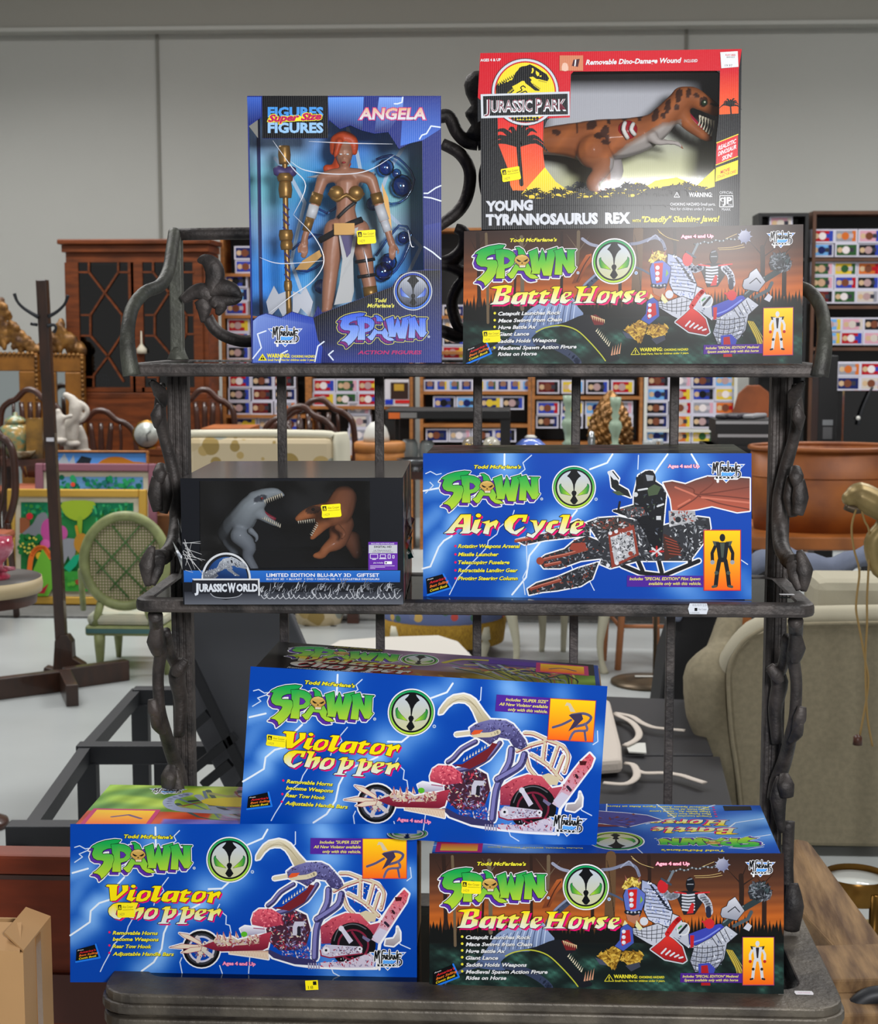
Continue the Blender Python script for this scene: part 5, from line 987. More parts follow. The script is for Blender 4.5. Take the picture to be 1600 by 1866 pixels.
CANV = mat('off_white_canvas', (196, 186, 176), .95, bump=.2, bscale=160); c = atz(1108, 1385, .35); bg = thing('canvas_bag', 'off-white canvas bag with long straps on the low black tables', 'bag', c); P = [atz(x, y, .35)-c for x, y in ((1080,1292),(1112,1298),(1132,1380),(1134,1410),(1080,1414))]; b = MB(); b.slab(P, (0, 0, .04)); b.build('pouch', CANV, bg, bevel=.012)
for q in ([(1120,1304),(1150,1310),(1170,1322),(1190,1330),(1215,1333),(1248,1336)], [(1120,1306),(1150,1320),(1164,1338),(1160,1352),(1138,1364)], [(1100,1432),(1140,1434),(1160,1420),(1155,1400),(1138,1396)], [(1158,1408),(1175,1414),(1210,1414),(1240,1418),(1265,1426),(1284,1432)]):
    b = MB(); b.tube([atz(x, y, .352)-c+Vector((0, 0, .008)) for x, y in q], .011, 8, 4, flat=.3, up=(0, 0, 1)); b.build('strap', CANV, bg)
b = MB(); P = [atz(x, y, .352)-c for x, y in ((1138,1356),(1176,1356),(1178,1374),(1146,1372))]; b.slab(P, (0, 0, .004)); b.build('care_label', WHITEL, bg)
# brass lamp head with cords
BRL = mat('antique_brass', (164, 142, 92), .42, .45, var=.2, vscale=12); Y = 3.9; L = at(1640, 1100, Y); L.z = 0; t = thing('brass_lamp', 'brass lamp with a hooded shade and hanging pull cords at the right edge', 'lamp', L)
def lp(x, y, dy=0): return at(x, y, Y+dy)-L
fuse('shade', [[(lp(1548,908), .02), (lp(1565,903), .034), (lp(1590,915), .036), (lp(1620,935), .03)]], BRL, t, .004, 2); b = MB(); b.tube([lp(1620, 930), lp(1612, 960), lp(1590, 990), lp(1600, 1040), lp(1640, 1060)], [.02, .025, .022, .015, .012], 12, 4); b.build('neck', BRL, t); b = MB(); b.tube([lp(1540, 922), lp(1560, 928), lp(1580, 925)], [.01, .012, .01], 10, 3); b.build('socket', BRZ, t); b = MB(); b.tube([(0, 0, lp(1640, 1060).z), (0, 0, 0)], .012, 10, 1); b.build('stem', BRL, t); b = MB(); b.lathe([(.13, 0), (.12, .015), (.015, .03)], (0, 0, 0), 28); b.build('foot', BRL, t)
CORD = mat('gold_cord', (150, 122, 72), .8)
for pts in ([(1560,928),(1552,960),(1556,1000),(1566,1040),(1562,1080),(1560,1110),(1565,1140),(1576,1200),(1582,1250),(1566,1345)], [(1570,930),(1576,950),(1584,970),(1583,1030),(1580,1090),(1580,1140),(1577,1200),(1580,1300),(1590,1360)]):
    b = MB(); b.tube([lp(x, y, -.01) for x, y in pts], .0028, 6, 4); b.build('pull_cord', CORD, t)
b = MB(); p = lp(1563, 1347, -.01); b.lathe([(.012, -.014), (.011, .006), (.003, .012)], tuple(p), 10); b.build('tassel', DKW, t)
# brass ring table and weathered wooden chair
c = atz(1560, 1612, .28); t = thing('ring_table', 'round brass ring table with a pale glass top behind the wooden chair', 'table', (c.x, c.y, 0)); r_ = abs(atz(1500, 1612, .28).x-c.x)
RB = mat('ring_brass', (150, 108, 44), .3, .8, var=.3); b = MB(); b.lathe([(r_*.97, .25), (r_, .255), (r_, .30), (r_*.97, .305)], (0, 0, 0), 40, caps=False); b.build('upper_ring', RB, t); b = MB(); b.lathe([(0, .285), (r_*.97, .285), (r_*.97, .29), (0, .292)], (0, 0, 0), 36); b.build('glass_top', mat('pale_glass', (196, 200, 196), .1), t); b = MB(); b.lathe([(r_*.94, .06), (r_*.97, .065), (r_*.97, .1), (r_*.94, .105)], (0, 0, 0), 40, caps=False); b.build('lower_ring', RB, t)
for k in range(4): b = MB(); b.tube([(r_*.96*math.cos(k*1.57+.4), r_*.96*math.sin(k*1.57+.4), .28), (r_*.96*math.cos(k*1.57+.4), r_*.96*math.sin(k*1.57+.4), 0)], .012, 8, 1); b.build('leg', RB, t)
OAK = mat('weathered_oak', (140, 110, 74), .8, bump=.8, bscale=60, c2=(84, 60, 38), vscale=34, stretch=(1.6, .22, .7)); OAKD = mat('oak_edge', (120, 78, 42), .7, var=.2)
Y = 2.5; L = at(1560, 1866, Y); L.z = 0; wc = thing('garden_chair', 'weathered oak plank chair beside the right end of the rack', 'chair', L)
P = [at(x, y, Y_)-L for x, y, Y_ in ((1432,1534,2.75),(1450,1528,2.78),(1472,1532,2.78),(1482,1542,2.76),(1665,1790,2.35),(1600,1812,2.3),(1450,1650,2.6),(1438,1600,2.68))]; b = MB(); b.slab(P, (0, .01, -.035)); b.build('arm_board', OAK, wc, bevel=.004)
for i, (y0, y1) in enumerate(((1722,1786),(1790,1850),(1854,1910))): b = MB(); z_ = .62-.0; P = [atz(x, y, .6-.02*i)-L for x, y in ((1470,y0),(1680,y0-6),(1680,y1-6),(1470,y1))]; b.slab(P, (0, 0, -.03)); b.build('seat_plank', OAK, wc, bevel=.004)
for x, y in ((1450, 2.7), (1660, 2.35), (1500, 2.35), (1690, 2.7)): p = at(x, 1700, y)-L; b = MB(); b.box((p.x-.03, p.y-.03, 0), (p.x+.03, p.y+.03, .58)); b.build('leg', OAKD, wc)
b = MB(); P = [at(x, y, 2.2)-L for x, y in ((1548,1880),(1556,1840),(1580,1818),(1612,1812),(1650,1812))]; ia = thing('iron_chair', 'curved black iron chair arm in the bottom right corner', 'chair', (L.x, 2.2, 0)); b = MB(); b.tube([p+L-Vector(ia.location) for p in P], .013, 10, 4); b.build('arm', STL, ia); p = P[0]+L-Vector(ia.location); b = MB(); b.tube([p, (p.x+.01, p.y, .4), (p.x+.02, p.y, 0)], .012, 10, 3); b.build('leg', STL, ia)
# ------------------------------------------------------------------ the front of each carton
def motorbike_front(a):
    Z = (120, 1420, 2.4615); ZA = (300, 1520, 6.154); ZB = (450, 1520, 5.161)
    a.frame(*Z)
    big = [([(20,700),(62,672),(108,640),(112,590),(150,555),(212,535),(215,490),(262,440)], 42, .95), ([(402,215),(404,310)], 55, .95), ([(905,225),(882,265),(800,300)], 48, .8),
           ([(760,435),(700,490),(640,492)], 55, .9), ([(600,560),(560,582),(470,622),(440,690),(430,760),(395,820),(340,860)], 46, .95), ([(30,420),(100,400)], 40, .7), ([(20,560),(60,470),(110,420)], 40, .5),
           ([(1150,230),(1180,300),(1165,350),(1200,365)], 55, .8), ([(1130,620),(1170,520),(1180,430)], 60, .85), ([(1180,815),(1205,870),(1235,890)], 50, .7), ([(1380,240),(1400,300)], 40, .7), ([(1540,420),(1560,480)], 40, .6), ([(1330,860),(1400,890)], 36, .5)]
    a.grid(20, 200, 1575, 910, 150, 68, lightning_bg([(p, s, k) for p, s, k in big]))
    for p, s, k in big[:6]: a.stroke(p, 8, (226,236,248), rnd=True)
    for p in ([(40,305),(62,298),(88,312),(112,308)], [(40,372),(75,348),(60,335),(100,318)], [(510,230),(485,255),(495,275),(470,295)], [(460,440),(430,480),(440,500),(400,545),(395,565)], [(690,560),(680,580),(720,612),(718,650),(735,655),(742,690)], [(320,590),(280,660),(272,690),(215,740),(192,790),(170,830),(155,862)], [(1030,235),(1030,290),(1000,318)], [(1545,395),(1550,440),(1530,455)], [(1180,820),(1200,868),(1238,888)], [(520,800),(512,820),(522,870)], [(690,835),(702,870)], [(825,800),(820,870)], [(1480,690),(1500,740),(1545,760)]):
        a.stroke(p, 4.5, (200,216,240))
    # --- motorcycle of bone and chrome
    a.frame(*ZA)
    tusk = [[(165,1108),(262,1120),(400,1200),(425,1245),(330,1205),(220,1152)], [(60,1268),(200,1230),(380,1240),(392,1272),(200,1278)], [(190,1325),(290,1270),(420,1260),(402,1302),(260,1330)]]
    fork = [(420,1250),(560,1195),(760,1200),(900,1190),(1120,1110),(1200,1090),(1160,1270),(1100,1300),(900,1305),(640,1312),(540,1292)]
    spine = [(540,1190),(620,1140),(700,1170),(760,1150),(820,1185),(900,1165),(1060,1135),(1062,1222),(900,1240),(600,1255)]
    fringe = [(720,1285),(900,1300),(1165,1305),(1165,1400),(1000,1372),(730,1335)]
    lamp = [(848,1060),(900,1030),(980,1040),(1130,1048),(1132,1100),(950,1132),(890,1150)]
    skullish = [(975,960),(1000,880),(1060,835),(1200,835),(1310,900),(1330,1010),(1150,1045),(985,1012)]
    a.disc(415, 1285, 222, WHT)
    for p in tusk+[fork, spine, fringe, lamp, skullish]: a.stroke(p, 30, WHT, True, rnd=True)
    a.frame(*ZB)
    horn = [(88,240),(92,200),(122,150),(160,100),(210,65),(300,46),(360,60),(410,90),(450,140),(490,190),(550,255),(560,280),(450,300),(425,250),(400,200),(365,150),(320,120),(260,118),(210,130),(165,170),(120,232)]
    arch = [(375,350),(420,315),(470,290),(560,262),(700,262),(770,295),(830,360),(890,430),(910,480),(860,520),(790,500),(740,432),(650,420),(570,490),(500,450),(390,410)]
    rearf = [(690,870),(800,790),(930,740),(1060,750),(1160,850),(1240,830),(1330,700),(1400,600),(1480,515),(1525,560),(1500,640),(1420,760),(1330,900),(1250,1030),(1220,1260),(950,1262),(690,1250),(560,1240),(450,1225),(240,1160),(190,1100),(180,900),(300,780),(440,700),(560,760),(600,900)]
    claw = [(1415,870),(1440,920),(1440,1000),(1380,1050),(1300,1040),(1310,990),(1380,980),(1410,930)]
    ribs = [[(880,370),(960,372),(1080,418),(1230,470),(1290,560),(1262,700)], [(1070,440),(1062,620)], [(1190,470),(1140,650)], [(1245,560),(1190,730)], [(820,535),(930,480),(1070,432)], [(950,560),(1100,640),(1240,770)], [(900,560),(940,680),(1005,750)]]
    limbs = [([(770,520),(760,640),(705,760),(655,900),(640,1160)], 64), ([(890,560),(860,660),(740,750),(660,800)], 66), ([(440,470),(320,545),(250,630),(200,670)], 44), ([(660,470),(560,610),(420,700),(290,740)], 46)]
    for p in (horn, arch, rearf, claw): a.stroke(p, 30, WHT, True)
    for p in ribs: a.stroke(p, 58, WHT)
    for p, w in limbs: a.stroke(p, w+30, WHT)
    a.stroke([(260,415),(380,395)], 60, WHT)
    # fills, back to front
    for p in ribs: a.stroke(p, 34, (150,60,70), sm=3)
    for p in ribs: a.stroke([(x-3, y-4) for x, y in p], 24, (208,194,166), sm=3)
    a.poly([(1060,740),(1120,716),(1225,756),(1205,822),(1100,824)], (204,190,160)); a.speck([(900,380),(1230,470),(1280,700),(1100,800),(950,600)], 60, [(150,40,60),(220,208,180),(176,70,84)], 9, 5)
    a.poly([(690,870),(800,790),(930,738),(1060,748),(1160,850),(1250,830),(1250,1010),(700,1030)], vgrad(740, 1030, (206,84,98), (130,40,70)))
    a.speck([(690,870),(930,745),(1160,850),(1240,1000),(700,1020)], 90, [(226,110,120),(150,40,64),(180,60,80),(120,26,48)], 12, 6)
    a.disc(1000, 1040, 212, (14,14,18)); a.disc(1000, 1040, 150, (120,30,56)); a.disc(1000, 1040, 132, (20,16,22)); 
    a.stroke([(820,1000),(860,900),(950,850),(1040,850),(1120,890)], 10, (90,92,100), sm=4)
    a.poly([(1170,990),(1240,860),(1330,700),(1400,600),(1480,518),(1522,560),(1500,640),(1420,760),(1330,900),(1240,1030)], vgrad(520, 1020, (206,78,92), (196,186,206)))
    a.speck([(1240,860),(1400,600),(1480,530),(1500,640),(1330,880)], 70, [(232,120,126),(150,36,56),(176,60,72),(120,30,44)], 11, 7)
    a.poly([(1390,590),(1460,590),(1450,625),(1400,630)], (70,16,22)); a.poly([(1180,960),(1250,880),(1320,910),(1240,1030)], (196,192,214)); a.stroke([(1300,830),(1330,860)], 26, (40,30,50)); a.stroke([(1370,720),(1385,740)], 22, (50,24,34))
    a.poly(claw, vgrad(870, 1050, (216,214,214), (150,140,146)))
    a.poly([(180,890),(300,780),(440,705),(560,760),(600,900),(560,1040),(470,1090),(300,1090),(200,1000)], (66,34,52))
    a.speck([(180,890),(300,780),(440,705),(560,760),(590,900),(540,1040),(300,1080),(200,1000)], 190, [(196,60,80),(180,172,196),(120,110,150),(28,22,34),(150,40,60),(206,194,172),(90,80,120)], 15, 8)
    a.poly([(430,870),(450,820),(545,820),(540,860),(480,870),(470,950),(430,950)], (190,188,206)); a.stroke([(490,880),(490,940)], 34, (30,28,40))
    a.poly([(170,1090),(215,1085),(330,1140),(650,1180),(655,1235),(450,1222),(250,1162)], (52,50,96)); a.speck([(300,1040),(560,1000),(640,1180),(330,1130)], 110, [(116,112,170),(84,78,140),(190,186,206),(150,40,70),(206,200,214),(60,56,104)], 15, 9)
    for i in range(5): a.stroke([(580+i*24, 1215), (584+i*24, 1262)], 13, (150,146,176))
    a.poly([(690,1090),(740,1035),(1060,1055),(1085,1115),(780,1155),(700,1140)], (188,184,204)); a.stroke([(690,1090),(700,1140),(780,1160),(1085,1120)], 12, (140,30,60))
    a.speck([(690,1060),(1060,1060),(1080,1110),(780,1150)], 70, [(150,40,70),(220,216,230),(120,116,150),(84,30,60)], 13, 10)
    a.disc(745, 1090, 34, (214,212,224)); a.disc(745, 1090, 12, (20,18,26)); a.disc(1062, 1078, 26, (214,212,224)); a.disc(1062, 1078, 9, (20,18,26))
    a.poly([(868,885),(905,872),(1000,1000),(962,1030)], (198,194,214)); a.disc(888, 885, 26, (206,204,220)); a.poly([(1090,950),(1165,990),(1140,1015),(1085,975)], (110,104,140)); a.stroke([(990,920),(1080,1050)], 22, (120,30,56))
    a.poly([(690,1205),(950,1195),(1000,1170),(1170,1110),(1225,1150),(1190,1252),(950,1255),(700,1245)], (198,190,210)); a.speck([(690,1205),(1160,1120),(1210,1240),(700,1245)], 60, [(150,36,66),(226,222,234),(136,130,160),(180,60,90)], 14, 11)
    # tall violet fairing with a long ivory horn, no face or body
    a.stroke([(258,415),(385,392)], 34, (206,196,170))
    for p, w in limbs[2:]: a.stroke(p, w, (58,56,100), sm=3); a.stroke([(x-4, y-6) for x, y in p], w*.45, (112,108,164), sm=3)
    a.poly(horn, lambda x, y: lerp((222,214,190), (176,164,134), (y-40)/260)); 
    for i in range(6): a.stroke([(150+i*10, 170-i*16), (300+i*14, 70+i*10), (430+i*12, 160+i*18)], 2.5, (160,148,118), sm=4)
    a.poly(arch, lambda x, y: lerp((112,112,168), (56,52,98), (y-270)/230)); a.speck(arch, 150, [(60,56,104),(130,130,190),(88,84,146),(44,40,80)], 13, 12)
    for p, w in limbs[:2]: a.stroke(p, w, (60,58,106), sm=3); a.stroke([(x-8, y-4) for x, y in p], w*.5, (120,118,178), sm=3)
    a.stroke([(420,410),(560,400),(640,370)], 44, (206,194,164), sm=3); a.poly([(390,400),(420,365),(500,360),(470,395),(410,410)], (214,84,40))
    a.poly([(240,690),(330,680),(560,520),(590,470),(640,480),(540,640),(400,720)], (110,30,40))
    for i in range(9): a.poly([(335+i*26, 655-i*18), (352+i*26, 650-i*18), (345+i*26, 618-i*18)], (224,216,196))
    a.frame(*ZA)
    a.disc(415, 1285, 206, (16,16,20)); a.disc(415, 1285, 176, (52,54,62)); a.disc(415, 1285, 150, (190,190,210)); a.disc(415, 1285, 128, (4,64,160))
    for k in range(5):
        t = .6+k*1.2566; a.stroke([(415,1285),(415+140*math.cos(t), 1285+140*math.sin(t))], 46, (196,188,190))
    a.disc(415, 1285, 62, (206,196,180)); a.speck([(330,1200),(500,1200),(500,1370),(330,1370)], 40, [(150,60,70),(224,216,200),(120,110,120)], 16, 13)
    a.poly(fringe, (196,160,140))
    for i in range(26): a.stroke([(735+i*17, 1300+i*1.0), (722+i*17, 1345+i*2.2)], 8, (232,220,196))
    a.poly(fork, vgrad(1090, 1310, (176,54,76), (112,24,46))); a.poly(spine, (196,176,156)); a.speck(spine, 90, [(226,214,190),(160,60,76),(190,170,190),(130,60,70)], 20, 14)
    for i in range(7): a.poly([(575+i*72, 1170-i*4), (622+i*72, 1168-i*4), (590+i*70, 1090-i*3)], (216,190,176)); a.stroke([(600+i*72, 1165-i*4), (592+i*70, 1100-i*3)], 9, (170,60,76))
    for p in tusk: a.stroke(p, 10, (150,50,66), True); a.poly(p, (220,204,184))
    a.poly(skullish, lambda x, y: lerp((226,96,112), (160,50,74), (y-840)/200)); a.speck(skullish, 70, [(236,124,136),(176,56,82),(150,36,64),(206,80,100)], 18, 15)
    a.poly(lamp, vgrad(1030, 1150, (226,224,236), (140,136,166))); a.disc(893, 1118, 36, (84,176,40), 30); a.stroke([(1000,1050),(1120,1060)], 10, (150,60,100))
    # --- lettering
    a.frame(*Z)
    a.text("Todd McFarlane's", 262, 262, 482, 17, (236,226,50), 266, bold=.035, shear=.25, out=BLK, ow=.06)
    a.fr = (151.8, 1515.4, 7.42, 7.42)
    spawn_logo(a)
    a.fr = (418.2-815/15.3, 1566-775/15.3, 15.3, 15.3); spawn_emblem(a)
    ZV = (190, 1600, 7.273); a.frame(*ZV)
    title(a, 'Violator', 22, 292, 1535, 143, (248,226,6), (244,222,10), 312)
    title(a, 'Chopper', 62, 528, 1540, 148, *GR_YW, y1=548)
    a.frame(*Z)
    for t, x1, y in (('Removable Horns', 414, 694), ('become Weapons', 418, 722), ('Rear Tow Hook', 386, 754), ('Adjustable Handle Bars', 486, 788)):
        a.text(t, 211, y, x1, 17, (240,230,60), y+2, bold=.03, shear=.25, shadow=((30,30,40), 2, 2))
    for y in (684, 743, 776): a.disc(197, y, 5, (230,20,100))
    a.text('Ages 4 and Up', 703, 830, 852, 16, (244,150,190), 833, bold=.05, out=(150,20,80), ow=.05)
    a.frame(); comic_tag(a, [(139,1752),(140,1729.5),(175,1720),(182.5,1744)])
    a.frame(*ZB); a.poly([(600,32),(1086,36),(1084,187),(597,183)], (78,36,150))
    for t, x0, y in (('Includes "SUPER SIZE"', 685, 84), ('All New Violator available', 628, 128), ('only with this vehicle.', 712, 172)): a.text(t, x0, y, 1072, 28, (240,228,90), y+2, bold=.015, shear=.25)
    inset(a, 1092, 42, 1500, 410, edge=(170,50,90))
    a.poly([(1225,100),(1240,68),(1275,75),(1325,150),(1280,150),(1255,95)], (206,192,160))
    a.stroke([(1130,300),(1210,270),(1290,225)], 22, (84,82,120), sm=3); a.stroke([(1290,180),(1400,160),(1470,190),(1430,250),(1340,280)], 24, (84,82,120), sm=3)
    a.stroke([(1420,250),(1440,310),(1330,325),(1290,400)], 22, (96,94,132), sm=3); a.stroke([(1420,320),(1435,400)], 20, (84,82,120)); a.poly([(1265,180),(1380,160),(1400,210),(1330,290),(1270,330),(1320,230)], (60,50,80))
    a.fr = (595.8, 1723.7, 10.2, 10.2); toys_logo(a)
def horse_front(a):
    Z = (770, 1450, 2.388); ZH = (1080, 1555, 4.706); ZL = (785, 1555, 4.706)
    rnd = np.random.RandomState(5); bl = [(rnd.uniform(0, 1600), rnd.uniform(640, 850), rnd.uniform(20, 70), rnd.uniform(12, 34), rnd.uniform(.3, 1)) for _ in range(75)]
    def bg(X, Y):
        v = (Y-262)/(845-262); st = [(0, (52,36,32)), (.12, (70,44,34)), (.28, (112,64,40)), (.42, (170,88,36)), (.5, (190,98,32)), (.55, (90,52,30)), (.6, (16,20,20)), (1, (18,30,30))]
        out = np.zeros(X.shape+(3,)); ps = [p for p, _ in st]
        for k in range(3): out[..., k] = np.interp(v, ps, [c[k] for _, c in st])
        out += (9*np.sin(Y*.16+2.2*np.sin(X*.004))*np.clip(1.6-abs(v-.42)*5, 0, 1))[..., None]*np.array([1, .6, .2])
        G = np.zeros(X.shape)
        for bx, by, sx, sy, k in bl: G = np.maximum(G, k*np.exp(-((X-bx)/sx)**2-((Y-by)/sy)**2))
        G *= np.clip((v-.6)*6, 0, 1)*(.7+.3*np.sin(X*.15)*np.sin(Y*.21)); G = G[..., None]
        return out*(1-G)+np.array([70,128,112])*G
    a.frame(*Z); a.grid(30, 250, 1572, 862, 170, 66, bg)
    rr = random.Random(4); g = [(30, 640)]
    for i in range(200): x = 32+i*7.7; g.append((x, 575+rr.uniform(0, 34) if i % 2 else 560-rr.uniform(0, 30)-18*math.sin(x*.006)))
    g += [(1572, 640)]; a.poly(g, (16,18,18))
    a.frame(*ZL)
    def tree(x0, y0, x1, y1, w, c=(44,30,26), br=()):
        a.stroke([(x0, y0), ((x0+x1)/2+4, (y0+y1)/2), (x1, y1)], w, c)
        for p in br: a.stroke(p, max(4, w*.3), c, taper=True)
    tree(110, 25, 130, 640, 34, br=([(110,190),(40,60)], [(112,150),(180,40)])); tree(185, 25, 210, 790, 24, (104,88,68)); tree(450, 200, 440, 660, 20); tree(500, 60, 515, 680, 34, (104,92,76), ([(505,150),(440,40)], [(505,170),(600,40)])); tree(1010, 25, 1000, 300, 30, (104,88,70), ([(1008,180),(900,40)], [(1008,200),(1110,60)])); tree(860, 25, 862, 600, 26, (46,32,28)); tree(1545, 20, 1530, 600, 88, (96,72,50)); tree(1380, 300, 1385, 640, 30)
    for i in range(12): a.stroke([(1510+i*6, 60+i*40), (1530+i*4, 130+i*40)], 5, (60,44,32))
    a.frame(*ZH)
    tree(482, 20, 486, 330, 30, br=([(482,150),(420,40)],)); tree(1272, 190, 1275, 440, 42, br=([(1272,260),(1150,130)], [(1272,220),(1340,60)], [(1274,280),(1390,200),(1420,90)])); tree(1465, 250, 1470, 600, 40, br=([(1466,280),(1400,190)], [(1466,260),(1560,160)]))
    # --- dark beast behind the lettering
    a.frame(*ZL)
    a.poly([(955,470),(985,400),(1020,320),(1080,225),(1128,214),(1132,280),(1080,340),(1020,462)], vgrad(214, 470, (176,92,46), (110,54,30))); a.stroke([(1000,450),(1060,320),(1115,240)], 10, (70,36,24), sm=3)
    a.stroke([(1010,600),(1080,500),(1180,410)], 62, (62,70,92), sm=3); a.stroke([(1000,580),(1070,480),(1170,395)], 18, (128,138,166), sm=3)
    a.poly([(500,790),(560,700),(640,650),(800,590),(950,585),(1010,670),(1060,750),(900,830),(720,850),(600,930),(640,1000),(470,990),(380,960),(440,880)], vgrad(590, 990, (150,168,206), (70,88,128)), sm=3)
    for i in range(14): a.stroke([(600+i*30, 700-i*6), (560+i*32, 760-i*3), (540+i*33, 830-i*2)], 7, (190,204,230) if i % 2 else (60,74,108), sm=3)
    a.stroke([(430,950),(300,990),(180,1060),(110,1140)], 50, (66,80,112), sm=3, taper=True); a.stroke([(640,960),(820,1010),(960,1090),(1020,1150)], 60, (52,62,88), sm=3)
    a.poly([(760,830),(900,800),(1060,740),(1180,760),(1260,820),(1180,880),(1220,960),(1300,1040),(1385,1115),(1350,1140),(1260,1140),(1120,980),(980,875),(850,835)], (24,27,34), sm=3)
    a.stroke([(640,880),(720,845),(860,828),(1000,870),(1120,975),(1220,1085),(1262,1140)], 10, (186,190,60), sm=4)
    for i in range(9): a.poly([(1170+i*14, 985+i*16-100), (1182+i*14, 990+i*16-100), (1195+i*14, 955+i*15-100)], (216,206,180))
    a.poly([(1120,750),(1170,740),(1250,790),(1240,830),(1160,830)], (110,30,34))
    for i in range(7): a.poly([(1130+i*18, 745+i*6), (1144+i*18, 749+i*6), (1150+i*17, 790+i*5)], (222,196,150))
    for i in range(4): a.poly([(1310+i*22, 1095-i*4), (1326+i*22, 1095-i*4), (1330+i*24, 1010-i*10)], (206,150,120))
    a.stroke([(1045,85),(1110,130),(1180,150)], 26, (146,150,172), sm=3)
    # --- armoured horse and a plain knight
    a.frame(*ZH); SIL = (186,190,204); DK = (28,30,38)
    a.stroke([(80,140),(170,130),(300,90),(370,120),(400,190)], 26, (120,126,150), sm=4); a.stroke([(240,120),(310,66),(350,110)], 12, (150,156,180), sm=3); a.stroke([(140,340),(210,370),(280,410)], 18, (70,84,108))
    tail = [(1140,820),(1200,830),(1245,920),(1300,1040),(1250,1030),(1190,920)]; a.poly(tail, (168,146,52)); [a.stroke([(1150+i*9, 830+i*2), (1210+i*8, 930), (1240+i*14, 1035)], 4, (96,84,30) if i % 2 else (206,190,90), sm=3) for i in range(7)]
    body = [(640,500),(740,540),(830,690),(900,690),(1060,612),(1135,612),(1242,690),(1150,770),(1125,900),(1060,985),(880,1015),(838,920),(870,810),(810,800),(700,720),(600,690)]
    a.stroke(body, 14, DK, True); a.poly(body, vgrad(520, 1010, (196,200,212), (150,156,174)))
    for k in range(6): a.stroke([(850-k*2, 800+k*38), (960, 812+k*40), (1130-k*10, 790+k*36)], 6, DK, sm=3)
    for k in range(6): a.stroke([(900+k*42, 790), (890+k*46, 880), (880+k*36, 1000)], 5, DK, sm=3)
    for pp_, sd_ in ((body, 61), ): a.speck(pp_, 90, [(226,230,240),(120,126,146),(90,98,124),(206,210,226)], 13, sd_)
    for k in range(24): a.disc(870+(k % 6)*46, 830+(k//6)*40, 5, (110,116,134))
    for k in range(4): a.stroke([(1010+k*40, 700-k*18), (1070+k*36, 790-k*16)], 6, DK)
    neck = [(425,230),(530,265),(622,355),(682,500),(655,625),(560,612),(480,565),(440,480),(452,400),(420,320)]
    a.stroke(neck, 14, DK, True); a.poly(neck, vgrad(230, 620, (150,160,196), (196,202,222)))
    for k in range(9): a.stroke([(445+k*3, 300+k*30), (520+k*6, 320+k*30-10), (600+k*9, 300+k*34)], 6, DK, sm=3)
    for k in range(10): a.stroke([(470+k*18, 236+k*26), (500+k*19, 270+k*24)], 13, (26,30,44)); 
    a.speck(neck, 60, [(226,230,244),(120,136,190),(96,108,150)], 13, 62)
    leg = [(430,640),(560,600),(640,640),(620,730),(540,800),(470,765),(350,690),(335,640)]
    a.stroke(leg, 12, DK, True); a.poly(leg, SIL)
    for k in range(6): a.stroke([(370+k*46, 640-k*6), (385+k*40, 700+k*16)], 5, DK)
    for k in range(3): a.stroke([(350, 655+k*16), (470, 665+k*30), (620, 640+k*40)], 5, DK, sm=3)
    for p in ([(180,795),(250,820),(230,900),(190,1000),(100,940),(40,875)], [(260,830),(420,845),(440,870),(400,930),(320,960),(240,910)]): a.poly(p, (150,112,36)); a.speck(p, 60, [(206,170,70),(110,76,20),(180,140,50)], 22, 20)
    a.poly([(280,960),(400,930),(410,970),(330,1010)], (60,64,80)); a.poly([(20,890),(80,910),(130,960),(60,950)], (70,76,96))
    hoof = [(240,640),(290,600),(340,640),(352,765),(262,835),(190,792),(232,742)]; a.stroke(hoof, 10, DK, True); a.poly(hoof, (64,84,170)); a.poly([(258,660),(318,652),(328,752),(252,792),(240,750)], (184,30,36))
    for y in (668, 716, 762): a.disc(266, y, 17, (206,210,220)); a.disc(262, y-5, 6, WHT)
    sh = [(500,820),(575,760),(640,700),(670,720),(700,740),(765,800),(802,915),(772,935),(620,905)]
    a.stroke(sh, 26, (196,200,210), True); a.stroke(sh, 6, DK, True); a.poly(sh, vgrad(700, 930, (214,52,44), (150,24,30)))
    for k in range(5): a.stroke([(590+k*38, 855+k*10), (628+k*36, 815+k*18)], 15, (206,210,218))
    a.stroke([(640,690),(700,600),(740,560)], 44, (190,34,36), sm=3)
    head = [(286,300),(380,285),(450,345),(442,420),(412,505),(392,560),(300,560),(278,450),(264,360)]
    a.stroke(head, 12, DK, True); a.poly(head, (88,106,186)); a.poly([(300,310),(382,305),(372,470),(322,482)], (190,32,34))
    for y in (348, 397, 443): a.disc(332, y, 19, (200,206,216)); a.disc(327, y-6, 7, WHT)
    a.poly([(412,360),(432,400),(405,430)], (120,160,60)); a.poly([(286,520),(400,515),(402,560),(362,604),(300,572)], (168,112,88)); a.stroke([(288,500),(350,515),(405,500)], 34, DK); [a.disc(300+k*32, 502, 9, (170,176,190)) for k in range(4)]
    mane = [(250,295),(285,220),(340,198),(405,232),(398,300),(345,268),(300,300)]; a.poly(mane, (186,158,62)); a.speck(mane, 40, [(226,204,110),(130,100,34)], 18, 21); a.poly([(275,180),(300,230),(285,235)], (150,90,80)); a.poly([(410,190),(400,260),(385,230)], (140,84,76))
    a.disc(440, 580, 36, (200,204,214)); a.poly([(375,570),(430,640),(400,660),(365,620)], (214,212,160)); a.poly([(275,570),(300,600),(255,620)], (214,212,160))
    sad = [(825,690),(930,650),(1080,602),(1145,612),(1010,720),(885,785),(832,775)]; a.stroke(sad, 10, DK, True); a.poly(sad, (56,66,170)); a.stroke([(860,760),(960,725),(1090,640)], 12, (120,136,220), sm=3); a.poly([(835,700),(870,700),(865,800),(838,810)], (184,34,40))
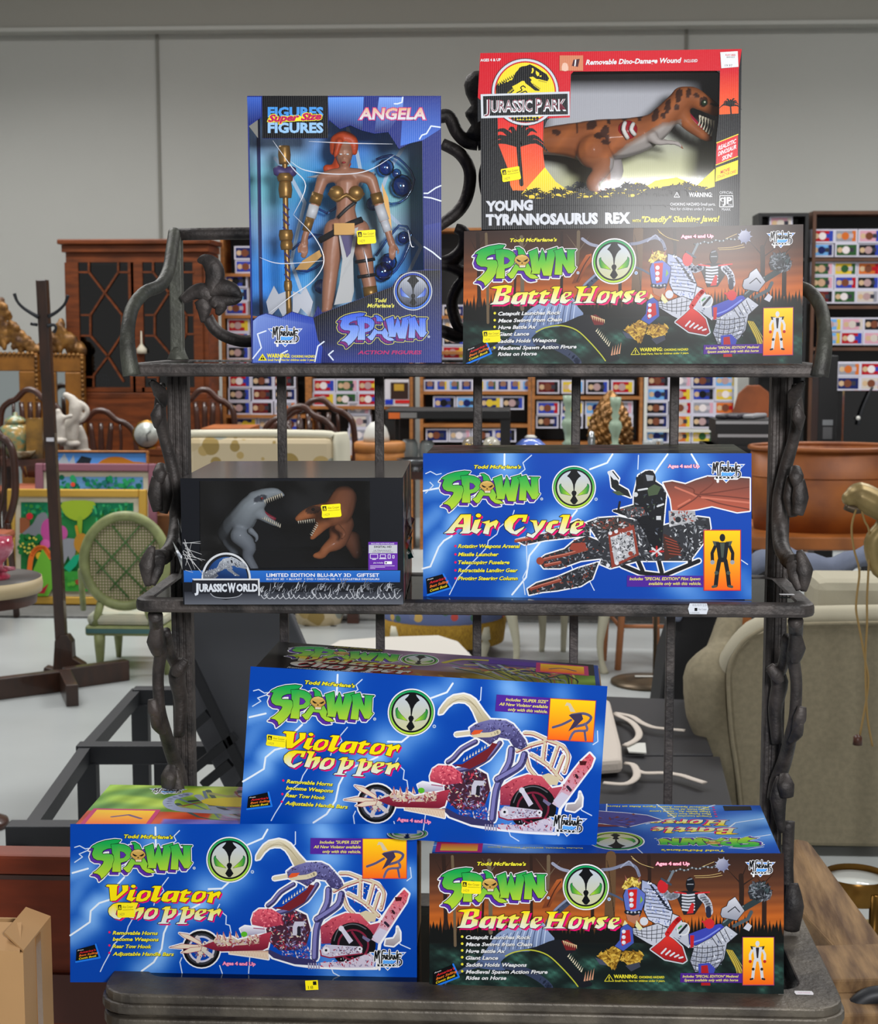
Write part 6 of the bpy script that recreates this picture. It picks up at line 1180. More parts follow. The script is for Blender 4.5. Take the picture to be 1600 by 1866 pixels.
    blu = [(905,945),(1000,935),(1050,985),(1030,1060),(910,1060)]; a.poly(blu, (60,70,170)); a.poly([(930,960),(985,955),(1010,1130),(930,1130)], (170,30,36))
    a.stroke([(1130,600),(1280,480),(1440,385)], 52, (44,58,62)); a.stroke([(1120,590),(1290,450)], 12, (110,124,128))
    axe = [(1098,520),(1110,470),(1150,450),(1165,410),(1220,372),(1300,490),(1235,572),(1110,545)]; a.stroke(axe, 10, DK, True); a.poly(axe, vgrad(370, 570, (206,208,218), (140,144,160))); a.stroke([(1160,500),(1220,455),(1260,500)], 8, DK)
    rock = [(1330,330),(1360,260),(1430,236),(1510,270),(1540,340),(1500,400),(1430,400),(1350,390)]; a.poly(rock, (44,46,52)); a.speck(rock, 90, [(80,84,92),(28,30,34),(120,126,136),(60,74,78)], 20, 22); a.stroke([(1210,620),(1330,560),(1360,500)], 30, (70,84,92)); a.poly([(1290,640),(1330,590),(1365,620),(1340,665)], (190,192,206))
    # rider: plain armour, closed plain helmet
    tor = [(705,340),(780,320),(880,320),(985,345),(935,430),(875,520),(780,525),(745,430)]; a.poly(tor, (30,32,38))
    for k in range(6): a.stroke([(770-k*0, 350+k*26), (820, 356+k*26), (870, 350+k*26)], 16, (190,194,206), sm=2)
    a.poly([(850,420),(870,430),(862,510),(806,515)], (190,36,40)); a.stroke([(930,360),(985,420),(1000,500)], 64, SIL, sm=3); a.stroke([(990,470),(995,530)], 44, (34,40,60)); a.stroke([(720,350),(660,370),(600,310)], 60, (150,156,172), sm=3)
    for k in range(5): a.stroke([(925+k*16, 380+k*18), (965+k*14, 372+k*18)], 5, DK)
    a.disc(600, 280, 46, (190,36,44), 60); a.disc(1000, 600, 44, (196,40,46)); a.stroke([(940,580),(1000,620)], 16, (196,40,46)); a.stroke([(700,330),(800,342)], 12, (196,40,44)); a.stroke([(880,340),(1000,330)], 12, (196,40,44))
    a.disc(837, 265, 38, (22,24,30), 62); a.stroke([(815,225),(850,215)], 10, (120,126,140)); a.stroke([(812,262),(862,262)], 7, (150,156,166))
    a.disc(775, 645, 58, (206,208,214)); a.disc(775, 645, 46, (176,182,194)); a.stroke([(745,680),(805,612)], 20, DK); a.stroke([(735,640),(760,620)], 14, (60,140,70))
    for k in range(24): a.disc(665+k*17, 150-k*1.9+8*math.sin(k), 8, (150,160,168) if k % 2 else (60,68,74))
    a.stroke([(640,250),(690,150)], 22, (110,120,130)); a.stroke([(590,215),(670,265)], 18, (60,70,84))
    for k in range(9): t = k*.698; a.poly([(1112+46*math.cos(t-.2), 95+46*math.sin(t-.2)), (1112+46*math.cos(t+.2), 95+46*math.sin(t+.2)), (1112+72*math.cos(t), 95+72*math.sin(t))], (150,156,182))
    a.disc(1112, 95, 52, lambda x, y: lerp((226,228,240), (110,114,146), math.hypot(x-1098, y-78)/70))
    for p in ([(340,40),(420,90),(520,120)], [(330,20),(400,80),(480,110)], [(870,190),(1000,185),(1100,165)], [(880,205),(1020,200),(1110,185)], [(940,110),(1040,70)]): a.stroke(p, 4, (206,180,120), sm=3)
    # --- lettering
    a.frame(*ZL)
    a.text("Todd McFarlane's", 398, 100, 818, 32, (236,226,60), 102, bold=.035, shear=.25, out=BLK, ow=.05)
    a.fr = (788.6, 1566.8, 7.13, 7.13); spawn_logo(a)
    a.fr = (1067.6-815/15.2, 1615.6-775/15.2, 15.2, 15.2); spawn_emblem(a)
    a.frame(825, 1650, 5.246); title(a, 'Battle', 38, 208, 850, 112, *GR_YW, sd=.16); title(a, 'Horse', 858, 214, 1590, 112, *GR_YW, sd=.16)
    a.frame(*ZL)
    for t, x1, y in (('Catapult Launches Rock', 858, 730), ('Mace Swings from Chain', 870, 790), ('Huge Battle Ax', 640, 848), ('Giant Lance', 578, 906), ('Saddle Holds Weapons', 824, 966), ('Medieval Spawn Action Figure', 1002, 1026), ('Rides on Horse', 648, 1078)):
        a.text(t, 300, y, x1, 33, (226,228,232), y+1, bold=.03, shear=.25, shadow=((10,10,14), 3, 4))
        if 'Rides' not in t: a.disc(270, y-20, 11, (226,216,60))
    a.frame(*ZH)
    a.text('Ages 4 and Up', 538, 97, 832, 30, (250,190,206), bold=.05, out=(200,30,100), ow=.05)
    a.stroke([(102,1092),(180,1092),(141,1034)], 5, (226,216,60), True); a.text('!', 136, 1084, 146, 34, (226,216,60), bold=.03)
    a.text('WARNING:', 180, 1066, 384, 33, (236,226,60), bold=.03); a.text('CHOKING HAZARD', 396, 1066, 614, 20, (236,226,60), bold=.03); a.text('Small Parts. Not for children under 3 years.', 190, 1096, 620, 17, (236,226,60), bold=.02)
    a.poly([(752,1022),(1280,1024),(1280,1106),(750,1102)], (78,36,140)); a.text('Includes "SPECIAL EDITION" Medieval', 770, 1060, 1250, 22, (240,228,110), bold=.015, shear=.25); a.text('Spawn available only with this horse', 784, 1092, 1246, 22, (240,228,110), bold=.015, shear=.25)
    inset(a, 1288, 718, 1550, 1122, edge=(140,50,110)); dummy(a, 1412, 1075, 330, (206,208,214), (40,34,40), (180,36,40))
    a.fr = (1294, 1561.4, 12.4, 12.4); toys_logo(a)
    a.frame(); comic_tag(a, [(788.5,1798),(790,1770),(826,1756),(836.5,1779)])
def aircycle_front(a):
    Z = (760, 800, 2.54); Z3 = (940, 850, 3.721)
    a.frame(*Z)
    big = [([(25,600),(62,590),(100,500),(125,470),(160,450),(180,380)], 44, .9), ([(405,70),(404,140)], 55, .9), ([(905,70),(880,110),(800,140)], 48, .85), ([(740,330),(700,380),(640,390)], 55, .85), ([(600,440),(520,540),(505,640),(440,720)], 50, .95), ([(30,240),(110,225)], 40, .7), ([(1160,70),(1110,140),(1080,190)], 60, .85),
           ([(1270,70),(1300,120)], 55, .7), ([(1290,730),(1200,640),(1240,560)], 60, .7), ([(30,400),(90,340)], 36, .6), ([(820,440),(760,470)], 40, .4), ([(1500,640),(1540,700)], 40, .5)]
    a.grid(28, 66, 1548, 742, 150, 66, lightning_bg(big))
    for p, s, k in big[:8]: a.stroke(p, 8, (226,236,248))
    for p in ([(40,160),(62,150),(90,165),(112,160)], [(40,250),(75,215),(60,200)], [(530,75),(490,110),(500,140),(470,165)], [(450,330),(440,360),(380,410),(370,440),(330,470),(325,500),(190,640),(150,720)], [(505,450),(510,600),(490,640),(500,720)], [(1025,75),(1022,140)], [(700,560),(720,600),(712,620)], [(790,640),(820,700)], [(1500,560),(1530,580)]): a.stroke(p, 4.5, (200,216,240))
    a.frame(*Z3); DK = (34,36,42); MG = (92,96,104)
    cape = [(1000,110),(1060,100),(1150,120),(1220,92),(1300,68),(1420,70),(1585,80),(1585,300),(1500,310),(1420,290),(1330,268),(1230,290),(1140,300),(1060,296),(1050,220)]
    bodyp = [(480,380),(560,350),(700,340),(800,360),(1000,400),(1230,340),(1310,350),(1320,420),(1270,520),(1180,640),(1010,640),(830,640),(640,690),(570,660),(600,560)]
    guns = [[(0,500),(80,480),(250,440),(420,360),(500,400),(500,470),(380,480),(200,500),(60,530)], [(150,640),(200,600),(330,560),(400,500),(480,470),(600,520),(600,620),(440,640),(300,690),(190,690)], [(80,830),(140,790),(280,750),(420,690),(560,650),(520,760),(440,810),(280,840),(180,850),(90,870)]]
    rider = [(800,190),(830,60),(880,30),(930,30),(945,100),(990,130),(1020,180),(1010,280),(1000,400),(990,540),(920,560),(880,460),(820,360),(700,320),(660,300),(800,260)]
    arm = [(780,210),(700,180),(650,140),(640,60),(630,40),(660,30),(700,80),(690,120),(760,160)]
    for p in (cape, bodyp, rider, arm): a.stroke(p, 18, WHT, True)
    for p in guns: a.stroke(p, 18, WHT, True)
    skid = [[(720,670),(840,720),(1000,740),(1240,640)], [(960,600),(990,720)], [(830,640),(860,710)], [(1180,590),(1180,660)]]
    for p in skid: a.stroke(p, 46, WHT)
    for p in skid: a.stroke(p, 28, (26,28,34))
    for p, sd in zip(guns, (31, 32, 33)): a.poly(p, (44,46,52)); a.speck(p, 130, [(150,154,164),(70,74,82),(22,24,28),(110,114,122),(130,62,48)], 11, sd)
    for q in ([(0,505),(80,490),(140,480)], [(160,640),(230,620),(330,600),(480,560)], [(100,830),(180,805),(300,770)], [(200,670),(300,650)]): a.stroke(q, 22, (140,66,52)); a.stroke([(x, y-6) for x, y in q], 5, (200,130,112))
    a.poly([(360,560),(380,520),(470,515),(480,560),(420,580)], (146,64,52)); a.disc(165, 640, 26, (146,66,52))
    a.poly(bodyp, (48,50,56)); a.speck(bodyp, 330, [(160,164,172),(84,88,96),(24,26,30),(120,124,132),(196,200,206)], 13, 34)
    pan = [(625,450),(800,395),(835,600),(650,690)]; a.poly(pan, (136,58,46)); a.poly([(640,480),(790,430),(815,590),(670,660)], (176,178,184)); a.speck([(640,480),(790,430),(815,590),(670,660)], 110, [(60,62,68),(214,216,222),(120,122,130)], 12, 35)
    for p in ((640,452),(680,440),(690,540),(685,655),(700,585),(625,670)): a.disc(p[0], p[1], 13, (212,214,222))
    a.disc(765, 455, 14, (140,60,48)); a.disc(778, 590, 16, (140,60,48)); a.poly([(490,390),(690,345),(800,395),(640,440),(560,420)], (70,60,58)); a.speck([(490,390),(690,345),(800,395),(640,440)], 60, [(150,66,52),(190,192,198),(30,30,34)], 12, 36)
    a.poly([(1000,455),(1060,480),(1130,560),(1100,600),(1010,640),(1000,520)], (66,42,38)); [a.stroke([(1010+k*6, 480+k*22), (1090+k*6, 510+k*18)], 6, (150,66,52)) for k in range(6)]
    a.poly([(1035,300),(1215,300),(1222,370),(1040,410)], (166,168,174)); a.speck([(1040,305),(1210,305),(1215,365),(1045,400)], 50, [(70,72,78),(206,208,214),(150,66,52)], 11, 37); a.disc(1100, 360, 20, (40,42,48)); a.disc(1065, 325, 12, (60,62,68)); a.disc(1062, 380, 12, (60,62,68))
    a.poly(cape, lambda x, y: lerp((96,62,56), (176,86,66), (y-80)/180)); 
    for p in ([(1060,110),(1200,150),(1240,190),(1580,140)], [(1240,190),(1400,200),(1580,220)], [(1100,290),(1200,230),(1240,195)], [(1240,200),(1380,250),(1580,290)], [(1300,70),(1340,110),(1250,180)]): a.stroke(p, 9, (110,56,46), sm=4)
    for p in ([(1080,140),(1180,180),(1220,200)], [(1260,210),(1400,225),(1580,245)], [(1100,270),(1180,225)]): a.stroke(p, 12, (196,112,92), sm=4)
    a.poly(rider, (20,22,28)); a.poly(arm, (26,30,34)); a.speck(rider, 70, [(50,56,70),(120,128,140),(10,12,16),(60,74,60)], 11, 38)
    a.disc(905, 80, 44, (22,24,30), 54); a.poly([(880,55),(935,62),(930,95),(890,98)], (150,156,166)); a.rect(815, 70, 865, 125, (16,18,22)); a.stroke([(640,40),(685,95)], 26, (206,212,222)); a.disc(672, 115, 26, (24,26,30))
    a.poly([(890,150),(940,120),(985,140),(960,190),(900,200)], (70,86,62)); a.poly([(650,170),(700,165),(740,195),(690,195)], (70,86,62)); a.stroke([(830,160),(890,150)], 12, (200,204,210)); a.disc(812, 190, 16, (196,200,206)); a.stroke([(960,270),(1000,255)], 12, (206,210,216)); a.rect(952, 335, 984, 362, (196,200,206))
    a.poly([(700,290),(760,270),(860,275),(890,330),(760,350)], (70,72,78)); a.speck([(700,290),(860,275),(880,330),(760,345)], 40, [(150,66,52),(170,172,178),(26,26,30)], 10, 39); a.stroke([(665,300),(700,310)], 16, (24,26,30)); a.stroke([(705,240),(695,295)], 14, (24,26,30))
    for k in range(8): t = k*.785; a.stroke([(955,575),(955+44*math.cos(t), 575+32*math.sin(t))], 13, (206,208,214) if k % 2 else (180,40,44))
    # lettering
    a.frame(*Z); a.text("Todd McFarlane's", 264, 136, 482, 17, (236,226,60), bold=.035, shear=.25, out=BLK, ow=.06)
    a.fr = (790, 845, 7.619, 7.619); spawn_logo(a); a.fr = (995, 840, 16, 16); spawn_emblem(a)
    a.frame(800, 925, 5.714); title(a, 'Air', 50, 264, 605, 136, *GR_YW); title(a, 'Cycle', 684, 266, 1500, 136, *GR_YW)
    a.frame(*Z)
    for t, x1, y in (('Rotating Weapons Arsenal', 478, 503), ('Missile Launcher', 378, 541), ('Telescoping Fuselage', 428, 578), ('Retractable Landing Gear', 466, 615), ('Pivoting Steering Column', 466, 652)):
        a.text(t, 190, y, x1, 18, (240,230,60), bold=.03, shear=.25, shadow=((30,30,50), 2, 2)); a.disc(178, y-8, 5.5, (230,20,100))
    a.text('Ages 4 and Up', 1160, 132, 1308, 16, (250,190,210), bold=.05, out=(190,30,100), ow=.05)
    a.frame(*Z3); a.poly([(754,738),(1270,740),(1270,818),(752,814)], (78,36,150)); a.text('Includes "SPECIAL EDITION" Pilot Spawn', 770, 770, 1250, 21, (240,228,90), bold=.015, shear=.25); a.text('available only with this vehicle.', 900, 802, 1256, 21, (240,228,90), bold=.015, shear=.25)
    inset(a, 1278, 434, 1520, 836, edge=(190,40,70)); dummy(a, 1400, 815, 360, (24,26,32), (70,80,74), (150,156,166))
    a.frame(1210, 835, 10); toys_logo(a)
    a.frame(); comic_tag(a, [(779,1084),(776.5,1054),(808,1045.5),(822,1071)])
# ------------------------------------------------------------------ cartons

FOIL = print_mat('printed_foil_card', .34, .08, 0., .10, 760)
CARD = mat('raw_cardboard', (172, 132, 88), .85, bump=.1, bscale=90)
def face_front(w, h, src=None, y=-.0004):
    return Art(src, (-w/2, y, h), (w, 0, 0), (0, 0, -h), (0, -1, 0))
def face_top(w, h, d):
    m = 1000.; return Art([(0, 0), (w*m, 0), (w*m, d*m), (0, d*m)], (-w/2, d, h+.0004), (w, 0, 0), (0, -d, 0), (0, 0, 1))
def corners_px(loc, yaw, roll, w, h):
    Mx = Matrix.Translation(loc) @ Euler((0, roll, yaw), 'XYZ').to_matrix().to_4x4()
    return [proj(Mx @ Vector(p)) for p in ((-w/2, 0, h), (w/2, 0, h), (w/2, 0, 0), (-w/2, 0, 0))]
def carton(name, label, cat, loc, yaw, roll, w, h, d, body, group=None, side=None):
    t = thing(name, label, cat, loc, (0, roll, yaw), group)
    b = MB(); b.color(body); b.box((-w/2, 0, 0), (w/2, d, h)); 
    o = b.build('carton_body', PRINT, t, bevel=.0012)
    return t
ZD, ZM, ZT = .6882, 1.1850, 1.4875
BV = (0, 62, 158)
V1 = dict(loc=(-.3576, 1.9967, ZD), yaw=.0059, roll=.0052, w=.4447, h=.1927, d=.1973)
V2 = dict(loc=(-.1283, 2.012, .8800), yaw=-.0256, roll=.0588, w=.4523, h=.1964, d=.1905)
H1 = dict(loc=(.1163, 1.969, ZD), yaw=-.0237, roll=-.0120, w=.4429, h=.178, d=.2174)
H2 = dict(loc=(.1442, 2.045, ZT), yaw=-.0041, roll=-.004, w=.4205, h=.1679, d=.172)
A1_ = dict(loc=(.0889, 2.048, ZM), yaw=-.0182, roll=-.0078, w=.4158, h=.1846, d=.175)
SRC_V = corners_px(V1['loc'], V1['yaw'], V1['roll'], V1['w'], V1['h'])
SRC_H = corners_px(H1['loc'], H1['yaw'], H1['roll'], H1['w'], H1['h'])
SRC_A = corners_px(A1_['loc'], A1_['yaw'], A1_['roll'], A1_['w'], A1_['h'])
def unit_px(px, py, P):      # where a photograph point falls on the carton's front, in the authoring frame of its print
    c = corners_px(P['loc'], P['yaw'], P['roll'], P['w'], P['h']); H = homog(c); X = np.array([px, py, 1]) @ H.T; return X[:2]/X[2]
def sticker_on(t, P, px, py, wpx, hpx, rot):
    u, v = unit_px(px, py, P); a = Art([(0, 0), (1000*P['w'], 0), (1000*P['w'], 1000*P['h']), (0, 1000*P['h'])], (-P['w']/2, -.0030, P['h']), (P['w'], 0, 0), (0, 0, -P['h']), (0, -1, 0))
    k = 1000*P['w']/np.linalg.norm(np.array(corners_px(P['loc'], P['yaw'], P['roll'], P['w'], P['h'])[1])-np.array(corners_px(P['loc'], P['yaw'], P['roll'], P['w'], P['h'])[0]))
    price_sticker(a, u*1000*P['w'], v*1000*P['h'], wpx*k, hpx*k, rot)
    o = a.build('price_sticker', PRINT, t); o['label'] = 'yellow auction lot label'; return o
def edge_card(t, P):         # raw corrugated edge of the end flap
    w, h, d = P['w'], P['h'], P['d']
    for s_ in (-1, 1):
        b = MB(); b.box((s_*(w/2+.001)-.0008, .0012, .003), (s_*(w/2+.001)+.0008, d*.97, h-.003)); b.build('end_flap', CARD, t)

t = carton('toy_carton', 'blue motorcycle carton standing straight on the left of the iron deck', 'toy box', **V1, body=BV, group='motorcycle toy cartons')
a = face_front(V1['w'], V1['h'], SRC_V); motorbike_front(a); a.build('front_print', PRINT, t); edge_card(t, V1)
sticker_on(t, V1, 213, 1645, 33, 27, -.06)
a = face_top(V1['w'], V1['h'], V1['d'])
def swirl(X, Y):
    n = np.sin(X*.045+2*np.sin(Y*.05))+np.sin(Y*.09+1.5*np.sin(X*.03)); n2 = np.sin(X*.13+Y*.07+2*np.sin(X*.02))
    u = np.clip(X/445, 0, 1)[..., None]; v = np.clip(Y/197, 0, 1)[..., None]
    c = np.array([120, 170, 60])*(1-u)+np.array([196, 176, 60])*u
    c = np.where(u > .42+.15*v*0, np.array([150, 110, 150]), c+40*np.sin(n)[..., None]*np.array([.9, .7, .1]))
    c = np.where((v > .62) & (u < .38), np.array([196, 70, 30]), c); c = np.where((v > .78) & (u > .25) & (u < .6), np.array([110, 100, 190]), c)
    return c+18*n2[..., None]
a.grid(0, 0, 444, 197, 90, 44, swirl); a.rect(0, 188, 444, 197, (36, 24, 34)); [a.rect(20+i*38, 189, 44+i*38, 197, ((190,60,150),(200,40,60),(110,150,200),(120,90,180))[i % 4]) for i in range(11)]
for i in range(46): a.stroke([(110+i*5, 60+40*math.sin(i*.7)), (150+i*5.5, 100+45*math.sin(i*1.3)), (200+i*5, 120+40*math.sin(i*.9+1))], 5+3*(i % 3), ((96,116,140),(66,84,80),(150,150,90),(130,60,60),(40,44,60),(150,160,180))[i % 6], sm=3, taper=True)
a.stroke([(120,40),(100,70),(120,110),(190,120),(280,110)], 16, (150,160,190), sm=4); a.poly([(150,60),(240,50),(280,75),(220,95),(160,90)], (206,186,40), sm=3); inset(a, 12, 120, 92, 186)
a.stroke([(40,150),(60,140),(80,155)], 5, (110,80,120)); a.frame(60-785*.08, 14-70*.08, 12.5); toys_logo(a)
a.frame(440, 190, -14, -14); a.fr = (405, 165, 24, 24); spawn_emblem(a, reg=False); a.build('top_print', PRINT, t)

t = carton('toy_carton', 'blue motorcycle carton lying tilted across the two lowest cartons', 'toy box', **V2, body=BV, group='motorcycle toy cartons')
a = face_front(V2['w'], V2['h'], SRC_V); motorbike_front(a); a.build('front_print', PRINT, t); edge_card(t, V2)
sticker_on(t, V2, 487, 1337, 37, 21, .05)
a = face_top(V2['w'], V2['h'], V2['d'])
def dusk(X, Y):
    u = np.clip(X/446, 0, 1)[..., None]; v = np.clip(Y/188, 0, 1)[..., None]; n = np.sin(X*.06+2*np.sin(Y*.06))[..., None]
    c = np.where(u < .34, np.array([14, 14, 18]), np.array([140, 112, 140])+16*n); k = np.clip((u-.2)*6, 0, 1); c = np.where(v > .62, (1-k)*np.array([30,22,26])+k*(np.array([150, 96, 60])+24*n), c)
    k = np.clip((u-.52)*5, 0, 1); c = c*(1-k)+k*np.where(v < .45, np.array([80, 60, 130]), np.array([150, 150, 50])+26*n); k = np.clip((u-.84)*8, 0, 1)
    return c*(1-k)+k*(np.where(v < .4, np.array([20, 16, 20]), np.array([120, 160, 50])+26*n))
a.grid(0, 0, 446, 188, 90, 40, dusk)
for i in range(30): a.stroke([(250+i*5, 60+30*math.sin(i*.8)+i), (290+i*4.5, 90+30*math.sin(i*1.1)), (320+i*3.5, 130+20*math.sin(i)+i*.5)], 6, ((90,110,96),(150,160,180),(60,70,60),(170,90,70),(190,190,90),(40,40,50))[i % 6], sm=3, taper=True)
for i in range(24): a.stroke([(190+i*10, 150+12*math.sin(i*2.1)), (205+i*10, 165+10*math.sin(i*1.3))], 6, ((150,70,40),(90,60,50),(180,140,70))[i % 3])
a.stroke([(240,60),(262,30),(300,24)], 8, (190,180,60), sm=3); inset(a, 372, 20, 432, 70); a.stroke([(385,50),(402,40),(420,52)], 4, (90,70,110), sm=3); a.poly([(300,16),(366,16),(366,44),(300,44)], (78,36,150))
a.frame(22-70/9, 14-80/6.4, 9, 6.4); spawn_logo(a); a.frame(); title(a, 'Violator', 40, 116, 195, 20, *GR_YW, shadow=(200,20,40)); title(a, 'Chopper', 40, 148, 200, 20, (236,226,200), WHT, shadow=(200,20,40)); a.text("Todd McFarlane's", 80, 12, 150, 7, (170,160,60), bold=.03, shear=.2)
for i, s_ in enumerate(('Removable Horns become Weapons', 'Rear Tow Hook  Adjustable Handle Bars')): a.text(s_, 40, 164+i*13, 170, 8, (226,226,230), bold=.02, shear=.2)
a.frame(206-815/24*0-34, 10, 24, 17); spawn_emblem(a, reg=False); a.frame(372, 158, 18); a.fr = (350, 150, 18, 14); toys_logo(a); a.build('top_print', PRINT, t)

t = carton('toy_carton', 'armoured horse carton with a blue top face, right on the iron deck', 'toy box', **H1, body=(12, 40, 110), group='horse toy cartons')
a = face_front(H1['w'], H1['h'], SRC_H); horse_front(a); a.build('front_print', PRINT, t)
sticker_on(t, H1, 841, 1603.5, 37, 24, .03)
w, d = H1['w']*1000, H1['d']*1000
a = face_top(H1['w'], H1['h'], H1['d'])
bolts = [([(300,0),(320,60),(280,90)], 24, .8), ([(440,60),(400,80),(380,120),(330,130)], 26, .95), ([(0,190),(60,180),(120,200)], 24, .8), ([(440,130),(400,150),(370,150)], 24, .8), ([(150,60),(120,90),(110,130)], 22, .8), ([(380,0),(360,20)], 18, .7)]
a.grid(0, 0, w, d, 90, 44, lightning_bg(bolts, (10,70,170)))
for p, s_, k in bolts: a.stroke(p, 2.2, (226,236,248))
for p in ([(230,0),(228,40)], [(90,20),(120,40),(110,70)], [(250,200),(262,190),(270,216)], [(425,180),(405,190),(380,186)]): a.stroke(p, 1.6, (206,220,244))
a.fr = (427+65/10.4, 191.5, -10.4, -12.4); spawn_logo(a); a.fr = (237+815/17.3, 163+775/16.8, -17.3, -16.8); spawn_emblem(a, reg=False)
a.fr = (w, d, -1, -1)       # the top lettering is read from behind
title(a, 'Battle', 43, 113, 156, 17, *GR_YW); title(a, 'Horse', 50, 147, 156, 17, *GR_YW); a.text("Todd McFarlane's", 70, 22, 150, 8, (236,226,60), bold=.03, shear=.2)
for i, (s_, x1) in enumerate((('Catapult Launches Rock', 170), ('Mace Swings from Chain', 168), ('Huge Battle Ax   Giant Lance', 206), ('Saddle Holds All Weapons', 176), ('Medieval Spawn Action Figure Rides on Horse', 300))): a.text(s_, 72, 166+i*10.5, 72+(x1-72)*.62, 7, (240,230,60), bold=.02, shear=.2); a.disc(66, 163+i*10.5, 2, (230,20,100))
a.poly([(14,194),(52,190),(52,212),(14,212)], (10,10,14)); inset(a, w-58, 6, w-10, 34); a.text('Includes "SPECIAL EDITION" Medieval Spawn', 250, 24, 372, 5, (240,228,90), bold=.02)
hp = [(x-140, y+15) for x, y in [(300,120),(330,96),(360,110),(400,120),(430,150),(420,180),(380,170),(330,160),(300,150),(280,128)]]; a.stroke(hp, 4, WHT, True); a.poly(hp, (70,70,150)); a.speck(hp, 40, [(110,50,60),(90,90,180),(50,46,110)], 6, 41); a.poly([(190,115),(240,111),(270,131),(230,125)], (120,50,50))
a.build('top_print', PRINT, t)

t = carton('toy_carton', 'armoured horse carton on the top shelf under the red dinosaur box', 'toy box', **H2, body=(30, 30, 40), group='horse toy cartons')
a = face_front(H2['w'], H2['h'], SRC_H); horse_front(a); a.build('front_print', PRINT, t); edge_card(t, H2)
sticker_on(t, H2, 879, 603, 33, 22, -.05)

t = carton('toy_carton', 'blue lightning carton with a grey flying cycle and brown cape, on the middle shelf', 'toy box', **A1_, body=BV)
a = face_front(A1_['w'], A1_['h'], SRC_A); aircycle_front(a); a.build('front_print', PRINT, t); edge_card(t, A1_)
a = face_top(A1_['w'], A1_['h'], A1_['d'])
def moss(X, Y):
    n = (np.sin(X*.07+2*np.sin(Y*.06))+np.sin(Y*.12+X*.05))[..., None]; u = np.clip(X/415, 0, 1)[..., None]
    return np.array([84, 60, 62])*(1-u)+np.array([60, 66, 44])*u+18*n
a.grid(0, 0, 415.8, 175, 80, 34, moss)
for i in range(60): x = (i*67) % 400; y = 8+(i*41) % 155; a.stroke([(x, y), (x+26, y+10*math.sin(i)), (x+44, y+6)], 5, ((130,50,50),(80,110,50),(120,110,60),(150,70,90),(60,50,90),(140,130,120))[i % 6], sm=2)
a.rect(0, 168, 240, 175, (64,40,130)); a.build('top_print', PRINT, t)

# ---- boxes with windows
GLASS = glass_mat('window_film', (246, 248, 250), .05, rough=.05)
def hollow(t, w, h, d, th, inner, outer, front=None, back_rgb=None, side_open=False):
    b = MB(); b.color(outer)
    b.box((-w/2, .002, h-th), (w/2, d, h)); b.box((-w/2, .002, 0), (w/2, d, th)); b.box((w/2-th, .002, th), (w/2, d, h-th))
    if not side_open: b.box((-w/2, .002, th), (-w/2+th, d, h-th))
    b.box((-w/2, d-th, th), (w/2, d, h-th)); 
    return b
def panel(a, outer, hole, col):
    po = [Vector((x, y, 0)) for x, y in outer]; ph = [Vector((x, y, 0)) for x, y in hole]
    tri = tessellate_polygon([po, ph]); a.raw(list(outer)+list(hole), [tuple(q) for q in tri], col)
def at_in(P, px, py, dep):   # a photograph point taken to a depth inside the box, in the box's own axes
    Mx = (Matrix.Translation(P['loc']) @ Euler((0, P['roll'], P['yaw']), 'XYZ').to_matrix().to_4x4()).inverted()
    o = Mx @ CAM; dd = (Mx.to_3x3() @ ray(px, py)); return o+dd*((dep-o.y)/dd.y)
JP = dict(loc=(.1145, 2.043, ZT+.1679+.0012), yaw=.0119, roll=-.0091, w=.3247, h=.2177, d=.165)
JW = dict(loc=(-.2824, 1.9716, ZM), yaw=.0277, roll=-.0049, w=.2787, h=.16, d=.262)
AN = dict(loc=(-.2186, 2.0301, ZT), yaw=.0721, roll=-.0031, w=.2423, h=.3328, d=.145)
def src_of(P): return corners_px(P['loc'], P['yaw'], P['roll'], P['w'], P['h'])
def palm(a, x, y, s, c=(12, 12, 14), trunk=True, seed=0):
    r = random.Random(seed+int(x)); 
    if trunk: a.stroke([(x, y), (x+s*.1, y+s*1.2)], s*.12, c)
    for k in range(9): t = math.pi*(1.02+k*.12)+r.uniform(-.1, .1); L = s*r.uniform(.7, 1); a.stroke([(x, y), (x+L*.6*math.cos(t), y+L*.6*math.sin(t)), (x+L*math.cos(t), y+L*math.sin(t)+s*.35)], s*.22, c, sm=3, taper=True)
# tyrannosaur box
t = thing('dinosaur_toy_box', 'red and black window box of a rubber tyrannosaur, standing on the top horse carton', 'toy box', JP['loc'], (0, JP['roll'], JP['yaw']))
w, h, d = JP['w'], JP['h'], JP['d']
b = hollow(t, w, h, d, .0025, None, (24, 12, 14)); b.build('box_shell', PRINT, t)
a = face_front(w, h, src_of(JP), y=0); ZJ = (850, 80, 3.077); a.frame(*ZJ)
WJ = [(585,172),(600,155),(1400,150),(1420,165),(1415,400),(1398,560),(1392,700),(1290,795),(1180,748),(1060,765),(1010,795),(950,775),(870,832),(820,808),(760,858),(728,830),(680,838),(570,822),(500,772),(440,692),(428,600),(432,480),(452,430),(470,414),(577,412),(580,190)]
OUT = [(57,65),(1530,35),(1522,1035),(80,1030)]; OUT = [(ZJ[2]*(x-850), ZJ[2]*(y-80)) for x, y in src_of(JP)]
panel(a, OUT, WJ, (18, 20, 26)); RED = (204, 22, 40)
a.poly([OUT[0], OUT[1], (1526,150), (600,155), (585,172), (580,412), (190,430), (62,330)], RED); a.poly([(1422,150),(1527,148),(1525,390),(1418,396)], vgrad(150, 390, RED, (250,96,36)))
a.poly([(175,420),(432,425),(428,600),(440,692),(500,772),(570,822),(260,822),(245,790),(240,720),(178,560)], vgrad(420, 820, (216,36,40), (248,120,50)))
